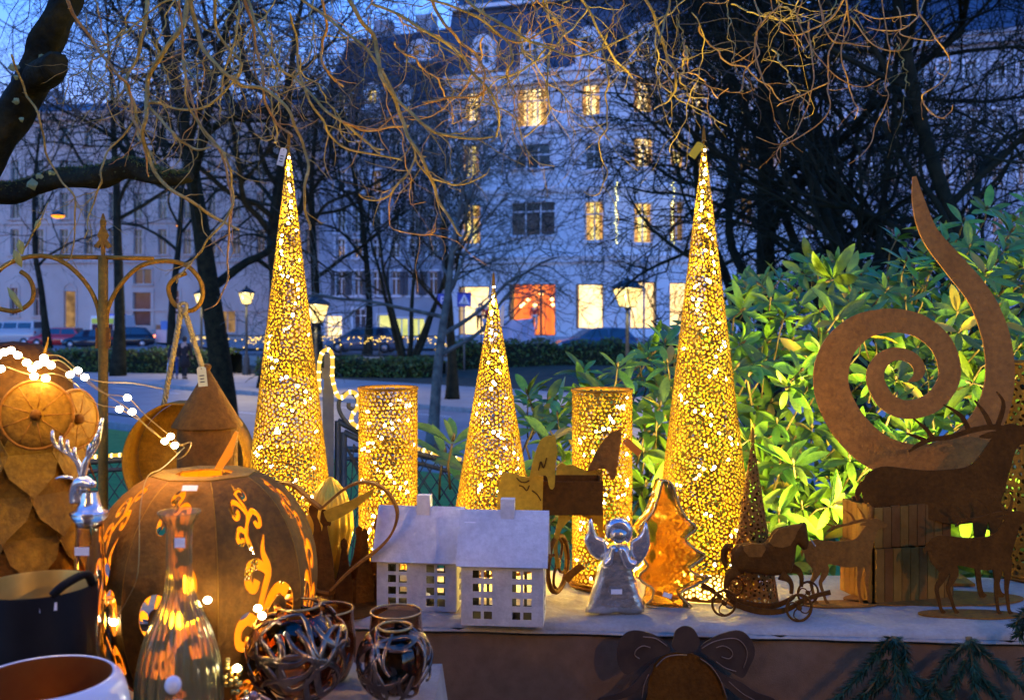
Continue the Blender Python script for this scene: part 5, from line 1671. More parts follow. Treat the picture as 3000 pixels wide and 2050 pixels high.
# ================================================================ pierced metal lanterns
def pierced(kind, R0, H, pitch, seed, hole=(.60, .80), rtip=0.0024):
    """mesh builder of a pierced cone or cylinder standing at the origin"""
    rg = np.random.default_rng(seed)
    if kind == 'cone':
        L = math.hypot(R0, H); th = 2 * math.pi * R0 / L; r0 = L * rtip / R0
        inside = lambda r, a: r0 < r < L and 0 <= a < th
        def to2(r, a): return (r * math.cos(a), r * math.sin(a))
        def from2(x, y): return math.hypot(x, y), math.atan2(y, x)
        def to3(r, a):
            f = r / L; g = a / th * 2 * math.pi + math.pi / 2
            return (R0 * f * math.cos(g), R0 * f * math.sin(g), H * (1 - f))
        bx = (-pitch, L + pitch, -pitch, L * math.sin(min(th, math.pi / 2)) + pitch)
        lim = (r0, L, 0, th)
    else:
        C = 2 * math.pi * R0
        inside = lambda r, a: 0 < r < H and 0 <= a < C
        def to2(r, a): return (r, a)
        def from2(x, y): return x, y
        def to3(r, a):
            g = a / R0 + math.pi / 2
            return (R0 * math.cos(g), R0 * math.sin(g), H - r)
        bx = (-pitch, H + pitch, -pitch, C + pitch)
        lim = (0, H, 0, C)
    pts = []
    x = bx[0]; row = 0
    while x < bx[1]:
        y = bx[2] + (pitch * .5 if row % 2 else 0)
        while y < bx[3]:
            q = (x + rg.normal() * pitch * .17, y + rg.normal() * pitch * .17)
            r, a = from2(*q)
            mg = pitch * 1.2
            if kind == 'cone':
                ok = lim[0] - mg < r < lim[1] + mg and -mg / max(r, .01) < a < lim[3] + mg / max(r, .01)
            else:
                ok = True
            if ok:
                pts.append(Vector(q))
            y += pitch
        x += pitch * .866; row += 1
    ov, oe, of, _, _, _ = delaunay_2d_cdt(pts, [], [], 0, 1e-7)
    cell = {}
    for t in of:
        c = (ov[t[0]] + ov[t[1]] + ov[t[2]]) / 3
        for i in t:
            cell.setdefault(i, []).append(c)
    m = MB()
    key = {}
    def vid(x, y):
        r, a = from2(x, y)
        r = min(max(r, lim[0]), lim[1]); a = min(max(a, lim[2]), lim[3])
        k = (round(r, 6), round(a, 6))
        if k not in key:
            key[k] = m.n
            m.v.append(to3(r, a)); m.n += 1
        return key[k]
    for i, cs in cell.items():
        p = ov[i]
        r, a = from2(p.x, p.y)
        if not inside(r, a) or len(cs) < 4:
            continue
        cs = sorted(cs, key=lambda c: math.atan2(c.y - p.y, c.x - p.x))
        n = len(cs)
        h = rg.uniform(*hole)
        mean = sum(((c - p).length for c in cs)) / n
        if kind == 'cone' and r < lim[0] + pitch * 1.0:
            h = 0.0
        out = [vid(c.x, c.y) for c in cs]
        if len(set(out)) < 3:
            continue
        edgey = min(r - lim[0], lim[1] - r) < pitch * .55
        if h <= 0 or edgey:
            m.f.append(tuple(dict.fromkeys(out))); m.sm.append(False)
            continue
        inn = []
        for c in cs:
            v = c - p
            q = p + v.normalized() * (v.length * .45 + mean * .55) * h
            inn.append(vid(q.x, q.y))
        for k in range(n):
            f = (out[k], out[(k + 1) % n], inn[(k + 1) % n], inn[k])
            f2 = tuple(dict.fromkeys(f))
            if len(f2) >= 3:
                m.f.append(f2); m.sm.append(False)
    return m

def led_path(kind, R0, H, turns, n, seed):
    rg = np.random.default_rng(seed)
    ph = rg.uniform(0, 6.28); out = []
    for i in range(n):
        t = (i + rg.uniform(-.3, .3)) / n
        z = H * (0.03 + .93 * t) + rg.normal() * .008
        a = -math.pi / 2 + 0.85 * math.sin(ph + t * turns * 6.28) + 0.25 * math.sin(ph * 3 + t * turns * 17) + rg.normal() * .06
        if i % 7 == 6:
            a += math.pi * rg.uniform(.6, 1.4)
        rr = (R0 * (1 - z / H) if kind == 'cone' else R0) - .007
        rr = max(rr, .001)
        out.append((rr * math.cos(a), rr * math.sin(a), z))
    return out

SEEDB = None
def lantern(name, label, kind, px, base_py, half_px, top_py, pitch_px, seed, lit=1.0, leds=45, turns=3.2, mt=None, d=None, hole=(.60, .80), tip=True, cat='lantern'):
    global SEEDB
    d = tdep(base_py) if d is None else d
    base = P(px, base_py, d); base.z = max(base.z, ZT + .001)
    H = (base_py - top_py) * d / F; R0 = half_px * d / F
    t = thing(name, label, cat, base, 'pierced metal lanterns')
    m = pierced(kind, R0, H, pitch_px * d / F, seed, hole)
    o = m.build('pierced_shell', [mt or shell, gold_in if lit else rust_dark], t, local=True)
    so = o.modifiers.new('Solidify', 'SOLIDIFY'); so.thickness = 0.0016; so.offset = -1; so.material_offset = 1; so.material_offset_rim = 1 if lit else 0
    m = MB()
    if kind == 'cone':
        m.lathe([(.0045, H - .02), (.0028, H + .006), (.0008, H + .014)], 8)
        m.build('tip', rust_orange, t, local=True)
        m = MB(); m.lathe([(R0 - .001, 0), (R0 + .0015, .001), (R0 + .0015, .005), (R0 - .001, .006)], 40); m.build('base_rim', rust, t, local=True)
    else:
        for z in (0.007, H - .004):
            m = MB(); m.lathe([(R0 - .002, z), (R0 + .002, z), (R0 + .002, z + .006), (R0 - .002, z + .006), (R0 - .002, z)], 40); m.build('rim', rust_orange, t, local=True)
        m = MB(); m.lathe([(.001, .002), (R0 * 1.12, .002), (R0 * 1.12, .006), (.001, .006)], 40); m.build('base_plate', rust, t, local=True)
    if lit:
        s = thing('fairy_light_string', 'light string inside the ' + label.split(' behind')[0].replace('pierced metal ', ''), 'fairy lights', base, 'light strings inside the lanterns')
        path = led_path(kind, R0, H, turns, leds, seed)
        w = MB(); w.tube(crom(path, 3), .0006, 3); w.build('wire', wire_m, s, local=True)
        for q in path:
            if SEEDB is None:
                mm = MB(); mm.ball((0, 0, 0), .0035, 10, 8); o = mm.build('bulb', bulb_m, s, local=True); SEEDB = o.data
            else:
                o = bpy.data.objects.new('bulb', SEEDB); COL.objects.link(o); o.parent = s
            o.location = q
        k = max(3, int(H / .11))
        for i in range(k):
            z = H * (i + .45) / k
            rr = R0 * (1 - z / H) if kind == 'cone' else R0
            a = i * 2.4
            point_lamp('lamp_light', base + Vector((rr * .2 * math.cos(a), rr * .2 * math.sin(a), z)), lit * (0.05 + 3.2 * rr) * LEDP * (1.8 if i == 0 else 1.0), (1.0, 0.68, 0.09), .006, s)
    return t
LEDP = 0.85
lantern('cone_lantern', 'tall pierced metal cone lantern with a paper tag on its tip, left', 'cone', 846, 1700, 150, 405, 12.3, 1, 1.0, 84, 4.2, d=2.24)
lantern('cylinder_lantern', 'pierced metal cylinder lantern left of the short cone', 'cylinder', 1137, 1665, 86, 1135, 12.8, 2, 1.0, 52, 2.2, d=2.26)
lantern('cone_lantern', 'short pierced metal cone lantern behind the white houses', 'cone', 1446, 1655, 140, 815, 12.3, 3, 1.0, 58, 3.0, d=2.28)
lantern('cylinder_lantern', 'pierced metal cylinder lantern on a round plate behind the angel', 'cylinder', 1764, 1712, 88, 1142, 12.8, 4, 1.1, 60, 2.4)
lantern('cone_lantern', 'tallest pierced metal cone lantern with a yellow tag, right', 'cone', 2062, 1722, 158, 388, 12.3, 5, 1.0, 90, 4.6)
lantern('cone_lantern', 'small unlit brown pierced cone beside the tallest cone', 'cone', 2205, 1768, 76, 1270, 15, 6, 0, mt=rust, hole=(.40, .62))
lantern('cylinder_lantern', 'rusty pierced column at the right edge of the table', 'cylinder', 3015, 1740, 75, 1110, 22, 7, 0, mt=rust_orange, hole=(.42, .62), d=2.30)
# tags on the tips
def tag_card(label, px, py, d, w, h, rot, mt, lines=0):
    c = P(px, py, d)
    t = thing('price_tag', label, 'price tag', c)
    W_, H_ = S(w, d), S(h, d)
    M_ = Matrix.Rotation(rot, 3, 'Y')
    m = MB()
    m.plate([[(-W_ / 2, -H_ / 2), (W_ / 2, -H_ / 2), (W_ / 2, H_ * .4), (W_ * .3, H_ / 2), (-W_ * .3, H_ / 2), (-W_ / 2, H_ * .4)]], [[(W_ * .08 * math.cos(a), H_ * .4 + W_ * .08 * math.sin(a)) for a in np.linspace(0, 6.28, 9)[:-1]]], .0008, lambda x, y, n: c + M_ @ Vector((x, -n, y)))
    cd = m.build('card', mt, t)
    if lines:
        m = MB()
        for i in range(lines):
            q = c + M_ @ Vector((0, -.0012, H_ * (.05 - .16 * i)))
            m.box(q, (W_ * (.5 - .1 * (i % 2)), .0004, H_ * .05), ry=rot)
        m.build('print', dark_frame, cd)
    m = MB(); top = c + M_ @ Vector((0, 0, H_ * .42))
    m.tube([top, top + Vector((S(8, d), .002, S(14, d))), top + Vector((S(20, d), .004, S(10, d)))], .0006, 4); m.build('string', wire_m, t)
tag_card('white paper tag tied to the tip of the tall left cone', 826, 460, 2.18, 20, 52, .25, paper, 3)
tag_card('yellow card tag hanging at the tip of the tallest cone', 2040, 440, 2.13, 24, 50, .62, mat('yellow_card', (0.88, 0.58, 0.02), rough=.7), 0)
tag_card('yellow-edged price tag hanging before the conical lantern roof', 592, 1103, 1.98, 27, 58, -.1, mat('cream_card', (0.75, 0.70, 0.35), rough=.7), 3)
tag_card('bright orange tag sticking out beside the right cylinder lantern', 1852, 1308, 2.05, 22, 62, -.85, mat('orange_card', (0.85, 0.20, 0.01), rough=.6), 0)
tag_card('pale silver paper strip near the tip of the short cone', 1472, 925, 2.2, 10, 62, .05, paper, 0)

# ================================================================ little white houses
def shade_inner_faces(o):
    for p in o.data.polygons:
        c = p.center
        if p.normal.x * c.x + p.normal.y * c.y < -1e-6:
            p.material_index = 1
def tiny_house(label, px, base_py, w_px, wall_px, roof_px, rz, depth_f, chim_px, seed):
    d = tdep(base_py)
    base = P(px, base_py, d); base.z = ZT + .001
    t = thing('lantern_house', label, 'lantern', base, 'white metal house lanterns')
    t.rotation_euler = (0, 0, rz)
    w = S(w_px, d); h = S(wall_px, d); rf = S(roof_px, d); dp = w * depth_f
    th = .0022
    def panes(W_, cols):
        hs = []
        for cx in cols:
            for cyy in (.27, .70):
                for ox in (-1, 1):
                    for oy in (-1, 1):
                        x = cx + ox * W_ * .068; y = h * cyy + oy * h * .105
                        s = W_ * .05
                        hs.append([(x - s, y - s * .95), (x + s, y - s * .95), (x + s, y + s * .95), (x - s, y + s * .95)])
        return hs
    for nm, f in (('front_wall', lambda x, y, n: (x, -dp / 2 - n, y)), ('back_wall', lambda x, y, n: (x, dp / 2 - n, y))):
        m = MB(); m.plate([[(-w / 2, 0), (w / 2, 0), (w / 2, h), (-w / 2, h)]], panes(w, (-w * .24, w * .24)), th, f); shade_inner_faces(m.build(nm, [house_wall, dark_inside], t, local=True))
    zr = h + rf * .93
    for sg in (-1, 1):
        m = MB(); m.plate([[(-dp / 2 + th, 0), (dp / 2 - th, 0), (dp / 2 - th, h), (0, zr), (-dp / 2 + th, h)]], panes(w * .9, (0,)), th, lambda x, y, n: (sg * (w / 2 - th / 2) + n, x, y)); shade_inner_faces(m.build('gable_wall', [house_wall, dark_inside], t, local=True))
    ov = w * .055
    for sg in (-1, 1):
        m = MB()
        y0 = -sg * (dp / 2 + ov * 1.1); z0 = h - ov * .9; y1 = 0.0; z1 = zr + .0025
        nn = Vector((0, -sg * (z1 - z0), abs(y0))).normalized() * .0018
        a = [Vector((-w / 2 - ov, y0, z0)), Vector((w / 2 + ov, y0, z0)), Vector((w / 2 + ov, y1, z1)), Vector((-w / 2 - ov, y1, z1))]
        m.hexa(a, [q + nn for q in a])
        r_ = m.build('roof_panel', white_wood, t, local=True)
        if sg == 1:
            m = MB(); m.box((S(chim_px, d), 0, zr + .004), (w * .17, w * .14, w * .28)); m.build('chimney', white_wood, r_, local=True)
            if seed == 2:
                m = MB(); m.box((-w * .42, -dp * .14, zr - .0185), (w * .14, .001, .006), rx=-.95); m.build('sticker', sticker, r_, local=True)
    m = MB(); m.box((0, 0, .0015), (w - .006, dp - .006, .003)); m.build('floor_plate', dark_inside, t, local=True)
    point_lamp('candle_light', base + Vector((0, 0, h * .45)), .006, (1, .55, .15), .005, t)
    cn = thing('tea_light', 'small candle inside the ' + label, 'candle', base + Vector((0, 0, .003)))
    m = MB(); m.lathe([(.001, 0), (.017, 0), (.0175, .016), (.0165, .016), (.0165, .013), (.001, .013)], 16); m.build('cup', rim_m, cn, local=True)
    m = MB(); m.lathe([(.0035, .016), (.0045, .021), (.003, .03), (.0005, .04)], 8); m.build('flame', bulb_m, cn, local=True)
tiny_house('white metal house lantern further back, half behind its neighbour', 1236, 1768, 232, 150, 140, R(-7), .62, 8, 1)
tiny_house('white metal house lantern nearest the table edge', 1478, 1812, 236, 182, 140, R(-5), .62, 10, 2)

# ================================================================ glass angel and amber tree
mercury = mat('mercury_glass', (0.66, 0.66, 0.66), (0.40, 0.34, 0.20), rough=0.22, metal=0.8, scale=30, bump=0.22, bscale=60, lo=.45, hi=.75)
silver = mat('silvered', (0.74, 0.75, 0.78), (0.60, 0.60, 0.62), rough=0.22, metal=0.8, scale=25, bump=0.08, bscale=50)
def tz(z1, off, sc):
    return None
d = tdep(1796)
ab = P(1811, 1796, d); ab.z = ZT + .001
an = thing('angel_figure', 'silver mercury-glass angel with raised wings standing by the table edge', 'figurine', ab)
# outlines from the picture, local px: x right of 1811, y up from 1796
def ang(zx, zy):   # zoomed (1500.., 1250.., scale .5038)
    return ((1500 + zx * .5038 - 1811) * d / F, (1796 - (1250 + zy * .5038)) * d / F)
def puff(nm, pts, w, h, mt, yo, par, k=3, grid=6):
    poly = [tuple(q) for q in crom([ang(*p) for p in pts + [pts[0]]], k)[:-1]]
    m = MB(); m.plate([poly], [], .004, lambda x, y, n: (x, yo - n, y), grid=S(grid, d), depth=pillow(S(w, d), S(h, d), poly)); return m.build(nm, mt, par, local=True)
puff('dress', [(570, 690), (670, 690), (700, 800), (730, 930), (770, 1060), (740, 1085), (660, 1090), (600, 1080), (540, 1090), (440, 1080), (428, 1060), (470, 930), (510, 800)], 26, 24, mercury, 0, an)
puff('wing', [(545, 660), (500, 640), (480, 590), (465, 540), (445, 560), (440, 620), (420, 660), (440, 720), (470, 760), (520, 780), (560, 740)], 9, 7, silver, .008, an)
puff('wing', [(690, 670), (740, 640), (765, 590), (780, 560), (795, 590), (805, 660), (800, 720), (770, 780), (730, 800), (690, 750)], 9, 7, silver, .008, an)
puff('hair', [(545, 640), (545, 580), (570, 545), (620, 530), (670, 545), (700, 590), (695, 640), (670, 675), (640, 640), (620, 610), (580, 600), (565, 650)], 14, 17, silver, -.001, an)
puff('face', [(560, 640), (570, 595), (620, 580), (665, 600), (670, 640), (640, 670), (600, 672)], 22, 19, mercury, -.006, an)
for nm, pts in (('sleeve', [(570, 680), (600, 680), (590, 730), (575, 790), (535, 800), (522, 775), (555, 740)]), ('sleeve', [(620, 680), (655, 690), (690, 760), (720, 770), (710, 805), (660, 815), (630, 770), (610, 710)])):
    puff(nm, pts, 9, 13, silver, -.016, an, grid=4)
m = MB(); q = ang(600, 940); m.box((q[0], -.026, q[1]), (S(32, d), .001, S(14, d))); m.build('sticker', sticker, an, local=True)

d2 = tdep(1772)
amber = mat('amber_glass', (0.80, 0.36, 0.015), (0.95, 0.58, 0.06), rough=0.10, metal=0.0, trans=.82, ior=1.35, scale=12, bump=0.25, bscale=26)
goldrim = mat('gold_rim', (0.60, 0.42, 0.16), (0.50, 0.36, 0.14), rough=.2, metal=.8, scale=20)
tb2 = P(1950, 1772, d2); tb2.z = ZT + .001
at_ = thing('amber_glass_tree', 'amber glass fir tree standing behind the silver angel', 'figurine', tb2)
d = d2
def ang(zx, zy):
    return ((1500 + zx * .5038 - 1950) * d / F, (1772 - (1250 + zy * .5038)) * d / F)
half = [(870, 305), (910, 330), (940, 420), (990, 520), (1050, 580), (985, 640), (1040, 700), (1100, 740), (1010, 810), (1060, 850), (1130, 860), (1060, 900), (960, 950), (985, 1000), (1010, 1040)]
lh = [(770, 1030), (790, 990), (800, 930), (740, 890), (720, 850), (770, 800), (740, 740), (770, 680), (715, 590), (790, 500), (830, 400), (850, 320)]
poly = [ang(*p) for p in half + lh]
m = MB(); m.plate([poly], [], S(52, d), lambda x, y, n: (x + n * .25, -n, y), grid=S(9, d), depth=pillow(S(24, d), S(6, d), poly)); m.build('tree_body', amber, at_, local=True)
m = MB(); loop = [ang(*p) for p in half + lh]; m.tube([(x + S(26, d) * .25, -S(30, d), y) for x, y in crom(loop + [loop[0]], 3)], S(4, d), 6); m.build('edge_rim', goldrim, at_, local=True)
m = MB(); q = ang(893, 962); m.box((q[0], -S(35, d), q[1]), (S(26, d), .001, S(13, d)), ry=.3); m.build('sticker', sticker, at_, local=True)
# ================================================================ rusty silhouettes
DEER_BODY = [(.00, .78), (.03, .85), (.10, .90), (.18, .915), (.30, .90), (.45, .885), (.60, .89), (.72, .905), (.79, .95), (.85, 1.03), (.90, 1.10), (.95, 1.16), (1.00, 1.20), (1.06, 1.205), (1.12, 1.185), (1.20, 1.14), (1.22, 1.10), (1.18, 1.07), (1.10, 1.06), (1.06, 1.0), (1.04, .92), (1.01, .82), (.985, .72), (.94, .61), (.88, .55), (.78, .52), (.66, .51), (.55, .525), (.45, .55), (.36, .56), (.28, .52), (.20, .50), (.10, .54), (.04, .62), (.012, .70)]
DEER_STROKES = [
    [(.13, .66, .22), (.20, .50, .13), (.16, .38, .075), (.115, .29, .05), (.14, .15, .038), (.165, .05, .036), (.20, .0, .05)],
    [(.20, .64, .2), (.31, .49, .12), (.28, .37, .07), (.245, .29, .048), (.29, .14, .037), (.32, .05, .036), (.355, .0, .05)],
    [(.83, .62, .14), (.82, .45, .08), (.80, .30, .05), (.81, .14, .036), (.825, .04, .036), (.85, .0, .05)],
    [(.92, .64, .13), (.93, .45, .075), (.92, .29, .048), (.935, .14, .036), (.95, .04, .036), (.98, .0, .05)],
    [(.98, 1.17, .05), (.90, 1.185, .04), (.76, 1.16, .036), (.61, 1.115, .034), (.49, 1.10, .032), (.40, 1.065, .03), (.33, 1.015, .012)],
    [(.50, 1.10, .03), (.45, 1.17, .026), (.36, 1.245, .008)], [(.45, 1.09, .03), (.38, 1.12, .024), (.31, 1.14, .008)],
    [(.75, 1.15, .034), (.70, 1.25, .03), (.64, 1.30, .022), (.57, 1.34, .008)], [(.90, 1.18, .034), (.86, 1.27, .028), (.785, 1.37, .008)],
    [(.94, 1.18, .034), (.98, 1.30, .03), (.98, 1.37, .02), (.937, 1.43, .006)],
    [(.95, 1.14, .04), (.88, 1.125, .045), (.82, 1.115, .012)], [(.02, .80, .05), (-.02, .74, .04), (-.025, .68, .01)]]
def deer(label, px, base_py, len_px, mt, rz=0.0, d=None, flip=False, basew=None, sy=1.0):
    d = tdep(base_py) if d is None else d
    L = S(len_px, d)
    b = P(px, base_py, d); b.z = ZT + .001
    t = thing('deer_silhouette', label, 'deer figure', b, 'rusty steel deer on base plates')
    t.rotation_euler = (0, 0, rz)
    f = lambda x, y, n: ((x - .5) * L * (-1 if flip else 1), -n, y * L * sy + .003)
    body = [tuple(q) for q in crom(DEER_BODY + [DEER_BODY[0]], 2)[:-1]]
    m = MB(); m.plate([body] + [stroke(s, 4) for s in DEER_STROKES], [], .003, f)
    m.build('steel_plate', mt, t, local=True)
    m = MB(); bw = L * .62 if basew is None else S(basew, d) / 2
    n = 40
    m.add([(0, 0, 0)] + [(bw * math.cos(i * 6.2832 / n), bw * .30 * math.sin(i * 6.2832 / n), 0) for i in range(n)] + [(0, 0, .003)] + [(bw * math.cos(i * 6.2832 / n), bw * .30 * math.sin(i * 6.2832 / n), .003) for i in range(n)],
          [(0, (i + 1) % n + 1, i + 1) for i in range(n)] + [(n + 1, n + 2 + i, n + 2 + (i + 1) % n) for i in range(n)] + [(i + 1, (i + 1) % n + 1, n + 2 + (i + 1) % n, n + 2 + i) for i in range(n)])
    m.build('base_plate', rust, t, local=True)
    return t
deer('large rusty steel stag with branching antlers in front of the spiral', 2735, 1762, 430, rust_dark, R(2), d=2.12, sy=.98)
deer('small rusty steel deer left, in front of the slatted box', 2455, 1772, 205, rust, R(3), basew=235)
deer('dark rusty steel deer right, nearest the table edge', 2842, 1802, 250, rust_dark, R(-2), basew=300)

# spiral
rust_spiral = mat('rust_spiral', (0.25, 0.10, 0.016), (0.37, 0.155, 0.03), rough=0.7, scale=9, detail=10, bump=0.2, bscale=140, spec=0.3, speck=0.25, sscale=80, lo=.3, hi=.7)  # paler rust, with reflected sky light put into the colour
SPI = [(2680, 517, 10), (2694, 600, 38), (2725, 688, 52), (2793, 776, 64), (2862, 864, 70), (2902, 952, 77), (2921, 1040, 80), (2921, 1129, 84), (2895, 1217, 92), (2835, 1298, 98), (2750, 1345, 103), (2665, 1353, 105), (2570, 1322, 108), (2492, 1248, 106), (2447, 1160, 102), (2441, 1085, 100), (2466, 1015, 92), (2520, 962, 80), (2580, 942, 72), (2637, 940, 69), (2700, 958, 67), (2758, 1010, 65), (2781, 1085, 64), (2765, 1140, 60), (2722, 1184, 57), (2656, 1200, 55), (2602, 1177, 54), (2572, 1128, 52), (2568, 1095, 50), (2580, 1065, 46), (2605, 1043, 41), (2637, 1037, 37), (2670, 1047, 35), (2690, 1068, 34), (2694, 1090, 31), (2683, 1108, 20), (2663, 1117, 4)]
dS = 2.27
sb = P(2740, 1720, dS); sb.z = ZT + .001
spi = thing('spiral_sculpture', 'large rusty steel spiral ending in a tall curved horn', 'sculpture', sb)
spi.rotation_euler = (0, 0, R(-4))
c = crom([((x - 2740) * dS / F, CZ - (y - HY) * dS / F - sb.z, w * dS / F) for x, y, w in SPI], 6)
dv = np.gradient(c[:, :2], axis=0); dv /= np.linalg.norm(dv, axis=1)[:, None]
nv = np.stack([-dv[:, 1], dv[:, 0]], 1)
m = MB(); vs = []
for i in range(len(c)):
    w = c[i][2] / 2
    a = c[i][:2] + nv[i] * w; b_ = c[i][:2] - nv[i] * w
    vs += [(a[0], -.003, a[1]), (b_[0], -.003, b_[1]), (b_[0], .003, b_[1]), (a[0], .003, a[1])]
fs = []
for i in range(len(c) - 1):
    p = i * 4; q = p + 4
    fs += [(p, q, q + 1, p + 1), (p + 1, q + 1, q + 2, p + 2), (p + 2, q + 2, q + 3, p + 3), (p + 3, q + 3, q, p)]
fs += [(3, 2, 1, 0), tuple(len(vs) - 4 + k for k in range(4))]
m.add(vs, fs); m.build('spiral_plate', rust_spiral, spi, local=True)
m = MB(); zl = CZ - (1400 - HY) * dS / F - sb.z
m.box((S(-75, dS), .004, zl * .52), (.05, .004, zl * 1.04)); m.build('foot_bar', rust, spi, local=True)
m = MB(); m.box((S(-75, dS), .0, .003), (.26, .09, .006)); m.build('base_plate', rust, spi, local=True)

# assumed unseen spotlights, added behind the table to light the bush
def assumed_spot(label, sl, zh, target, energy, size):
    sl = Vector(sl)
    gs = thing('assumed_spotlight', label, 'spotlight', sl, 'assumed unseen spotlights')
    hd_ = sl + Vector((0, 0, zh)); ax = (Vector(target) - hd_).normalized()
    m = MB(); m.lathe([(.001, -.05), (.03, -.05), (.034, -.02), (.040, .03), (.037, .03), (.034, .022), (.001, .022)], 20, hd_, axis=ax); m.build('housing', iron, gs)
    m = MB(); m.lathe([(.001, .0225), (.034, .0225), (.033, .024), (.001, .024)], 20, hd_, axis=ax); m.build('lens', glow('spot_lens', (1, .75, .35), 2, 'NONE'), gs)
    m = MB(); m.tube([sl, hd_ - ax * .03], .006, 6); m.lathe([(.001, 0), (.05, 0), (.05, .006), (.001, .006)], 20, sl); m.build('stand', iron, gs)
    li = bpy.data.lights.new('spot_beam', 'SPOT'); li.energy = energy * G; li.color = (1.0, .80, .20); li.spot_size = R(size); li.spot_blend = 1.0; li.shadow_soft_size = .03
    lo_ = bpy.data.objects.new('spot_beam', li); COL.objects.link(lo_); lo_.parent = gs; lo_.location = hd_ + ax * .045 - sl; lo_.rotation_euler = ax.to_track_quat('-Z', 'Y').to_euler()
assumed_spot('assumed unseen black spotlight added to light the bush, behind the right end of the table', (1.30, 2.42, 0.0), .93, (1.25, 2.95, 1.75), 17, 130)
assumed_spot('assumed unseen black spotlight added to light the bush, behind the table below the spiral', (0.88, 2.42, 0.0), .93, (0.9, 2.95, 1.75), 17, 130)
assumed_spot('assumed unseen black spotlight added to light the bush, behind the table below the tallest cone', (0.44, 2.45, 0.0), .93, (0.5, 2.95, 1.7), 11, 130)

# slatted wooden box
wood1 = mat('crate_wood', (0.17, 0.075, 0.010), (0.27, 0.13, 0.022), rough=.75, spec=.15, scale=9, bump=.2, bscale=60, rand=.22)
dB = tdep(1738)
cb_ = P(2625, 1738, dB); cb_.z = ZT + .001
cr = thing('slatted_box', 'wooden slatted box standing behind the deer figures', 'box', cb_)
cr.rotation_euler = (0, 0, R(14))
bw, bd, bh = S(250, dB), S(150, dB), S(272, dB)
for face in range(4):
    wd = bw if face % 2 == 0 else bd
    n = 9 if face % 2 == 0 else 6
    for i in range(n):
        for lv, (z0, z1) in enumerate(((0, bh * .56), (bh * .575, bh))):
            x = -wd / 2 + wd * (i + .5) / n
            hh = z1 - z0 + rng.uniform(-.003, .003)
            o_ = .006 if lv == 0 else 0
            q = {0: (x, -bd / 2 - o_, 0), 1: (bw / 2 + o_, x, 0), 2: (x, bd / 2 + o_, 0), 3: (-bw / 2 - o_, x, 0)}[face]
            m = MB(); m.box((q[0], q[1], z0 + hh / 2), (wd / n * .93 if face % 2 == 0 else .006, .006 if face % 2 == 0 else wd / n * .93, hh)); m.build('slat', wood1, cr, local=True)
for z in (.004, bh * .57):
    m = MB(); m.box((0, 0, z), (bw - .014, bd - .014, .006)); m.build('shelf', wood1, cr, local=True)

# horse on wheels
dH = tdep(1808)
hb = P(2250, 1808, dH); hb.z = ZT + .001
hs_ = thing('wheeled_horse', 'dark metal toy horse on a rocker with four spoked wheels', 'toy horse', hb)
def hz(zx, zy):
    return ((2000 + zx * .2204 - 2250) * dH / F, (1818 - (1500 + zy * .2204)) * dH / F)
body = [(640, 640), (655, 540), (760, 472), (900, 456), (1050, 470), (1120, 430), (1180, 330), (1260, 262), (1400, 232), (1540, 208), (1590, 190), (1640, 200), (1655, 330), (1672, 420), (1660, 520), (1605, 548), (1550, 500), (1515, 475), (1500, 560), (1490, 660), (1460, 780), (1420, 850), (1300, 880), (1150, 890), (980, 865), (820, 845), (720, 850), (650, 800)]
poly = [tuple(q) for q in crom([hz(*p) for p in body + [body[0]]], 2)[:-1]]
m = MB(); m.plate([poly], [], .006, lambda x, y, n: (x, -n, y), grid=S(9, dH), depth=pillow(S(22, dH), S(17, dH), poly)); m.build('body', rust_dark, hs_, local=True)
for i, (pts, yo) in enumerate((([(1380, 800, 150), (1540, 840, 100), (1600, 930, 55), (1600, 1060, 40)], .012), ([(1280, 860, 140), (1380, 920, 80), (1425, 1000, 50), (1420, 1110, 40)], -.012), ([(720, 800, 160), (600, 860, 90), (560, 940, 55), (545, 1040, 40)], -.012), ([(800, 820, 130), (700, 900, 80), (650, 960, 50), (600, 1040, 40)], .012))):
    m = MB(); m.plate([[hz(*q) for q in stroke(pts, 4)]], [], .006, lambda x, y, n: (x, yo - n, y)); m.build('leg', rust_dark, hs_, local=True)
for k, pts in enumerate(([(660, 500), (590, 490), (530, 570), (530, 680), (580, 780)], [(650, 540), (600, 560), (575, 640), (590, 740)])):
    m = MB(); m.tube([(hz(*q)[0], -.004 + .008 * k, hz(*q)[1]) for q in crom(pts, 4)], S(6, dH), 5); m.build('tail_strand', rust_dark, hs_, local=True)
m = MB(); m.plate([[hz(*q) for q in [(1120, 430), (1180, 325), (1260, 250), (1400, 215), (1560, 195), (1500, 280), (1460, 380), (1400, 470), (1300, 500), (1180, 480)]]], [], .004, lambda x, y, n: (x, -S(20, dH) - n, y)); m.build('mane', rust, hs_, local=True)
m = MB(); m.plate([[hz(*q) for q in [(780, 470), (900, 445), (1060, 455), (1080, 520), (1020, 620), (860, 620), (790, 540)]]], [], .004, lambda x, y, n: (x, -S(21, dH) - n, y)); m.build('saddle', rust, hs_, local=True)
for yo in (-.02, .02):
    m = MB(); m.plate([[hz(*q) for q in stroke([(600, 1180, 50), (760, 1270, 70), (1000, 1330, 80), (1250, 1330, 70), (1420, 1270, 60), (1520, 1200, 50)], 5)]], [], .004, lambda x, y, n: (x, yo - n, y)); m.build('rocker', rust_dark, hs_, local=True)
for pts in ([(250, 1010, 62), (380, 1080, 60), (520, 1190, 55)], [(1500, 1260, 60), (1750, 1160, 55), (1960, 1110, 62)]):
    m = MB(); m.plate([[hz(*q) for q in stroke(pts, 4)]], [], .004, lambda x, y, n: (x, -.002 - n, y)); m.build('handle_bar', rust_dark, hs_, local=True)
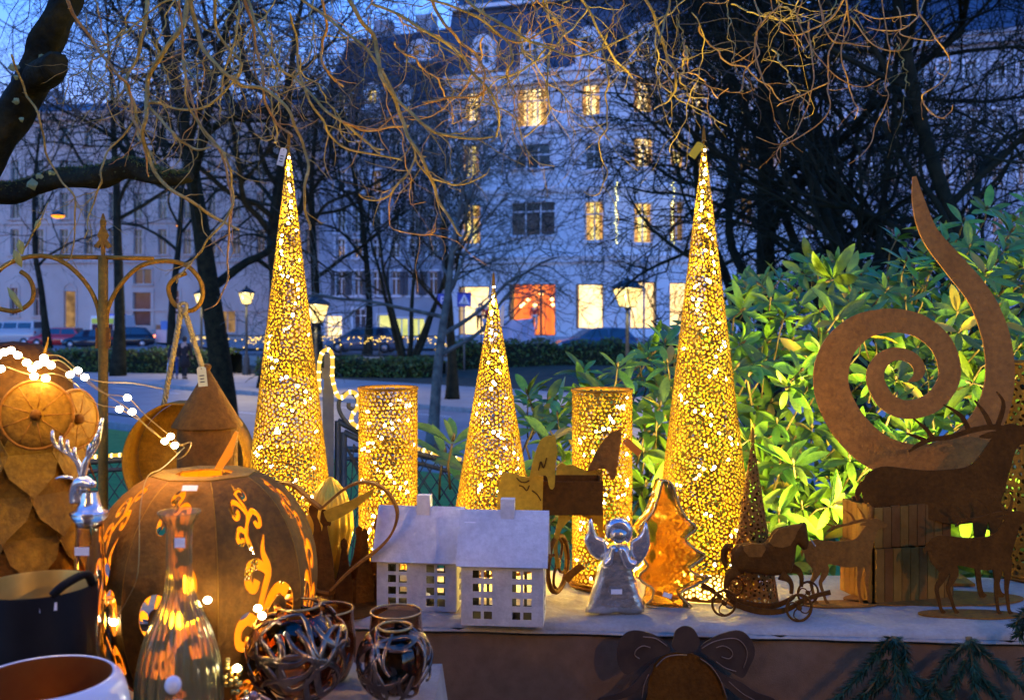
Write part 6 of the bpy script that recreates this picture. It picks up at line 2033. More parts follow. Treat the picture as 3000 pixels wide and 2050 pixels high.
m = MB(); q = hz(1690, 420); m.box((q[0], -.02, q[1]), (S(4, dH), .001, S(28, dH)), ry=-.6); m.build('silver_label', silver, hs_, local=True)
def wheel(parent, c, r, ay, mt, local=True, curls=4):
    """flat wheel with curled spokes; axis rotated ay about z from facing the camera"""
    w = MB(); rot = Matrix.Rotation(ay, 3, 'Z'); c = Vector(c)
    w.tube([c + rot @ Vector((r * math.cos(a), 0, r * math.sin(a))) for a in np.linspace(0, 2 * math.pi, 29)], r * .10, 6)
    o = w.build('wheel', mt, parent, local=local)
    s = MB()
    for k in range(curls):
        a = k * 2 * math.pi / curls + .5
        pts = [c + rot @ Vector((r * f * math.cos(a + g), 0, r * f * math.sin(a + g))) for f, g in ((.12, 0), (.45, .15), (.8, .55), (.95, 1.1))]
        s.tube(crom([tuple(p) for p in pts], 4), r * .055, 5)
    s.lathe([(.001, -.003), (r * .2, -.003), (r * .2, .003), (.001, .003)], 14, c, axis=rot @ Vector((0, 1, 0)))
    s.build('spokes', mt, o, local=local)
for zx, zy, zr, yo, ay in ((510, 1200, 165, -.03, .2), (1490, 1270, 172, -.03, .15), (1765, 1212, 150, .05, .2), (780, 1130, 120, .05, .3)):
    q = hz(zx, zy); wheel(hs_, (q[0], yo, max(q[1], S(zr * .2204, dH) * 1.05)), S(zr * .2204, dH), ay, rust_dark)

# horse planter behind the white house
dP = 2.12
pb_ = P(1640, 1760, dP); pb_.z = ZT + .001
hp = thing('horse_planter', 'rusty planter cart with flat horse-head plates at both ends, behind the white houses', 'planter', pb_)
def pz(zx, zy):
    return ((1400 + zx * .3652 - 1640) * dP / F, CZ - (1220 + zy * .3652 - HY) * dP / F - pb_.z)
def pplate(nm, pts, mt, yo, th=.003, sm=2):
    poly = [tuple(q) for q in crom([pz(*p) for p in pts + [pts[0]]], sm)[:-1]] if sm > 1 else [pz(*p) for p in pts]
    m = MB(); m.plate([poly], [], th, lambda x, y, n: (x, yo - n, y)); return m.build(nm, mt, hp, local=True)
rust_lit = mat('rust_gold_lit', (0.40, 0.215, 0.012), (0.54, 0.31, 0.02), rough=.55, scale=14, detail=9, spec=.2, speck=.2, sscale=90)  # rust with the lanterns' gold light put into the colour
pplate('horse_plate', [(150, 900), (152, 700), (165, 540), (195, 430), (230, 422), (260, 430), (310, 425), (330, 450), (400, 455), (440, 450), (520, 450), (515, 600), (508, 900)], rust_lit, -.045, sm=1)
pplate('horse_head', [(412, 450), (430, 360), (455, 270), (490, 175), (540, 135), (585, 130), (608, 122), (628, 240), (618, 330), (612, 420), (606, 530), (580, 548), (562, 520), (553, 470), (535, 440), (480, 445)], rust_lit, -.052)
m = MB()
for pts in ([(310, 460), (340, 490), (380, 495), (410, 480)], [(330, 520), (360, 530), (390, 560), (410, 520)], [(430, 560), (470, 590), (500, 640)], [(480, 400), (500, 330), (520, 380), (545, 300)]):
    m.tube([(pz(*q)[0], -.050 if pts[0][0] < 470 else -.056, pz(*q)[1]) for q in crom(pts, 4)], S(1.8, dP), 4)
m.build('cut_lines', rust_dark, hp, local=True)
pplate('horse_head', [(890, 470), (930, 380), (980, 280), (1030, 205), (1090, 150), (1150, 125), (1172, 118), (1168, 220), (1150, 330), (1140, 420), (1120, 520), (1090, 540), (1060, 470), (1010, 440), (950, 460)], rust, .05)
pplate('horse_plate', [(640, 440), (680, 400), (720, 420), (760, 415), (820, 440), (900, 470), (1020, 460), (1010, 760), (1020, 880), (960, 900), (760, 780), (640, 780)], rust_lit, .055)
a = pz(515, 495); b_ = pz(990, 760)
m = MB()
for (cx, cyy, sx, sy) in (((a[0] + b_[0]) / 2, -.04, b_[0] - a[0], .003), ((a[0] + b_[0]) / 2, .045, b_[0] - a[0], .003), (a[0] + .0015, .0025, .003, .0815), (b_[0] - .0015, .0025, .003, .0815)):
    m.box((cx, cyy, (a[1] + b_[1]) / 2), (sx, sy, a[1] - b_[1]))
m.box(((a[0] + b_[0]) / 2, .0025, b_[1] + .003), (b_[0] - a[0] - .007, .08, .003))
m.build('planter_box', rust_dark, hp, local=True)
for pts, yo in (([(700, 760, 110), (650, 860, 50), (622, 960, 34), (622, 1080, 30), (640, 1180, 34)], -.03), ([(640, 960, 24), (690, 1040, 24), (712, 1160, 22), (705, 1290, 22)], .03), ([(960, 780, 140), (990, 880, 60), (1000, 1000, 40), (990, 1180, 34)], .045), ([(260, 880, 100), (250, 1000, 50), (245, 1180, 34)], .04)):
    m = MB(); m.plate([[pz(*q) for q in stroke(pts, 5)]], [], .003, lambda x, y, n: (x, yo - n, y)); m.build('leg', rust_lit, hp, local=True)
q = pz(640, 1345); wheel(hp, (q[0], -.01, max(q[1], .078)), S(80, dP), R(66), rust_dark)
q = pz(640, 1345); wheel(hp, (q[0] - .11, .05, max(q[1], .078)), S(80, dP), R(66), rust_dark)
m = MB(); m.plate([[pz(*q) for q in stroke([(700, 1300, 70), (760, 1240, 60), (835, 1180, 55)], 4)]], [], .003, lambda x, y, n: (x, -.012 - n, y)); m.build('shaft', rust, hp, local=True)

# heart band with kissing pair, ribbed gold ornament, crown of figures
dK = 2.0
kb = P(985, 1790, tdep(1790)); kb.z = ZT + .001; dK = tdep(1790)
ht = thing('heart_ornament', 'rusty heart-shaped steel band with a silhouetted couple on a round plate', 'ornament', kb)
def kz(zx, zy):
    return ((780 + zx * .3149 - 985) * dK / F, CZ - (1350 + zy * .3149 - HY) * dK / F - kb.z)
m = MB()
for pts in ([(520, 440), (600, 370), (700, 285), (800, 225), (900, 200), (1000, 215), (1100, 270), (1180, 370), (1215, 480), (1195, 600), (1130, 720), (1020, 830), (880, 930), (740, 1050), (600, 1190)], [(520, 440), (440, 380), (350, 300), (250, 220), (130, 195), (20, 210), (-100, 290), (-170, 420), (-180, 560), (-130, 720), (0, 880), (200, 1040), (420, 1180), (590, 1220)]):
    c = crom([(kz(*q)[0], 0, kz(*q)[1]) for q in pts], 5)
    vs = []
    for i, q in enumerate(c):
        t0 = c[min(i + 1, len(c) - 1)] - c[max(i - 1, 0)]; n_ = np.array([-t0[2], 0, t0[0]]); n_ /= np.linalg.norm(n_)
        w = S(5, dK)
        vs += [q + n_ * w + (0, -.012, 0), q - n_ * w * .4 + (0, -.012, 0), q - n_ * w * .4 + (0, .012, 0), q + n_ * w + (0, .012, 0)]
    fs = []
    for i in range(len(c) - 1):
        p = i * 4; r_ = p + 4
        fs += [(p, p + 1, r_ + 1, r_), (p + 1, p + 2, r_ + 2, r_ + 1), (p + 2, p + 3, r_ + 3, r_ + 2), (p + 3, p, r_, r_ + 3)]
    m.add(vs, fs, False)
m.build('heart_band', rust, ht, local=True)
def kplate(nm, pts, mt, yo, par=None, th=.003, sm=2):
    poly = [tuple(q) for q in crom([kz(*p) for p in pts + [pts[0]]], sm)[:-1]]
    m = MB(); m.plate([poly], [], th, lambda x, y, n: (x, yo - n, y)); return m.build(nm, mt, par or ht, local=True)
kplate('figure', [(400, 500), (390, 440), (420, 405), (470, 415), (480, 460), (470, 520), (500, 600), (520, 720), (530, 900), (540, 1230), (440, 1230), (420, 1000), (420, 780), (440, 640), (430, 560)], rust_dark, .004)
kplate('figure', [(510, 500), (520, 450), (555, 450), (580, 480), (575, 520), (605, 560), (600, 600), (570, 600), (590, 720), (620, 880), (640, 1060), (640, 1230), (480, 1230), (490, 900), (510, 700), (530, 600), (505, 560)], rust_dark, -.004)
kplate('wing', [(545, 460), (620, 420), (760, 370), (900, 300), (1010, 250), (980, 310), (880, 400), (760, 480), (640, 540), (580, 545)], rust_lit, -.014)
n = 36
bwk = S(150, dK)
m = MB(); m.lathe([(.001, 0), (bwk, 0), (bwk, .004), (.001, .004)], 40, (.0, .035, 0)); m.build('base_plate', rust_dark, ht, local=True)
# figures in a ring (crown)
dC = 2.14
cw_ = thing('crown_candle_holder', 'dark steel ring of small pointed figures beside the white house', 'candle holder', P(1045, 1735, dC) * 1.0)
cc = P(1045, 1735, dC); cc.z = ZT + .001; cw_.location = cc; ORG[cw_.name] = cc
Rc = S(85, dC)
for i in range(9):
    a = i * 2 * math.pi / 9 + .25
    hh = S(215 if i % 2 else 190, dC)
    w_ = S(26, dC)
    out = [(-w_, 0), (w_, 0), (w_, hh * .35), (w_ * .62, hh * .55), (w_ * .3, hh * .82), (w_ * .42, hh * .88), (w_ * .36, hh * .96), (0, hh), (-w_ * .36, hh * .96), (-w_ * .42, hh * .88), (-w_ * .3, hh * .82), (-w_ * .62, hh * .55), (-w_, hh * .35)]
    rot = Matrix.Rotation(a + math.pi / 2, 3, 'Z'); off = Vector((Rc * math.cos(a), Rc * math.sin(a), 0))
    m = MB(); m.plate([out], [[(w_ * .25 * math.cos(g), hh * .22 + w_ * .25 * math.sin(g)) for g in np.linspace(0, 6.28, 9)[:-1]]], .0025, lambda x, y, n: off + rot @ Vector((x, -n, y))); m.build('figure', rust_dark, cw_, local=True)
m = MB(); m.lathe([(Rc - .002, .0), (Rc + .0, .0), (Rc + .0, S(70, dC)), (Rc - .002, S(70, dC))], 36); m.build('ring', rust_dark, cw_, local=True)
# ribbed gold drop
dO = 2.13
ob = P(968, 1740, dO); ob.z = ZT + .001
on = thing('ribbed_gold_ornament', 'ribbed gold metal drop ornament in front of the tall left cone', 'ornament', ob)
h0 = S(1740 - 1385, dO); rr = S(66, dO)
gold_leaf = mat('ribbed_gold', (0.66, 0.38, 0.02), (0.80, 0.50, 0.035), rough=.32, metal=.5, scale=20)
m = MB(); m.lathe([(rr * .04, 0), (rr * .28, h0 * .12), (rr * .75, h0 * .36), (rr, h0 * .58), (rr * .95, h0 * .72), (rr * .66, h0 * .87), (rr * .3, h0 * .96), (rr * .04, h0)], 72, (0, 0, 0), wob=lambda a, z: 1 + .05 * math.cos(a * 18)); m.build('ribbed_shell', gold_leaf, on, local=True)
m = MB(); m.lathe([(rr * .1, 0), (rr * .5, 0), (rr * .5, .004), (rr * .1, .02), (.004, h0 * .1)], 24); m.build('foot', rust, on, local=True)

# bell with bow hung on the table front
dL_ = 1.885
bb = P(2010, 1850, dL_)
bl = thing('bell_plaque', 'dark rusty steel bell with a bow hanging on the burlap front', 'plaque', bb)
def bz(zx, zy):
    return ((1680 + zx * .2668 - 2010) * dL_ / F, (1850 - (1800 + zy * .2668)) * dL_ / F)
fb = lambda yo: (lambda x, y, n: (x, yo - n, y))
def bplate(nm, polys, mt, yo, sm=3, holes=()):
    ps = [[tuple(q) for q in crom([bz(*p) for p in pp + [pp[0]]], sm)[:-1]] for pp in polys]
    m = MB(); m.plate(ps, list(holes), .003, fb(yo)); return m.build(nm, mt, bl, local=True)
bplate('bell_body', [[(880, 560), (960, 470), (1100, 420), (1250, 420), (1400, 470), (1520, 570), (1620, 720), (1680, 900), (1720, 1150), (1800, 1350), (700, 1350), (760, 1150), (810, 900), (830, 700)]], rust_dark, .002)
bow_m = mat('dark_bow_steel', (0.03, 0.014, 0.007), (0.06, 0.03, 0.015), rough=.7, scale=18)
bplate('bow_loop', [[(1060, 360), (1000, 290), (880, 210), (700, 165), (580, 190), (500, 280), (475, 400), (490, 540), (560, 640), (640, 620), (780, 540), (920, 450), (1040, 410)]], bow_m, -.003)
bplate('bow_loop', [[(1390, 340), (1480, 270), (1600, 210), (1780, 165), (1890, 200), (1970, 310), (1985, 430), (1930, 560), (1860, 680), (1760, 640), (1600, 540), (1480, 450), (1400, 400)]], bow_m, -.003)
bplate('bow_knot', [[(1090, 250), (1110, 170), (1170, 120), (1240, 110), (1310, 140), (1360, 220), (1380, 300), (1330, 380), (1230, 410), (1130, 390), (1070, 320)]], bow_m, -.007)
bplate('ribbon_tail', [[(880, 500), (780, 600), (640, 760), (500, 850), (280, 910), (300, 950), (560, 900), (700, 820), (850, 640)]], bow_m, -.004)
bplate('ribbon_tail', [[(1500, 540), (1640, 640), (1850, 740), (2000, 840), (2190, 905), (2180, 950), (1950, 950), (1750, 850), (1560, 640)]], bow_m, -.004)
grv = mat('pale_groove', (0.22, 0.13, 0.075), (0.28, 0.17, 0.10), rough=.8, scale=40)  # lines paler than the bell steel
m = MB()
for pts in ([(1400, 360), (1520, 290), (1680, 250), (1800, 260), (1880, 340), (1900, 440), (1860, 570)], [(1560, 350), (1640, 330), (1720, 370), (1740, 430), (1700, 470), (1620, 450)], [(1560, 500), (1660, 570), (1780, 610)], [(900, 560), (1000, 460), (1120, 430), (1240, 430)], [(1390, 470), (1500, 550), (1600, 690), (1680, 900)], [(1020, 330), (900, 250), (760, 230)], [(840, 350), (760, 330), (690, 370), (670, 430), (720, 470)], [(1700, 720), (1850, 850), (1980, 920)], [(820, 640), (770, 760), (750, 900)]):
    c = crom([(bz(*q)[0], -.0055, bz(*q)[1]) for q in pts], 4)
    m.tube(c, S(4.2, dL_), 5, flat=(1, .3))
m.build('groove_lines', grv, bl, local=True)

# fir sprays on the table front
needle_m = mat('fir_needle', (0.012, 0.055, 0.028), (0.03, 0.10, 0.055), rough=.5, scale=30, rand=.35)
fstem = mat('fir_stem', (0.14, 0.10, 0.04), (0.20, 0.15, 0.06), rough=.8, scale=30)
def spray(label, px, py, branches, seed):
    rg = np.random.default_rng(seed)
    dd = 1.86
    b = P(px, py, dd); b.y = tf(b.x) - .02
    t = thing('fir_spray', label, 'fir branch', b)
    st = MB(); nd = MB()
    for br in branches:
        c = crom([tuple(P(x, y, dd - .02 - .01 * i)) for i, (x, y) in enumerate(br)], 8)
        st.tube(c, np.linspace(.006 if br is branches[0] else .0035, .0015, len(c)), 6)
        L = np.linalg.norm(np.diff(c, axis=0), axis=1).sum()
        n = int(L / .00028)
        for i in range(n):
            f = rg.uniform(0, len(c) - 1.001); k = int(f)
            p = Vector(c[k]) + (Vector(c[k + 1]) - Vector(c[k])) * (f - k)
            tg = (Vector(c[k + 1]) - Vector(c[k])).normalized()
            sd = tg.cross(Vector(rg.normal(size=3))).normalized()
            dr = (tg * .75 + sd).normalized()
            l = rg.uniform(.014, .024); w = tg.cross(dr).normalized() * .0011
            nd.add([p - w, p + w, p + dr * l * .6 + w * .9, p + dr * l, p + dr * l * .6 - w * .9], [(0, 1, 2, 3, 4)])
    st.build('stem', fstem, t)
    o = nd.build('needles', needle_m, t); o['kind'] = 'stuff'
spray('dark green fir spray hanging below the table edge, left of the two', 2620, 1862, [[(2620, 1862), (2622, 1930), (2630, 2060), (2640, 2200)], [(2612, 1880), (2560, 1930), (2510, 1985), (2440, 2060)], [(2640, 1900), (2650, 1960), (2680, 2020), (2760, 2080)], [(2600, 1930), (2560, 2000), (2500, 2070)], [(2640, 1960), (2720, 2010), (2800, 2060)], [(2610, 1980), (2540, 2040), (2460, 2080)], [(2618, 1866), (2650, 1890), (2655, 1930)], [(2616, 1866), (2590, 1890), (2570, 1915)]], 31)
spray('dark green fir spray hanging below the table edge at far right', 2838, 1864, [[(2838, 1864), (2850, 1950), (2858, 2060), (2870, 2200)], [(2830, 1885), (2780, 1930), (2740, 1990), (2700, 2050)], [(2850, 1890), (2920, 1945), (3000, 2010), (3060, 2050)], [(2850, 1930), (2880, 1990), (2940, 2060)], [(2830, 1930), (2800, 2000), (2760, 2080)], [(3010, 1920), (3000, 1960), (3040, 2000)], [(2860, 1990), (2920, 2030), (2990, 2080)], [(2836, 1868), (2860, 1890), (2875, 1915)]], 32)
spray('sprig of fir hanging over the table corner at the right edge', 3020, 1800, [[(3040, 1780), (3000, 1800), (2975, 1830)], [(3030, 1810), (3000, 1835), (2985, 1860)]], 33)
# ================================================================ iron hook with rope and hung ring
dK_ = 2.44
hkb = P(302, 1480, dK_); hkb.z = 0
hk = thing('shepherd_hook', 'rusty iron garden hook post with spear tip and two curled arms', 'garden hook', hkb)
m = MB(); m.tube([(hkb.x, hkb.y, 0), P(302, 750, dK_)], S(14, dK_), 10); m.build('post', rust_orange, hk)
fin = [(302, 625), (310, 650), (308, 668), (318, 690), (312, 702), (328, 722), (314, 728), (308, 716), (306, 748), (298, 748), (296, 716), (290, 728), (276, 722), (292, 702), (286, 690), (296, 668), (294, 650)]
m = MB(); m.plate([[(P(x, y, dK_).x, P(x, y, dK_).z) for x, y in fin]], [], .008, lambda x, y, n: (x, dK_ - n, y)); m.build('spear_finial', rust_orange, hk)
for pts in ([(160, 752), (300, 754)], [(304, 754), (450, 758)]):
    m = MB(); m.tube([P(x, y, dK_) for x, y in pts], S(6.5, dK_), 8); m.build('cross_bar', rust_orange, hk)
arm_r = [(312, 1000), (312, 950), (318, 900), (345, 845), (395, 790), (445, 768), (500, 765), (550, 780), (585, 820), (594, 860), (585, 890), (565, 908), (540, 908), (510, 890), (494, 855), (498, 830), (520, 810), (545, 800)]
arm_l = [(292, 1000), (292, 950), (286, 900), (262, 845), (215, 790), (160, 756), (100, 750), (40, 765), (0, 790), (-40, 840), (-40, 890), (0, 905), (50, 910), (90, 885), (98, 850), (85, 815), (60, 795)]
for a in (arm_r, arm_l):
    m = MB(); m.tube(crom([tuple(P(x, y, dK_)) for x, y in a], 6), S(6.8, dK_), 8); m.build('curled_arm', rust_orange, hk)
for x in (290, 314):
    m = MB(); m.box(P(x, 990, dK_), (.012, .014, .05)); m.build('bolt_plate', rust, hk)
rope = mat('jute_rope', (0.34, 0.24, 0.09), (0.46, 0.34, 0.15), rough=.9, scale=60, bump=.4, bscale=200)
rpt = thing('jute_rope', 'twisted jute rope looped over the hook ring', 'rope', P(540, 905, dK_ - .015))
m = MB()
for a_, b_ in (((532, 902), (480, 1185)), ((538, 902), (600, 1100))):
    A = P(a_[0], a_[1], dK_ - .015); Bq = P(b_[0], b_[1], dK_ - .01)
    n = 70
    for k in range(3):
        pts = []
        for i in range(n + 1):
            q = A.lerp(Bq, i / n); an_ = i * .62 + k * 2.094
            pts.append(q + Vector((math.cos(an_) * S(4.5, dK_), math.sin(an_) * S(4.5, dK_), 0)))
        m.tube(pts, S(4.6, dK_), 5)
m.build('strands', rope, rpt)
m = MB(); m.tube(crom([tuple(P(x, y, dK_ - .02)) for x, y in ((530, 915), (524, 895), (534, 888), (546, 892), (544, 912), (536, 920))], 4), S(6, dK_), 6); m.build('knot', rope, rpt)
# hung round steel drum
dD = 2.42
dc = P(555, 1345, dD)
dr_ = thing('hanging_drum', 'round rusty steel drum with a flat top hanging from the rope', 'ornament', dc)
Rr = S(172, dD)
ol = []
for i in range(64):
    a = i * 2 * math.pi / 64
    ol.append((Rr * math.cos(a), min(Rr * math.sin(a), Rr * .955)))
m = MB()
k = 64
vs = [dc + Vector((x, -.05, y)) for x, y in ol] + [dc + Vector((x, .05, y)) for x, y in ol]
m.add(vs, [(i, (i + 1) % k, (i + 1) % k + k, i + k) for i in range(k)], True)
o = m.build('drum_wall', rust_orange, dr_); so = o.modifiers.new('S', 'SOLIDIFY'); so.thickness = .003
m = MB(); m.plate([ol], [], .002, lambda x, y, n: dc + Vector((x * .99, .046 - n, y * .99))); m.build('back_plate', rust_orange, dr_)
# conical lantern
dN = 2.06
nb = P(608, 1790, dN); nb.z = ZT + .001
cn_ = thing('conical_lantern', 'rusty lantern with a tall conical roof and ball on top behind the pumpkin', 'lantern', nb)
z_tip = CZ - (1082 - HY) * dN / F; z_e = CZ - (1250 - HY) * dN / F
m = MB(); m.lathe([(S(100, dN), z_e - ZT), (S(101, dN), z_e - ZT + .002), (S(4, dN), z_tip - ZT)], 48); m.build('cone_roof', rust, cn_, local=True)
m = MB(); m.ball((0, 0, z_tip - ZT + S(6, dN)), S(11, dN), 14, 10); m.build('ball_finial', rust, cn_, local=True)
Rn = S(84, dN); hn = z_e - ZT
out = [(-math.pi * Rn, 0), (math.pi * Rn, 0), (math.pi * Rn, hn), (-math.pi * Rn, hn)]
archx = lambda u0: [(u0 - Rn * .45, hn * .25), (u0 + Rn * .45, hn * .25), (u0 + Rn * .45, hn * .60)] + [(u0 + Rn * .45 * math.cos(a), hn * .60 + Rn * .45 * math.sin(a)) for a in np.linspace(.2, math.pi - .2, 7)] + [(u0 - Rn * .45, hn * .60)]
m = MB(); m.plate([out], [archx(Rn * .35), archx(-Rn * 1.6)], .002, lambda x, y, n: ((Rn + n) * math.sin(x / Rn), -(Rn + n) * math.cos(x / Rn), y), grid=Rn * .22); m.build('body', rust, cn_, local=True)
m = MB(); m.tube([((Rn + .004) * math.sin(x / Rn), -(Rn + .004) * math.cos(x / Rn), y) for x, y in archx(Rn * .35)[2:]], .005, 6); m.build('arch_trim', rope, cn_, local=True)

# ================================================================ pumpkin
dQ = 1.60
pc = P(600, 2010, dQ); pc.z = ZT
pk = thing('steel_pumpkin', 'large rusty steel pumpkin lantern with scroll cut-outs', 'lantern', pc)
RP = S(330, dQ); HP = S(640, dQ)
NP = 8
A0 = R(-90 - 22.5 + 0.5)
def prof(v):     # v 0..1 bottom to top -> (radius, z)
    a = -1.23 + v * 2.40
    return RP * math.cos(a) ** .82 * (1.0 if a > 0 else 1.0), HP * .5 + HP * .5 * math.sin(a) / math.sin(1.2)
def spir(cx, cy, r0, turns, a0, w0, sgn=1):
    n = 12
    return [(cx + r0 * (1 - .82 * i / n) * math.cos(a0 + sgn * turns * 6.283 * i / n), cy + r0 * (1 - .82 * i / n) * math.sin(a0 + sgn * turns * 6.283 * i / n), w0 * (1 - .25 * i / n)) for i in range(n + 1)]
def motif(cx, cy, s, fl=1):
    w = .075 * s
    X = lambda q: [(cx + fl * x * s, cy + y * s, k * w) for x, y, k in q]
    S1 = [(-.02, -.56, .25), (.05, -.44, 1.1), (.09, -.30, 1.2), (.0, -.14, .9), (-.06, .02, .8), (.0, .18, .9), (.07, .32, 1.0), (.03, .45, .8), (.09, .58, .2)]
    C1 = [(-.04, -.04, .7), (.06, .10, 1.1), (.18, .17, 1.3), (.29, .12, 1.3), (.31, .0, 1.2), (.23, -.07, 1.1), (.16, -.02, 1.3), (.19, .04, 1.2)]
    C2 = [(.0, -.16, .7), (-.10, -.05, 1.1), (-.21, .0, 1.3), (-.30, -.07, 1.2), (-.29, -.18, 1.1), (-.20, -.21, 1.1), (-.17, -.14, 1.2)]
    C3 = [(.08, -.30, .7), (.18, -.22, 1.1), (.27, -.26, 1.2), (.28, -.36, 1.1), (.20, -.40, 1.1), (.17, -.34, 1.1)]
    C4 = [(.06, .30, .7), (-.05, .37, 1.1), (-.16, .35, 1.2), (-.19, .25, 1.1), (-.12, .20, 1.0), (-.08, .26, 1.1)]
    return [stroke(X(q), 4) for q in (S1, C1, C2, C3, C4)]
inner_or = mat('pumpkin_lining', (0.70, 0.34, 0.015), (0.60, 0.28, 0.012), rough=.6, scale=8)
for k in range(NP):
    a0 = A0 + k * 2 * math.pi / NP; a1 = a0 + 2 * math.pi / NP
    # panel in (s, v): s -1..1
    nV = 18
    left = [(-1.0, v / nV) for v in range(nV + 1)]; right = [(1.0, v / nV) for v in range(nV, -1, -1)]
    XS = 1 / 4.4
    outl = [(-XS, 0), (XS, 0)] + [(XS, v / nV) for v in range(1, nV)] + [(XS, 1), (-XS, 1)] + [(-XS, v / nV) for v in range(nV - 1, 0, -1)]
    def mp(s, v, n):
        s = s * 4.4
        r, z = prof(min(max(v, 0), 1))
        rc = r * math.cos(math.pi / NP)
        h = r * math.sin(math.pi / NP)
        am = (a0 + a1) / 2
        e = Vector((math.cos(am), math.sin(am), 0)); t_ = Vector((-e.y, e.x, 0))
        return e * (rc + n) + t_ * (s * h) + Vector((0, 0, z))
    fl = 1 if k % 2 else -1
    hol = []
    for cx_, cy_, s_, f_ in ((.02, .47, .46, fl), (-.02, .83, .28, -fl), (.0, .13, .22, fl)):
        for pol in motif(0, 0, s_, f_):
            hol.append([(min(max(cx_ + x, -.205), .205), min(max(cy_ + y, .03), .97)) for x, y in pol])
    m = MB(); m.plate([outl], hol, .0022, mp, grid=.045, smooth=True)
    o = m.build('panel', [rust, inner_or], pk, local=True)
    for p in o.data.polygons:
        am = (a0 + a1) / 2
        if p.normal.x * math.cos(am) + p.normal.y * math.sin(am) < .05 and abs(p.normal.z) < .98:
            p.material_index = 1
r_t, z_t = prof(1)
m = MB(); m.lathe([(r_t * .55, z_t - .001), (r_t * .99, z_t - .001), (r_t * .99, z_t + .002), (r_t * .55, z_t + .002), (r_t * .55, z_t - .001)], NP, (0, 0, 0), smooth=False, a0=A0); m.build('top_plate', rust_orange, pk, local=True)
r_b, z_b = prof(0)
m = MB(); m.lathe([(.001, z_b), (r_b * .98, z_b), (r_b * .98, z_b + .003), (.001, z_b + .003)], NP, (0, 0, 0), smooth=False, a0=A0); m.build('bottom_plate', rust, pk, local=True)
pst = [(658, 1372), (690, 1330), (708, 1262), (700, 1258), (678, 1300), (640, 1366)]
q0 = P(672, 1370, dQ)
m = MB(); m.plate([[((x - 600) * dQ / F, CZ - (y - HY) * dQ / F - ZT) for x, y in pst]], [], .004, lambda x, y, n: (x, -.02 - n, y)); m.build('stalk', mat('orange_paint', (.80, .26, .01), rough=.5), pk, local=True)
m = MB(); rr_, zz_ = prof(.955); m.box((.01, -rr_ * .93 - .012, zz_ + .004), (S(42, dQ), .001, S(17, dQ)), rx=-.7); m.build('sticker', sticker, pk, local=True)
for i, (x, y, z, e) in enumerate(((0, 0, .5, .30), (-.05, .03, .3, .15), (.05, .0, .72, .15))):
    point_lamp('lamp_light', pc + Vector((x, y, z * HP)), e * .5, (1, .55, .05), .012, pk)

# ================================================================ owl of steel leaves
dW = 1.60
ob_ = P(38, 1920, dW); ob_.z = ZT
ow = thing('steel_owl', 'rusty steel owl with disc eyes and leaf-shaped feathers at the left edge', 'sculpture', ob_)
rust_warm = mat('rust_warm', (0.17, 0.075, 0.006), (0.29, 0.14, 0.010), rough=.65, spec=.2, scale=14, detail=9, bump=.18, bscale=120, speck=.3, sscale=120)
hO = CZ - (1010 - HY) * dW / F - ZT
m = MB(); m.lathe([(.03, 0), (.09, .03), (.115, hO * .3), (.105, hO * .55), (.085, hO * .68), (.095, hO * .8), (.085, hO * .93), (.04, hO), (.002, hO * 1.01)], 28); m.build('body', rust_dark, ow, local=True)
for row in range(6):
    zz = hO * (.10 + .115 * row)
    nf = 9
    for k in range(nf):
        a = -math.pi / 2 + (k - nf / 2 + (.5 if row % 2 else 0)) * 2 * math.pi / nf
        rr = .122 - .004 * abs(row - 2)
        l = .115; w = .043
        e = Vector((math.cos(a), math.sin(a), 0)); t_ = Vector((-e.y, e.x, 0))
        top = e * (rr * .93) + Vector((0, 0, zz + l * .55)); dn = (Vector((0, 0, -1)) + e * .20).normalized(); nn = t_.cross(dn)
        pol = [(0, 0), (w * .6, l * .12), (w, l * .42), (w * .75, l * .72), (0, l), (-w * .75, l * .72), (-w, l * .42), (-w * .6, l * .12)]
        m = MB(); m.plate([pol], [], .0015, lambda x, y, n: top + t_ * x + dn * y + e * (n - (x / w) ** 2 * .012)); m.build('feather', rust_warm if row > 2 else rust, ow, local=True)
for (px, py, rpx, ax) in ((107, 1215, 92, Vector((.25, -1, .05))), (222, 1228, 82, Vector((.95, -.35, .05)))):
    c = P(px, py, dW - (.13 if px < 150 else .08)) - ob_
    m = MB(); m.lathe([(.001, .003), (S(30, dW), .004), (S(rpx * .8, dW), .002), (S(rpx * .97, dW), .0), (S(rpx, dW), -.002), (S(rpx, dW), -.004), (.001, -.003)], 40, c, axis=ax); e_ = m.build('eye_disc', rust_warm, ow, local=True)
    m = MB(); m.ball(c + ax.normalized() * .006, S(15, dW), 14, 10); m.build('pupil', rust_dark, e_, local=True)
    rt = Vector((0, 0, 1)).rotation_difference(ax).to_matrix()
    m = MB(); m.tube([c + rt @ Vector((S(rpx, dW) * math.cos(a), S(rpx, dW) * math.sin(a), 0)) for a in np.linspace(0, 6.2832, 41)], .0022, 6); m.build('rim', rust, e_, local=True)
    m = MB()
    for k in range(9):
        a = k * .698 + .2
        m.tube([c + rt @ Vector((S(20, dW) * math.cos(a), S(20, dW) * math.sin(a), .0045)), c + rt @ Vector((S(rpx * .96, dW) * math.cos(a + .06), S(rpx * .96, dW) * math.sin(a + .06), .0008))], .0010, 4)
    m.build('radial_creases', rust, e_, local=True)
for (pts) in ([(-40, 1060), (18, 985), (62, 1060)], [(150, 1060), (172, 1000), (176, 985), (168, 1040)], ):
    m = MB(); m.plate([[((x - 38) * dW / F, CZ - (y - HY) * dW / F - ZT) for x, y in pts]], [], .003, lambda x, y, n: (x, -.04 - n, y)); m.build('ear_tuft', rust_warm, ow, local=True)
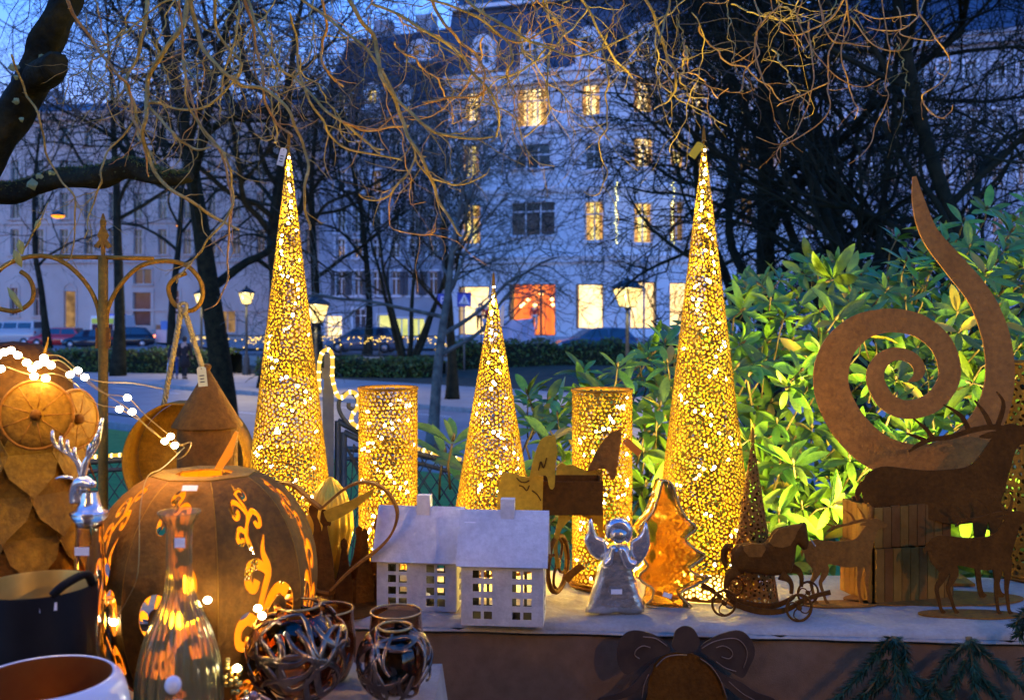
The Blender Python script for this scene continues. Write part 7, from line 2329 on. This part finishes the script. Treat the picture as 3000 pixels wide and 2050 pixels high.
m = MB(); m.lathe([(.001, .022), (.008, .0), (.010, -.02)], 10, P(180, 1300, dW - .12) - ob_, axis=(.4, -.5, -.9)); m.build('beak', rust_warm, ow, local=True)

# fairy lights from the owl over to the pumpkin
BP = [(-10, 1045, 1.46), (12, 1032, 1.46), (32, 1026, 1.47), (52, 1040, 1.47), (78, 1062, 1.47), (95, 1080, 1.47), (112, 1068, 1.48), (128, 1048, 1.5), (150, 1070, 1.5), (135, 1062, 1.5), (100, 1102, 1.46), (134, 1108, 1.47), (2, 1080, 1.45), (205, 1097, 1.52), (228, 1085, 1.53), (248, 1105, 1.53), (373, 1165, 1.56), (350, 1198, 1.56), (387, 1206, 1.56), (500, 1278, 1.58), (483, 1292, 1.58), (512, 1304, 1.58), (404, 1676, 1.46), (333, 1822, 1.44), (608, 1757, 1.40), (755, 1781, 1.42), (768, 1803, 1.42), (694, 1956, 1.36)]
fs_ = thing('fairy_light_string', 'loose string of warm white lights from the owl across to the pumpkin', 'fairy lights', P(350, 1190, 1.55))
for i, (x, y, dd) in enumerate(BP):
    m = MB(); q = P(x, y, dd); m.ball(q, .0050, 16, 12, (1.1, 1, .95)); m.build('bulb', bulb_m, fs_)
wires = [[(-30, 1050), (40, 1035), (110, 1068), (170, 1055), (220, 1090), (300, 1150), (373, 1165), (430, 1220), (500, 1278), (540, 1310)], [(20, 1075), (100, 1100), (160, 1095), (215, 1120), (280, 1180), (350, 1198), (420, 1240), (483, 1292), (520, 1330)],
         [(140, 1040), (180, 1045), (228, 1085), (290, 1140), (387, 1206), (440, 1260), (512, 1304), (560, 1295), (545, 1330), (520, 1345)], [(150, 1065), (210, 1095), (300, 1118), (390, 1122), (480, 1140)], [(540, 1310), (500, 1350), (470, 1375), (430, 1400), (410, 1500), (404, 1676), (370, 1760), (333, 1822)]]
m = MB()
for w in wires:
    dd = np.linspace(1.47, 1.58, len(w)) if w[-1][1] < 1400 else [1.58, 1.54, 1.5, 1.46, 1.43, 1.41, 1.41, 1.41]
    m.tube(crom([tuple(P(x, y, dd[i])) for i, (x, y) in enumerate(w)], 6), .0007, 5)
m.build('wire', wire_m, fs_)
point_lamp('lamp_light', P(110, 1045, 1.42), .17, (1, .60, .10), .03, fs_)
point_lamp('lamp_light', P(400, 1200, 1.48), .06, (1, .60, .10), .02, fs_)
point_lamp('lamp_light', P(500, 1290, 1.52), .05, (1, .60, .10), .02, fs_)

# ================================================================ glassware in front
clear = mat('clear_glass', (0.93, 0.90, 0.80), rough=.03, trans=1.0, ior=1.45)
olive_g = mat('olive_glass', (0.86, 0.78, 0.30), rough=.08, trans=.84, ior=1.3)
brown_g = mat('brown_glass', (0.60, 0.36, 0.20), rough=.03, trans=1.0, ior=1.45)
def hollow(prof, th):
    return prof + [(max(r - th, .0005), z + (th if i == len(prof) - 1 else 0)) for i, (r, z) in reversed(list(enumerate(prof)))]
def vessel(t, nm, prof, mt, seg=48, th=.0025, wob=None, base=None):
    inner = [(max(r - th, .0006), z) for r, z in prof]
    inner[0] = (max(prof[0][0] - th, .0006), prof[0][1] + th)
    m = MB(); m.lathe([(.0005, prof[0][1])] + prof + inner[::-1] + [(.0005, prof[0][1] + th)], seg, (0, 0, 0), wob=wob)
    return m.build(nm, mt, t, local=True)
# ribbed carafe
dG = 1.36
gb = P(525, 2100, dG); gb.z = ZT
ca = thing('ribbed_carafe', 'ribbed olive glass carafe with a flared mouth in front of the pumpkin', 'vase', gb)
zf = lambda py, d_: CZ - (py - HY) * d_ / F - ZT
pr = [(S(108, dG), 0), (S(118, dG), .02), (S(122, dG), zf(2040, dG)), (S(118, dG), zf(1960, dG)), (S(98, dG), zf(1870, dG)), (S(70, dG), zf(1800, dG)), (S(45, dG), zf(1740, dG)), (S(38, dG), zf(1680, dG)), (S(38, dG), zf(1560, dG)), (S(44, dG), zf(1530, dG)), (S(60, dG), zf(1505, dG)), (S(62, dG), zf(1497, dG))]
prs = [tuple(q) for q in crom(pr, 3)]
vessel(ca, 'glass_body', prs, olive_g, 176, .002, wob=lambda a, z: 1 + (.03 * math.cos(a * 22) if z < zf(1690, dG) else .006 * math.cos(a * 22)))
m = MB(); m.box((S(15, dG), -S(41, dG), zf(1580, dG)), (S(30, dG), .001, S(28, dG)), rx=.0); m.build('sticker', sticker, ca, local=True)
# decanter with stag stopper
dG = 1.45
gb = P(262, 2100, dG); gb.z = ZT
de = thing('stag_decanter', 'tall glass decanter closed by a silver stag-head stopper', 'decanter', gb)
pr = [(S(40, dG), 0), (S(46, dG), .01), (S(46, dG), zf(1760, dG)), (S(42, dG), zf(1640, dG)), (S(38, dG), zf(1560, dG)), (S(38, dG), zf(1530, dG)), (S(50, dG), zf(1515, dG)), (S(56, dG), zf(1500, dG))]
vessel(de, 'glass_body', pr, clear, 40, .0025)
m = MB(); m.box((-S(5, dG), -S(40, dG), zf(1605, dG)), (S(42, dG), .001, S(24, dG))); m.build('sticker', sticker, de, local=True)
stp = MB()
stp.lathe([(S(34, dG), zf(1540, dG)), (S(52, dG), zf(1500, dG)), (S(38, dG), zf(1492, dG)), (S(30, dG), zf(1470, dG)), (S(24, dG), zf(1440, dG))], 24)
so_ = stp.build('stopper', silver, de, local=True)
hc = Vector((S(-28, dG), 0, zf(1425, dG)))
m = MB()
ctr = [(S(-30, dG), 0, zf(1470, dG)), (S(-32, dG), 0, zf(1440, dG)), (S(-20, dG), -.004, zf(1412, dG)), (S(2, dG), -.008, zf(1412, dG)), (S(18, dG), -.012, zf(1416, dG))]
m.tube(crom(ctr, 4), np.interp(np.linspace(0, 4, 17), range(5), [S(28, dG), S(26, dG), S(23, dG), S(17, dG), S(10, dG)]), 14); m.ball((S(18, dG), -.012, zf(1414, dG)), S(12, dG), 10, 8); m.build('stag_head', silver, so_, local=True)
for pts, r in (([(-45, 1400), (-75, 1395), (-100, 1402)], 12), ([(-18, 1395), (-10, 1380), (2, 1372)], 9)):
    m = MB(); m.tube([(S(x, dG), -.002, zf(y, dG)) for x, y in crom(pts, 3)], [S(r * k, dG) for k in (.5, .9, 1, .9, .75, .55, .2)], 8, flat=(1, .5)); m.build('ear', silver, so_, local=True)
for side, yo in (([(-25, 1395), (-35, 1360), (-55, 1335), (-80, 1320), (-110, 1300)], .004), ([(-15, 1395), (-5, 1350), (15, 1320), (30, 1290), (35, 1262)], -.006)):
    c_ = crom([(S(x, dG), yo, zf(y, dG)) for x, y in side], 4)
    m = MB(); m.tube(c_, np.linspace(S(11, dG), S(5, dG), len(c_)), 8)
    for k in (5, 9, 12, 15):
        b0 = Vector(c_[k]); m.tube([b0, b0 + Vector((S(6 if yo < 0 else -4, dG), -.004, S(24, dG))), b0 + Vector((S(14 if yo < 0 else -2, dG), -.006, S(44, dG)))], [S(7, dG), S(6, dG), S(4, dG)], 6)
    m.build('antler', silver, so_, local=True)
# small vase behind
dG = 1.47
gb = P(318, 2100, dG); gb.z = ZT
sv = thing('slim_vase', 'slim clear ribbed vase between the black pot and the pumpkin', 'vase', gb)
pr = [(S(44, dG), 0), (S(50, dG), .02), (S(46, dG), zf(1960, dG)), (S(36, dG), zf(1880, dG)), (S(22, dG), zf(1800, dG)), (S(16, dG), zf(1770, dG)), (S(20, dG), zf(1750, dG))]
vessel(sv, 'glass_body', [tuple(q) for q in crom(pr, 3)], clear, 60, .002, wob=lambda a, z: 1 + .02 * math.cos(a * 20))
# black pot with gold inside
dG = 1.34
gb = P(108, 2200, dG); gb.z = ZT
po = thing('black_pot', 'matt black metal pot with a gold inside', 'pot', gb)
black_m = mat('black_metal', (0.004, 0.004, 0.004), (0.008, 0.008, 0.008), rough=.6, scale=12, spec=.15)
goldp = mat('gold_paint', (0.42, 0.26, 0.05), (0.52, 0.33, 0.07), rough=.45, metal=.5, scale=20)
rr_ = S(166, dG); zt_ = zf(1712, dG)
m = MB(); m.lathe([(.001, 0), (rr_ * .9, 0), (rr_ * .96, .01), (rr_, zt_), (rr_ * .985, zt_ + .001)], 56); m.build('outer_wall', black_m, po, local=True)
m = MB(); m.lathe([(rr_ * .984, zt_ + .001), (rr_ * .97, zt_ - .002), (rr_ * .9, .012), (.001, .008)], 56); m.build('gold_lining', goldp, po, local=True)
m = MB(); m.box((S(95, dG), -rr_ * .80, zt_ - S(28, dG)), (S(45, dG), .001, S(22, dG)), rz=.6); m.build('sticker', sticker, po, local=True)
m = MB(); m.tube(crom([(rr_ * .6, -rr_ * .72, zt_), (rr_ * .75, -rr_ * .6, zt_ + .012), (rr_ * .95, -rr_ * .2, zt_ + .018), (rr_ * .98, 0, zt_)], 4), .006, 6); m.build('handle', black_m, po, local=True)
# white bowl
dG = 1.16
gb = P(125, 2400, dG); gb.z = ZT
bo = thing('white_bowl', 'white glazed bowl with a copper inside at the lower left corner', 'bowl', gb)
glaze = mat('white_glaze', (0.74, 0.75, 0.78), (0.80, 0.80, 0.82), rough=.25, scale=10, coat=.3)
copper = mat('copper_inside', (0.42, 0.13, 0.03), (0.52, 0.19, 0.04), rough=.35, metal=.6, scale=15)
zt_ = zf(1985, dG); rr_ = S(205, dG)
m = MB(); m.lathe([tuple(q) for q in crom([(.001, 0), (rr_ * .5, 0), (rr_ * .62, .01), (rr_ * 1.05, zt_ * .45), (rr_ * 1.18, zt_ * .72), (rr_ * 1.10, zt_ * .93), (rr_ * .98, zt_), (rr_ * .93, zt_)], 4)], 64); m.build('outer_wall', glaze, bo, local=True)
m = MB(); m.lathe([(rr_ * .929, zt_ - .0005), (rr_ * .97, zt_ * .9), (rr_ * 1.02, zt_ * .7), (rr_ * .9, zt_ * .4), (rr_ * .5, .015), (.001, .012)], 64); m.build('copper_lining', copper, bo, local=True)
# white porcelain bird head
dG = 1.1
gb = P(515, 2300, dG); gb.z = ZT
wb = thing('porcelain_figure', 'small white porcelain figure with a round head at the bottom edge', 'figurine', gb)
zt_ = zf(2005, dG)
m = MB(); m.lathe([tuple(q) for q in crom([(.001, 0), (.03, 0), (.034, .02), (.026, zt_ * .55), (.014, zt_ * .8), (.009, zt_ * .9)], 4)], 24); m.build('body', glaze, wb, local=True)
m = MB(); m.ball((-S(8, dG), 0, zt_), S(24, dG), 16, 12, (1, 1, 1.1)); m.build('head', glaze, wb, local=True)

# openwork glass globes
band_m = mat('silvered_lattice', (0.30, 0.21, 0.15), (0.12, 0.07, 0.045), rough=.24, metal=.85, scale=30)
def globe(label, px, py, rpx, d, seed, mouth=True):
    c = P(px, py, d)
    b = Vector((c.x, c.y, ZT)); r = S(rpx, d)
    zc = max(c.z - ZT, r * .97)
    t = thing('glass_globe', label, 'candle holder', b, 'brown openwork glass globes')
    rg = np.random.default_rng(seed)
    m = MB(); pr = [(math.cos(a) * r * .8, zc + math.sin(a) * r * .9) for a in np.linspace(-1.35, .95, 22)]
    inner = [(max(q[0] - .003, .001), q[1]) for q in pr]
    m.lathe([(.001, pr[0][1])] + pr + inner[::-1] + [(.001, pr[0][1] + .003)], 48); m.build('glass_body', brown_g, t, local=True)
    m = MB()
    def sph(a, e):
        return Vector((math.cos(e) * math.cos(a), math.cos(e) * math.sin(a), math.sin(e)))
    for k in range(30):
        a = rg.uniform(0, 6.28); e = rg.uniform(-1.1, .85)
        p0 = sph(a, e); ax = p0.cross(Vector(rg.normal(size=3))).normalized()
        L = rg.uniform(1.0, 1.9); n = 14
        kx = rg.uniform(-.5, .5)
        for st_ in ([ax] if k % 2 else [ax, ax.cross(p0).normalized()]):
            pts = []
            for i in range(n + 1):
                q = Matrix.Rotation(L * (i / n - .5), 3, st_) @ p0
                q = Matrix.Rotation(kx * (i / n - .5) ** 2 * 4, 3, p0) @ q
                if q.z > .88 or q.z < -.96: continue
                pts.append(q)
            if len(pts) < 3: continue
            w = rg.uniform(.06, .10)
            vs = []
            for i, q in enumerate(pts):
                tg = (pts[min(i + 1, len(pts) - 1)] - pts[max(i - 1, 0)]).normalized(); sd = q.cross(tg).normalized()
                ww = w * (1 - .45 * abs(i / (len(pts) - 1) * 2 - 1) ** 2)
                for kk, ro in ((-1, 1.0), (-.5, 1.022), (.5, 1.022), (1, 1.0), (.5, .975), (-.5, .975)):
                    v = (q + sd * ww * kk).normalized() * r * ro
                    vs.append((v.x, v.y, v.z + zc))
            m.add(vs, [(i * 6 + j, i * 6 + (j + 1) % 6, i * 6 + 6 + (j + 1) % 6, i * 6 + 6 + j) for i in range(len(pts) - 1) for j in range(6)], True)
    m.build('lattice_bands', band_m, t, local=True)
    if mouth:
        rm = math.cos(1.12) * r; zm = zc + math.sin(1.12) * r
        m = MB(); m.tube([(rm * math.cos(a), rm * math.sin(a), zm) for a in np.linspace(0, 6.2832, 33)], .0022, 6); m.build('mouth_rim', mat('amber_rim', (.55, .33, .10), rough=.1, metal=.6), t, local=True)
globe('large brown openwork glass globe beside the pumpkin', 872, 1905, 150, 1.50, 1)
globe('smaller brown openwork glass globe at the cloth corner', 1157, 1935, 112, 1.53, 2)
def tumbler(label, px, top_py, rpx, d, seed):
    b = P(px, top_py, d); zt_ = b.z - ZT; b.z = ZT
    t = thing('glass_tumbler', label, 'candle holder', b, 'amber rimmed tumblers')
    r = S(rpx, d)
    pr = [(r * .75, 0), (r * 1.05, zt_ * .25), (r * 1.12, zt_ * .5), (r * 1.02, zt_ * .85), (r, zt_)]
    vessel(t, 'glass_body', [tuple(q) for q in crom(pr, 4)], brown_g, 48, .0025)
    m = MB(); m.tube([(r * math.cos(a), r * math.sin(a), zt_) for a in np.linspace(0, 6.2832, 33)], .0018, 6); m.build('amber_rim', MATS['amber_rim'], t, local=True)
tumbler('amber rimmed glass behind the large globe', 962, 1782, 72, 1.66, 1)
tumbler('amber rimmed glass behind the smaller globe', 1160, 1790, 74, 1.66, 2)
# gold berry cluster and pink star ornament
dG = 1.36
bc = P(678, 1985, dG)
be = thing('gold_berry_cluster', 'cluster of tiny gold berries beside the carafe', 'ornament', Vector((bc.x, bc.y, ZT)))
goldb = mat('gold_berry', (0.75, 0.48, 0.10), rough=.2, metal=.9)
for i in range(26):
    q = bc + Vector((rng.gauss(0, .011), rng.gauss(0, .008), rng.gauss(0, .009)))
    m = MB(); m.ball(q, .0042, 8, 6); m.build('berry', goldb, be)
m = MB(); m.tube([(bc.x, bc.y, ZT), bc + Vector((.004, 0, -.01)), bc], .003, 6); m.build('stem', rust, be)
dG = 1.3
sc_ = P(742, 2045, dG)
so2 = thing('pink_star_globe', 'small pink-brown openwork ornament with a star on top at the bottom edge', 'ornament', Vector((sc_.x, sc_.y, ZT)))
pinkm = mat('pink_metal', (0.45, 0.26, 0.24), (0.30, 0.17, 0.14), rough=.3, metal=.7, scale=30)
m = MB(); m.ball((sc_.x, sc_.y, sc_.z - S(60, dG)), S(66, dG), 24, 16); m.build('globe_body', brown_g, so2)
m = MB()
for k in range(6):
    a = k * math.pi / 3 + .3
    pts = []
    for i in range(8):
        e = 1.25 - i * .17
        q = Vector((math.cos(a) * math.cos(e), math.sin(a) * math.cos(e), math.sin(e))) * S(67.5, dG)
        pts.append(Vector((sc_.x, sc_.y, sc_.z - S(60, dG))) + q)
    m.tube(pts, np.linspace(S(7, dG), S(12, dG), 8), 6, flat=(1, .4))
m.ball((sc_.x, sc_.y, sc_.z + S(8, dG)), S(14, dG), 10, 8)
m.build('star_straps', pinkm, so2)

# ================================================================ assumed unseen warm stall bulbs, added behind the camera to light the goods
for lx, ly, lz, pw, lab in ((1.55, -0.60, 2.35, 7.5, 'assumed unseen bare warm bulb, added behind the camera above the right half of the stall'), (-1.45, -0.60, 2.3, 3.0, 'assumed unseen bare warm bulb, added behind the camera above the left half of the stall')):
    c = Vector((lx, ly, lz))
    t = thing('assumed_pendant_bulb', lab, 'lamp', c, 'assumed unseen bulbs over the stall')
    m = MB(); m.tube([c + Vector((0, 0, .07)), Vector((c.x, c.y, 3.08))], .003, 6); m.build('cord', iron, t)
    m = MB(); m.lathe([(.008, .08), (.016, .075), (.018, .03), (.014, .028)], 16, c); m.build('socket', iron, t)
    m = MB(); m.lathe([(.012, .03), (.02, .015), (.030, -.012), (.026, -.035), (.012, -.048), (.001, -.05)], 18, c); m.build('bulb', glow('assumed_stall_bulb', (1, .62, .26), 6.0, 'NONE'), t)
    point_lamp('lamp_light', c + Vector((0, 0, -.09)), pw, (1.0, .52, .06), .03, t)

# unseen canopy added behind the camera to block sky light: posts, roof, back cloth
canopy_m = mat('canopy_cloth', (0.20, 0.13, 0.08), (0.26, 0.18, 0.11), rough=.95, scale=6, bump=.1, bscale=80)
stl = thing('sky_block_canopy', 'unseen brown cloth canopy added behind the camera to block sky light', 'stall', (0, -1.2, 0))
m = MB(); n = 24
vs = [(-2.6 + 5.2 * i / n, y, z - .04 * math.sin(math.pi * i / n)) for (y, z) in ((-0.42, 2.85), (-0.45, 3.05), (-1.2, 3.35), (-2.4, 3.05)) for i in range(n + 1)]
m.add(vs, [(j * (n + 1) + i, j * (n + 1) + i + 1, (j + 1) * (n + 1) + i + 1, (j + 1) * (n + 1) + i) for j in range(3) for i in range(n)], True)
m.build('roof_cloth', canopy_m, stl)
m = MB(); vs = [(-2.6 + 5.2 * i / n, -2.4 + .03 * math.sin(i * 1.9), z) for z in (0.05, 3.1) for i in range(n + 1)]
m.add(vs, [(i, i + 1, i + n + 2, i + n + 1) for i in range(n)], True); m.build('back_cloth', canopy_m, stl)
for x in (-2.55, 2.55):
    for y in (-.48, -2.35):
        m = MB(); m.box((x, y, 1.53), (.06, .06, 3.06)); m.build('post', board, stl)
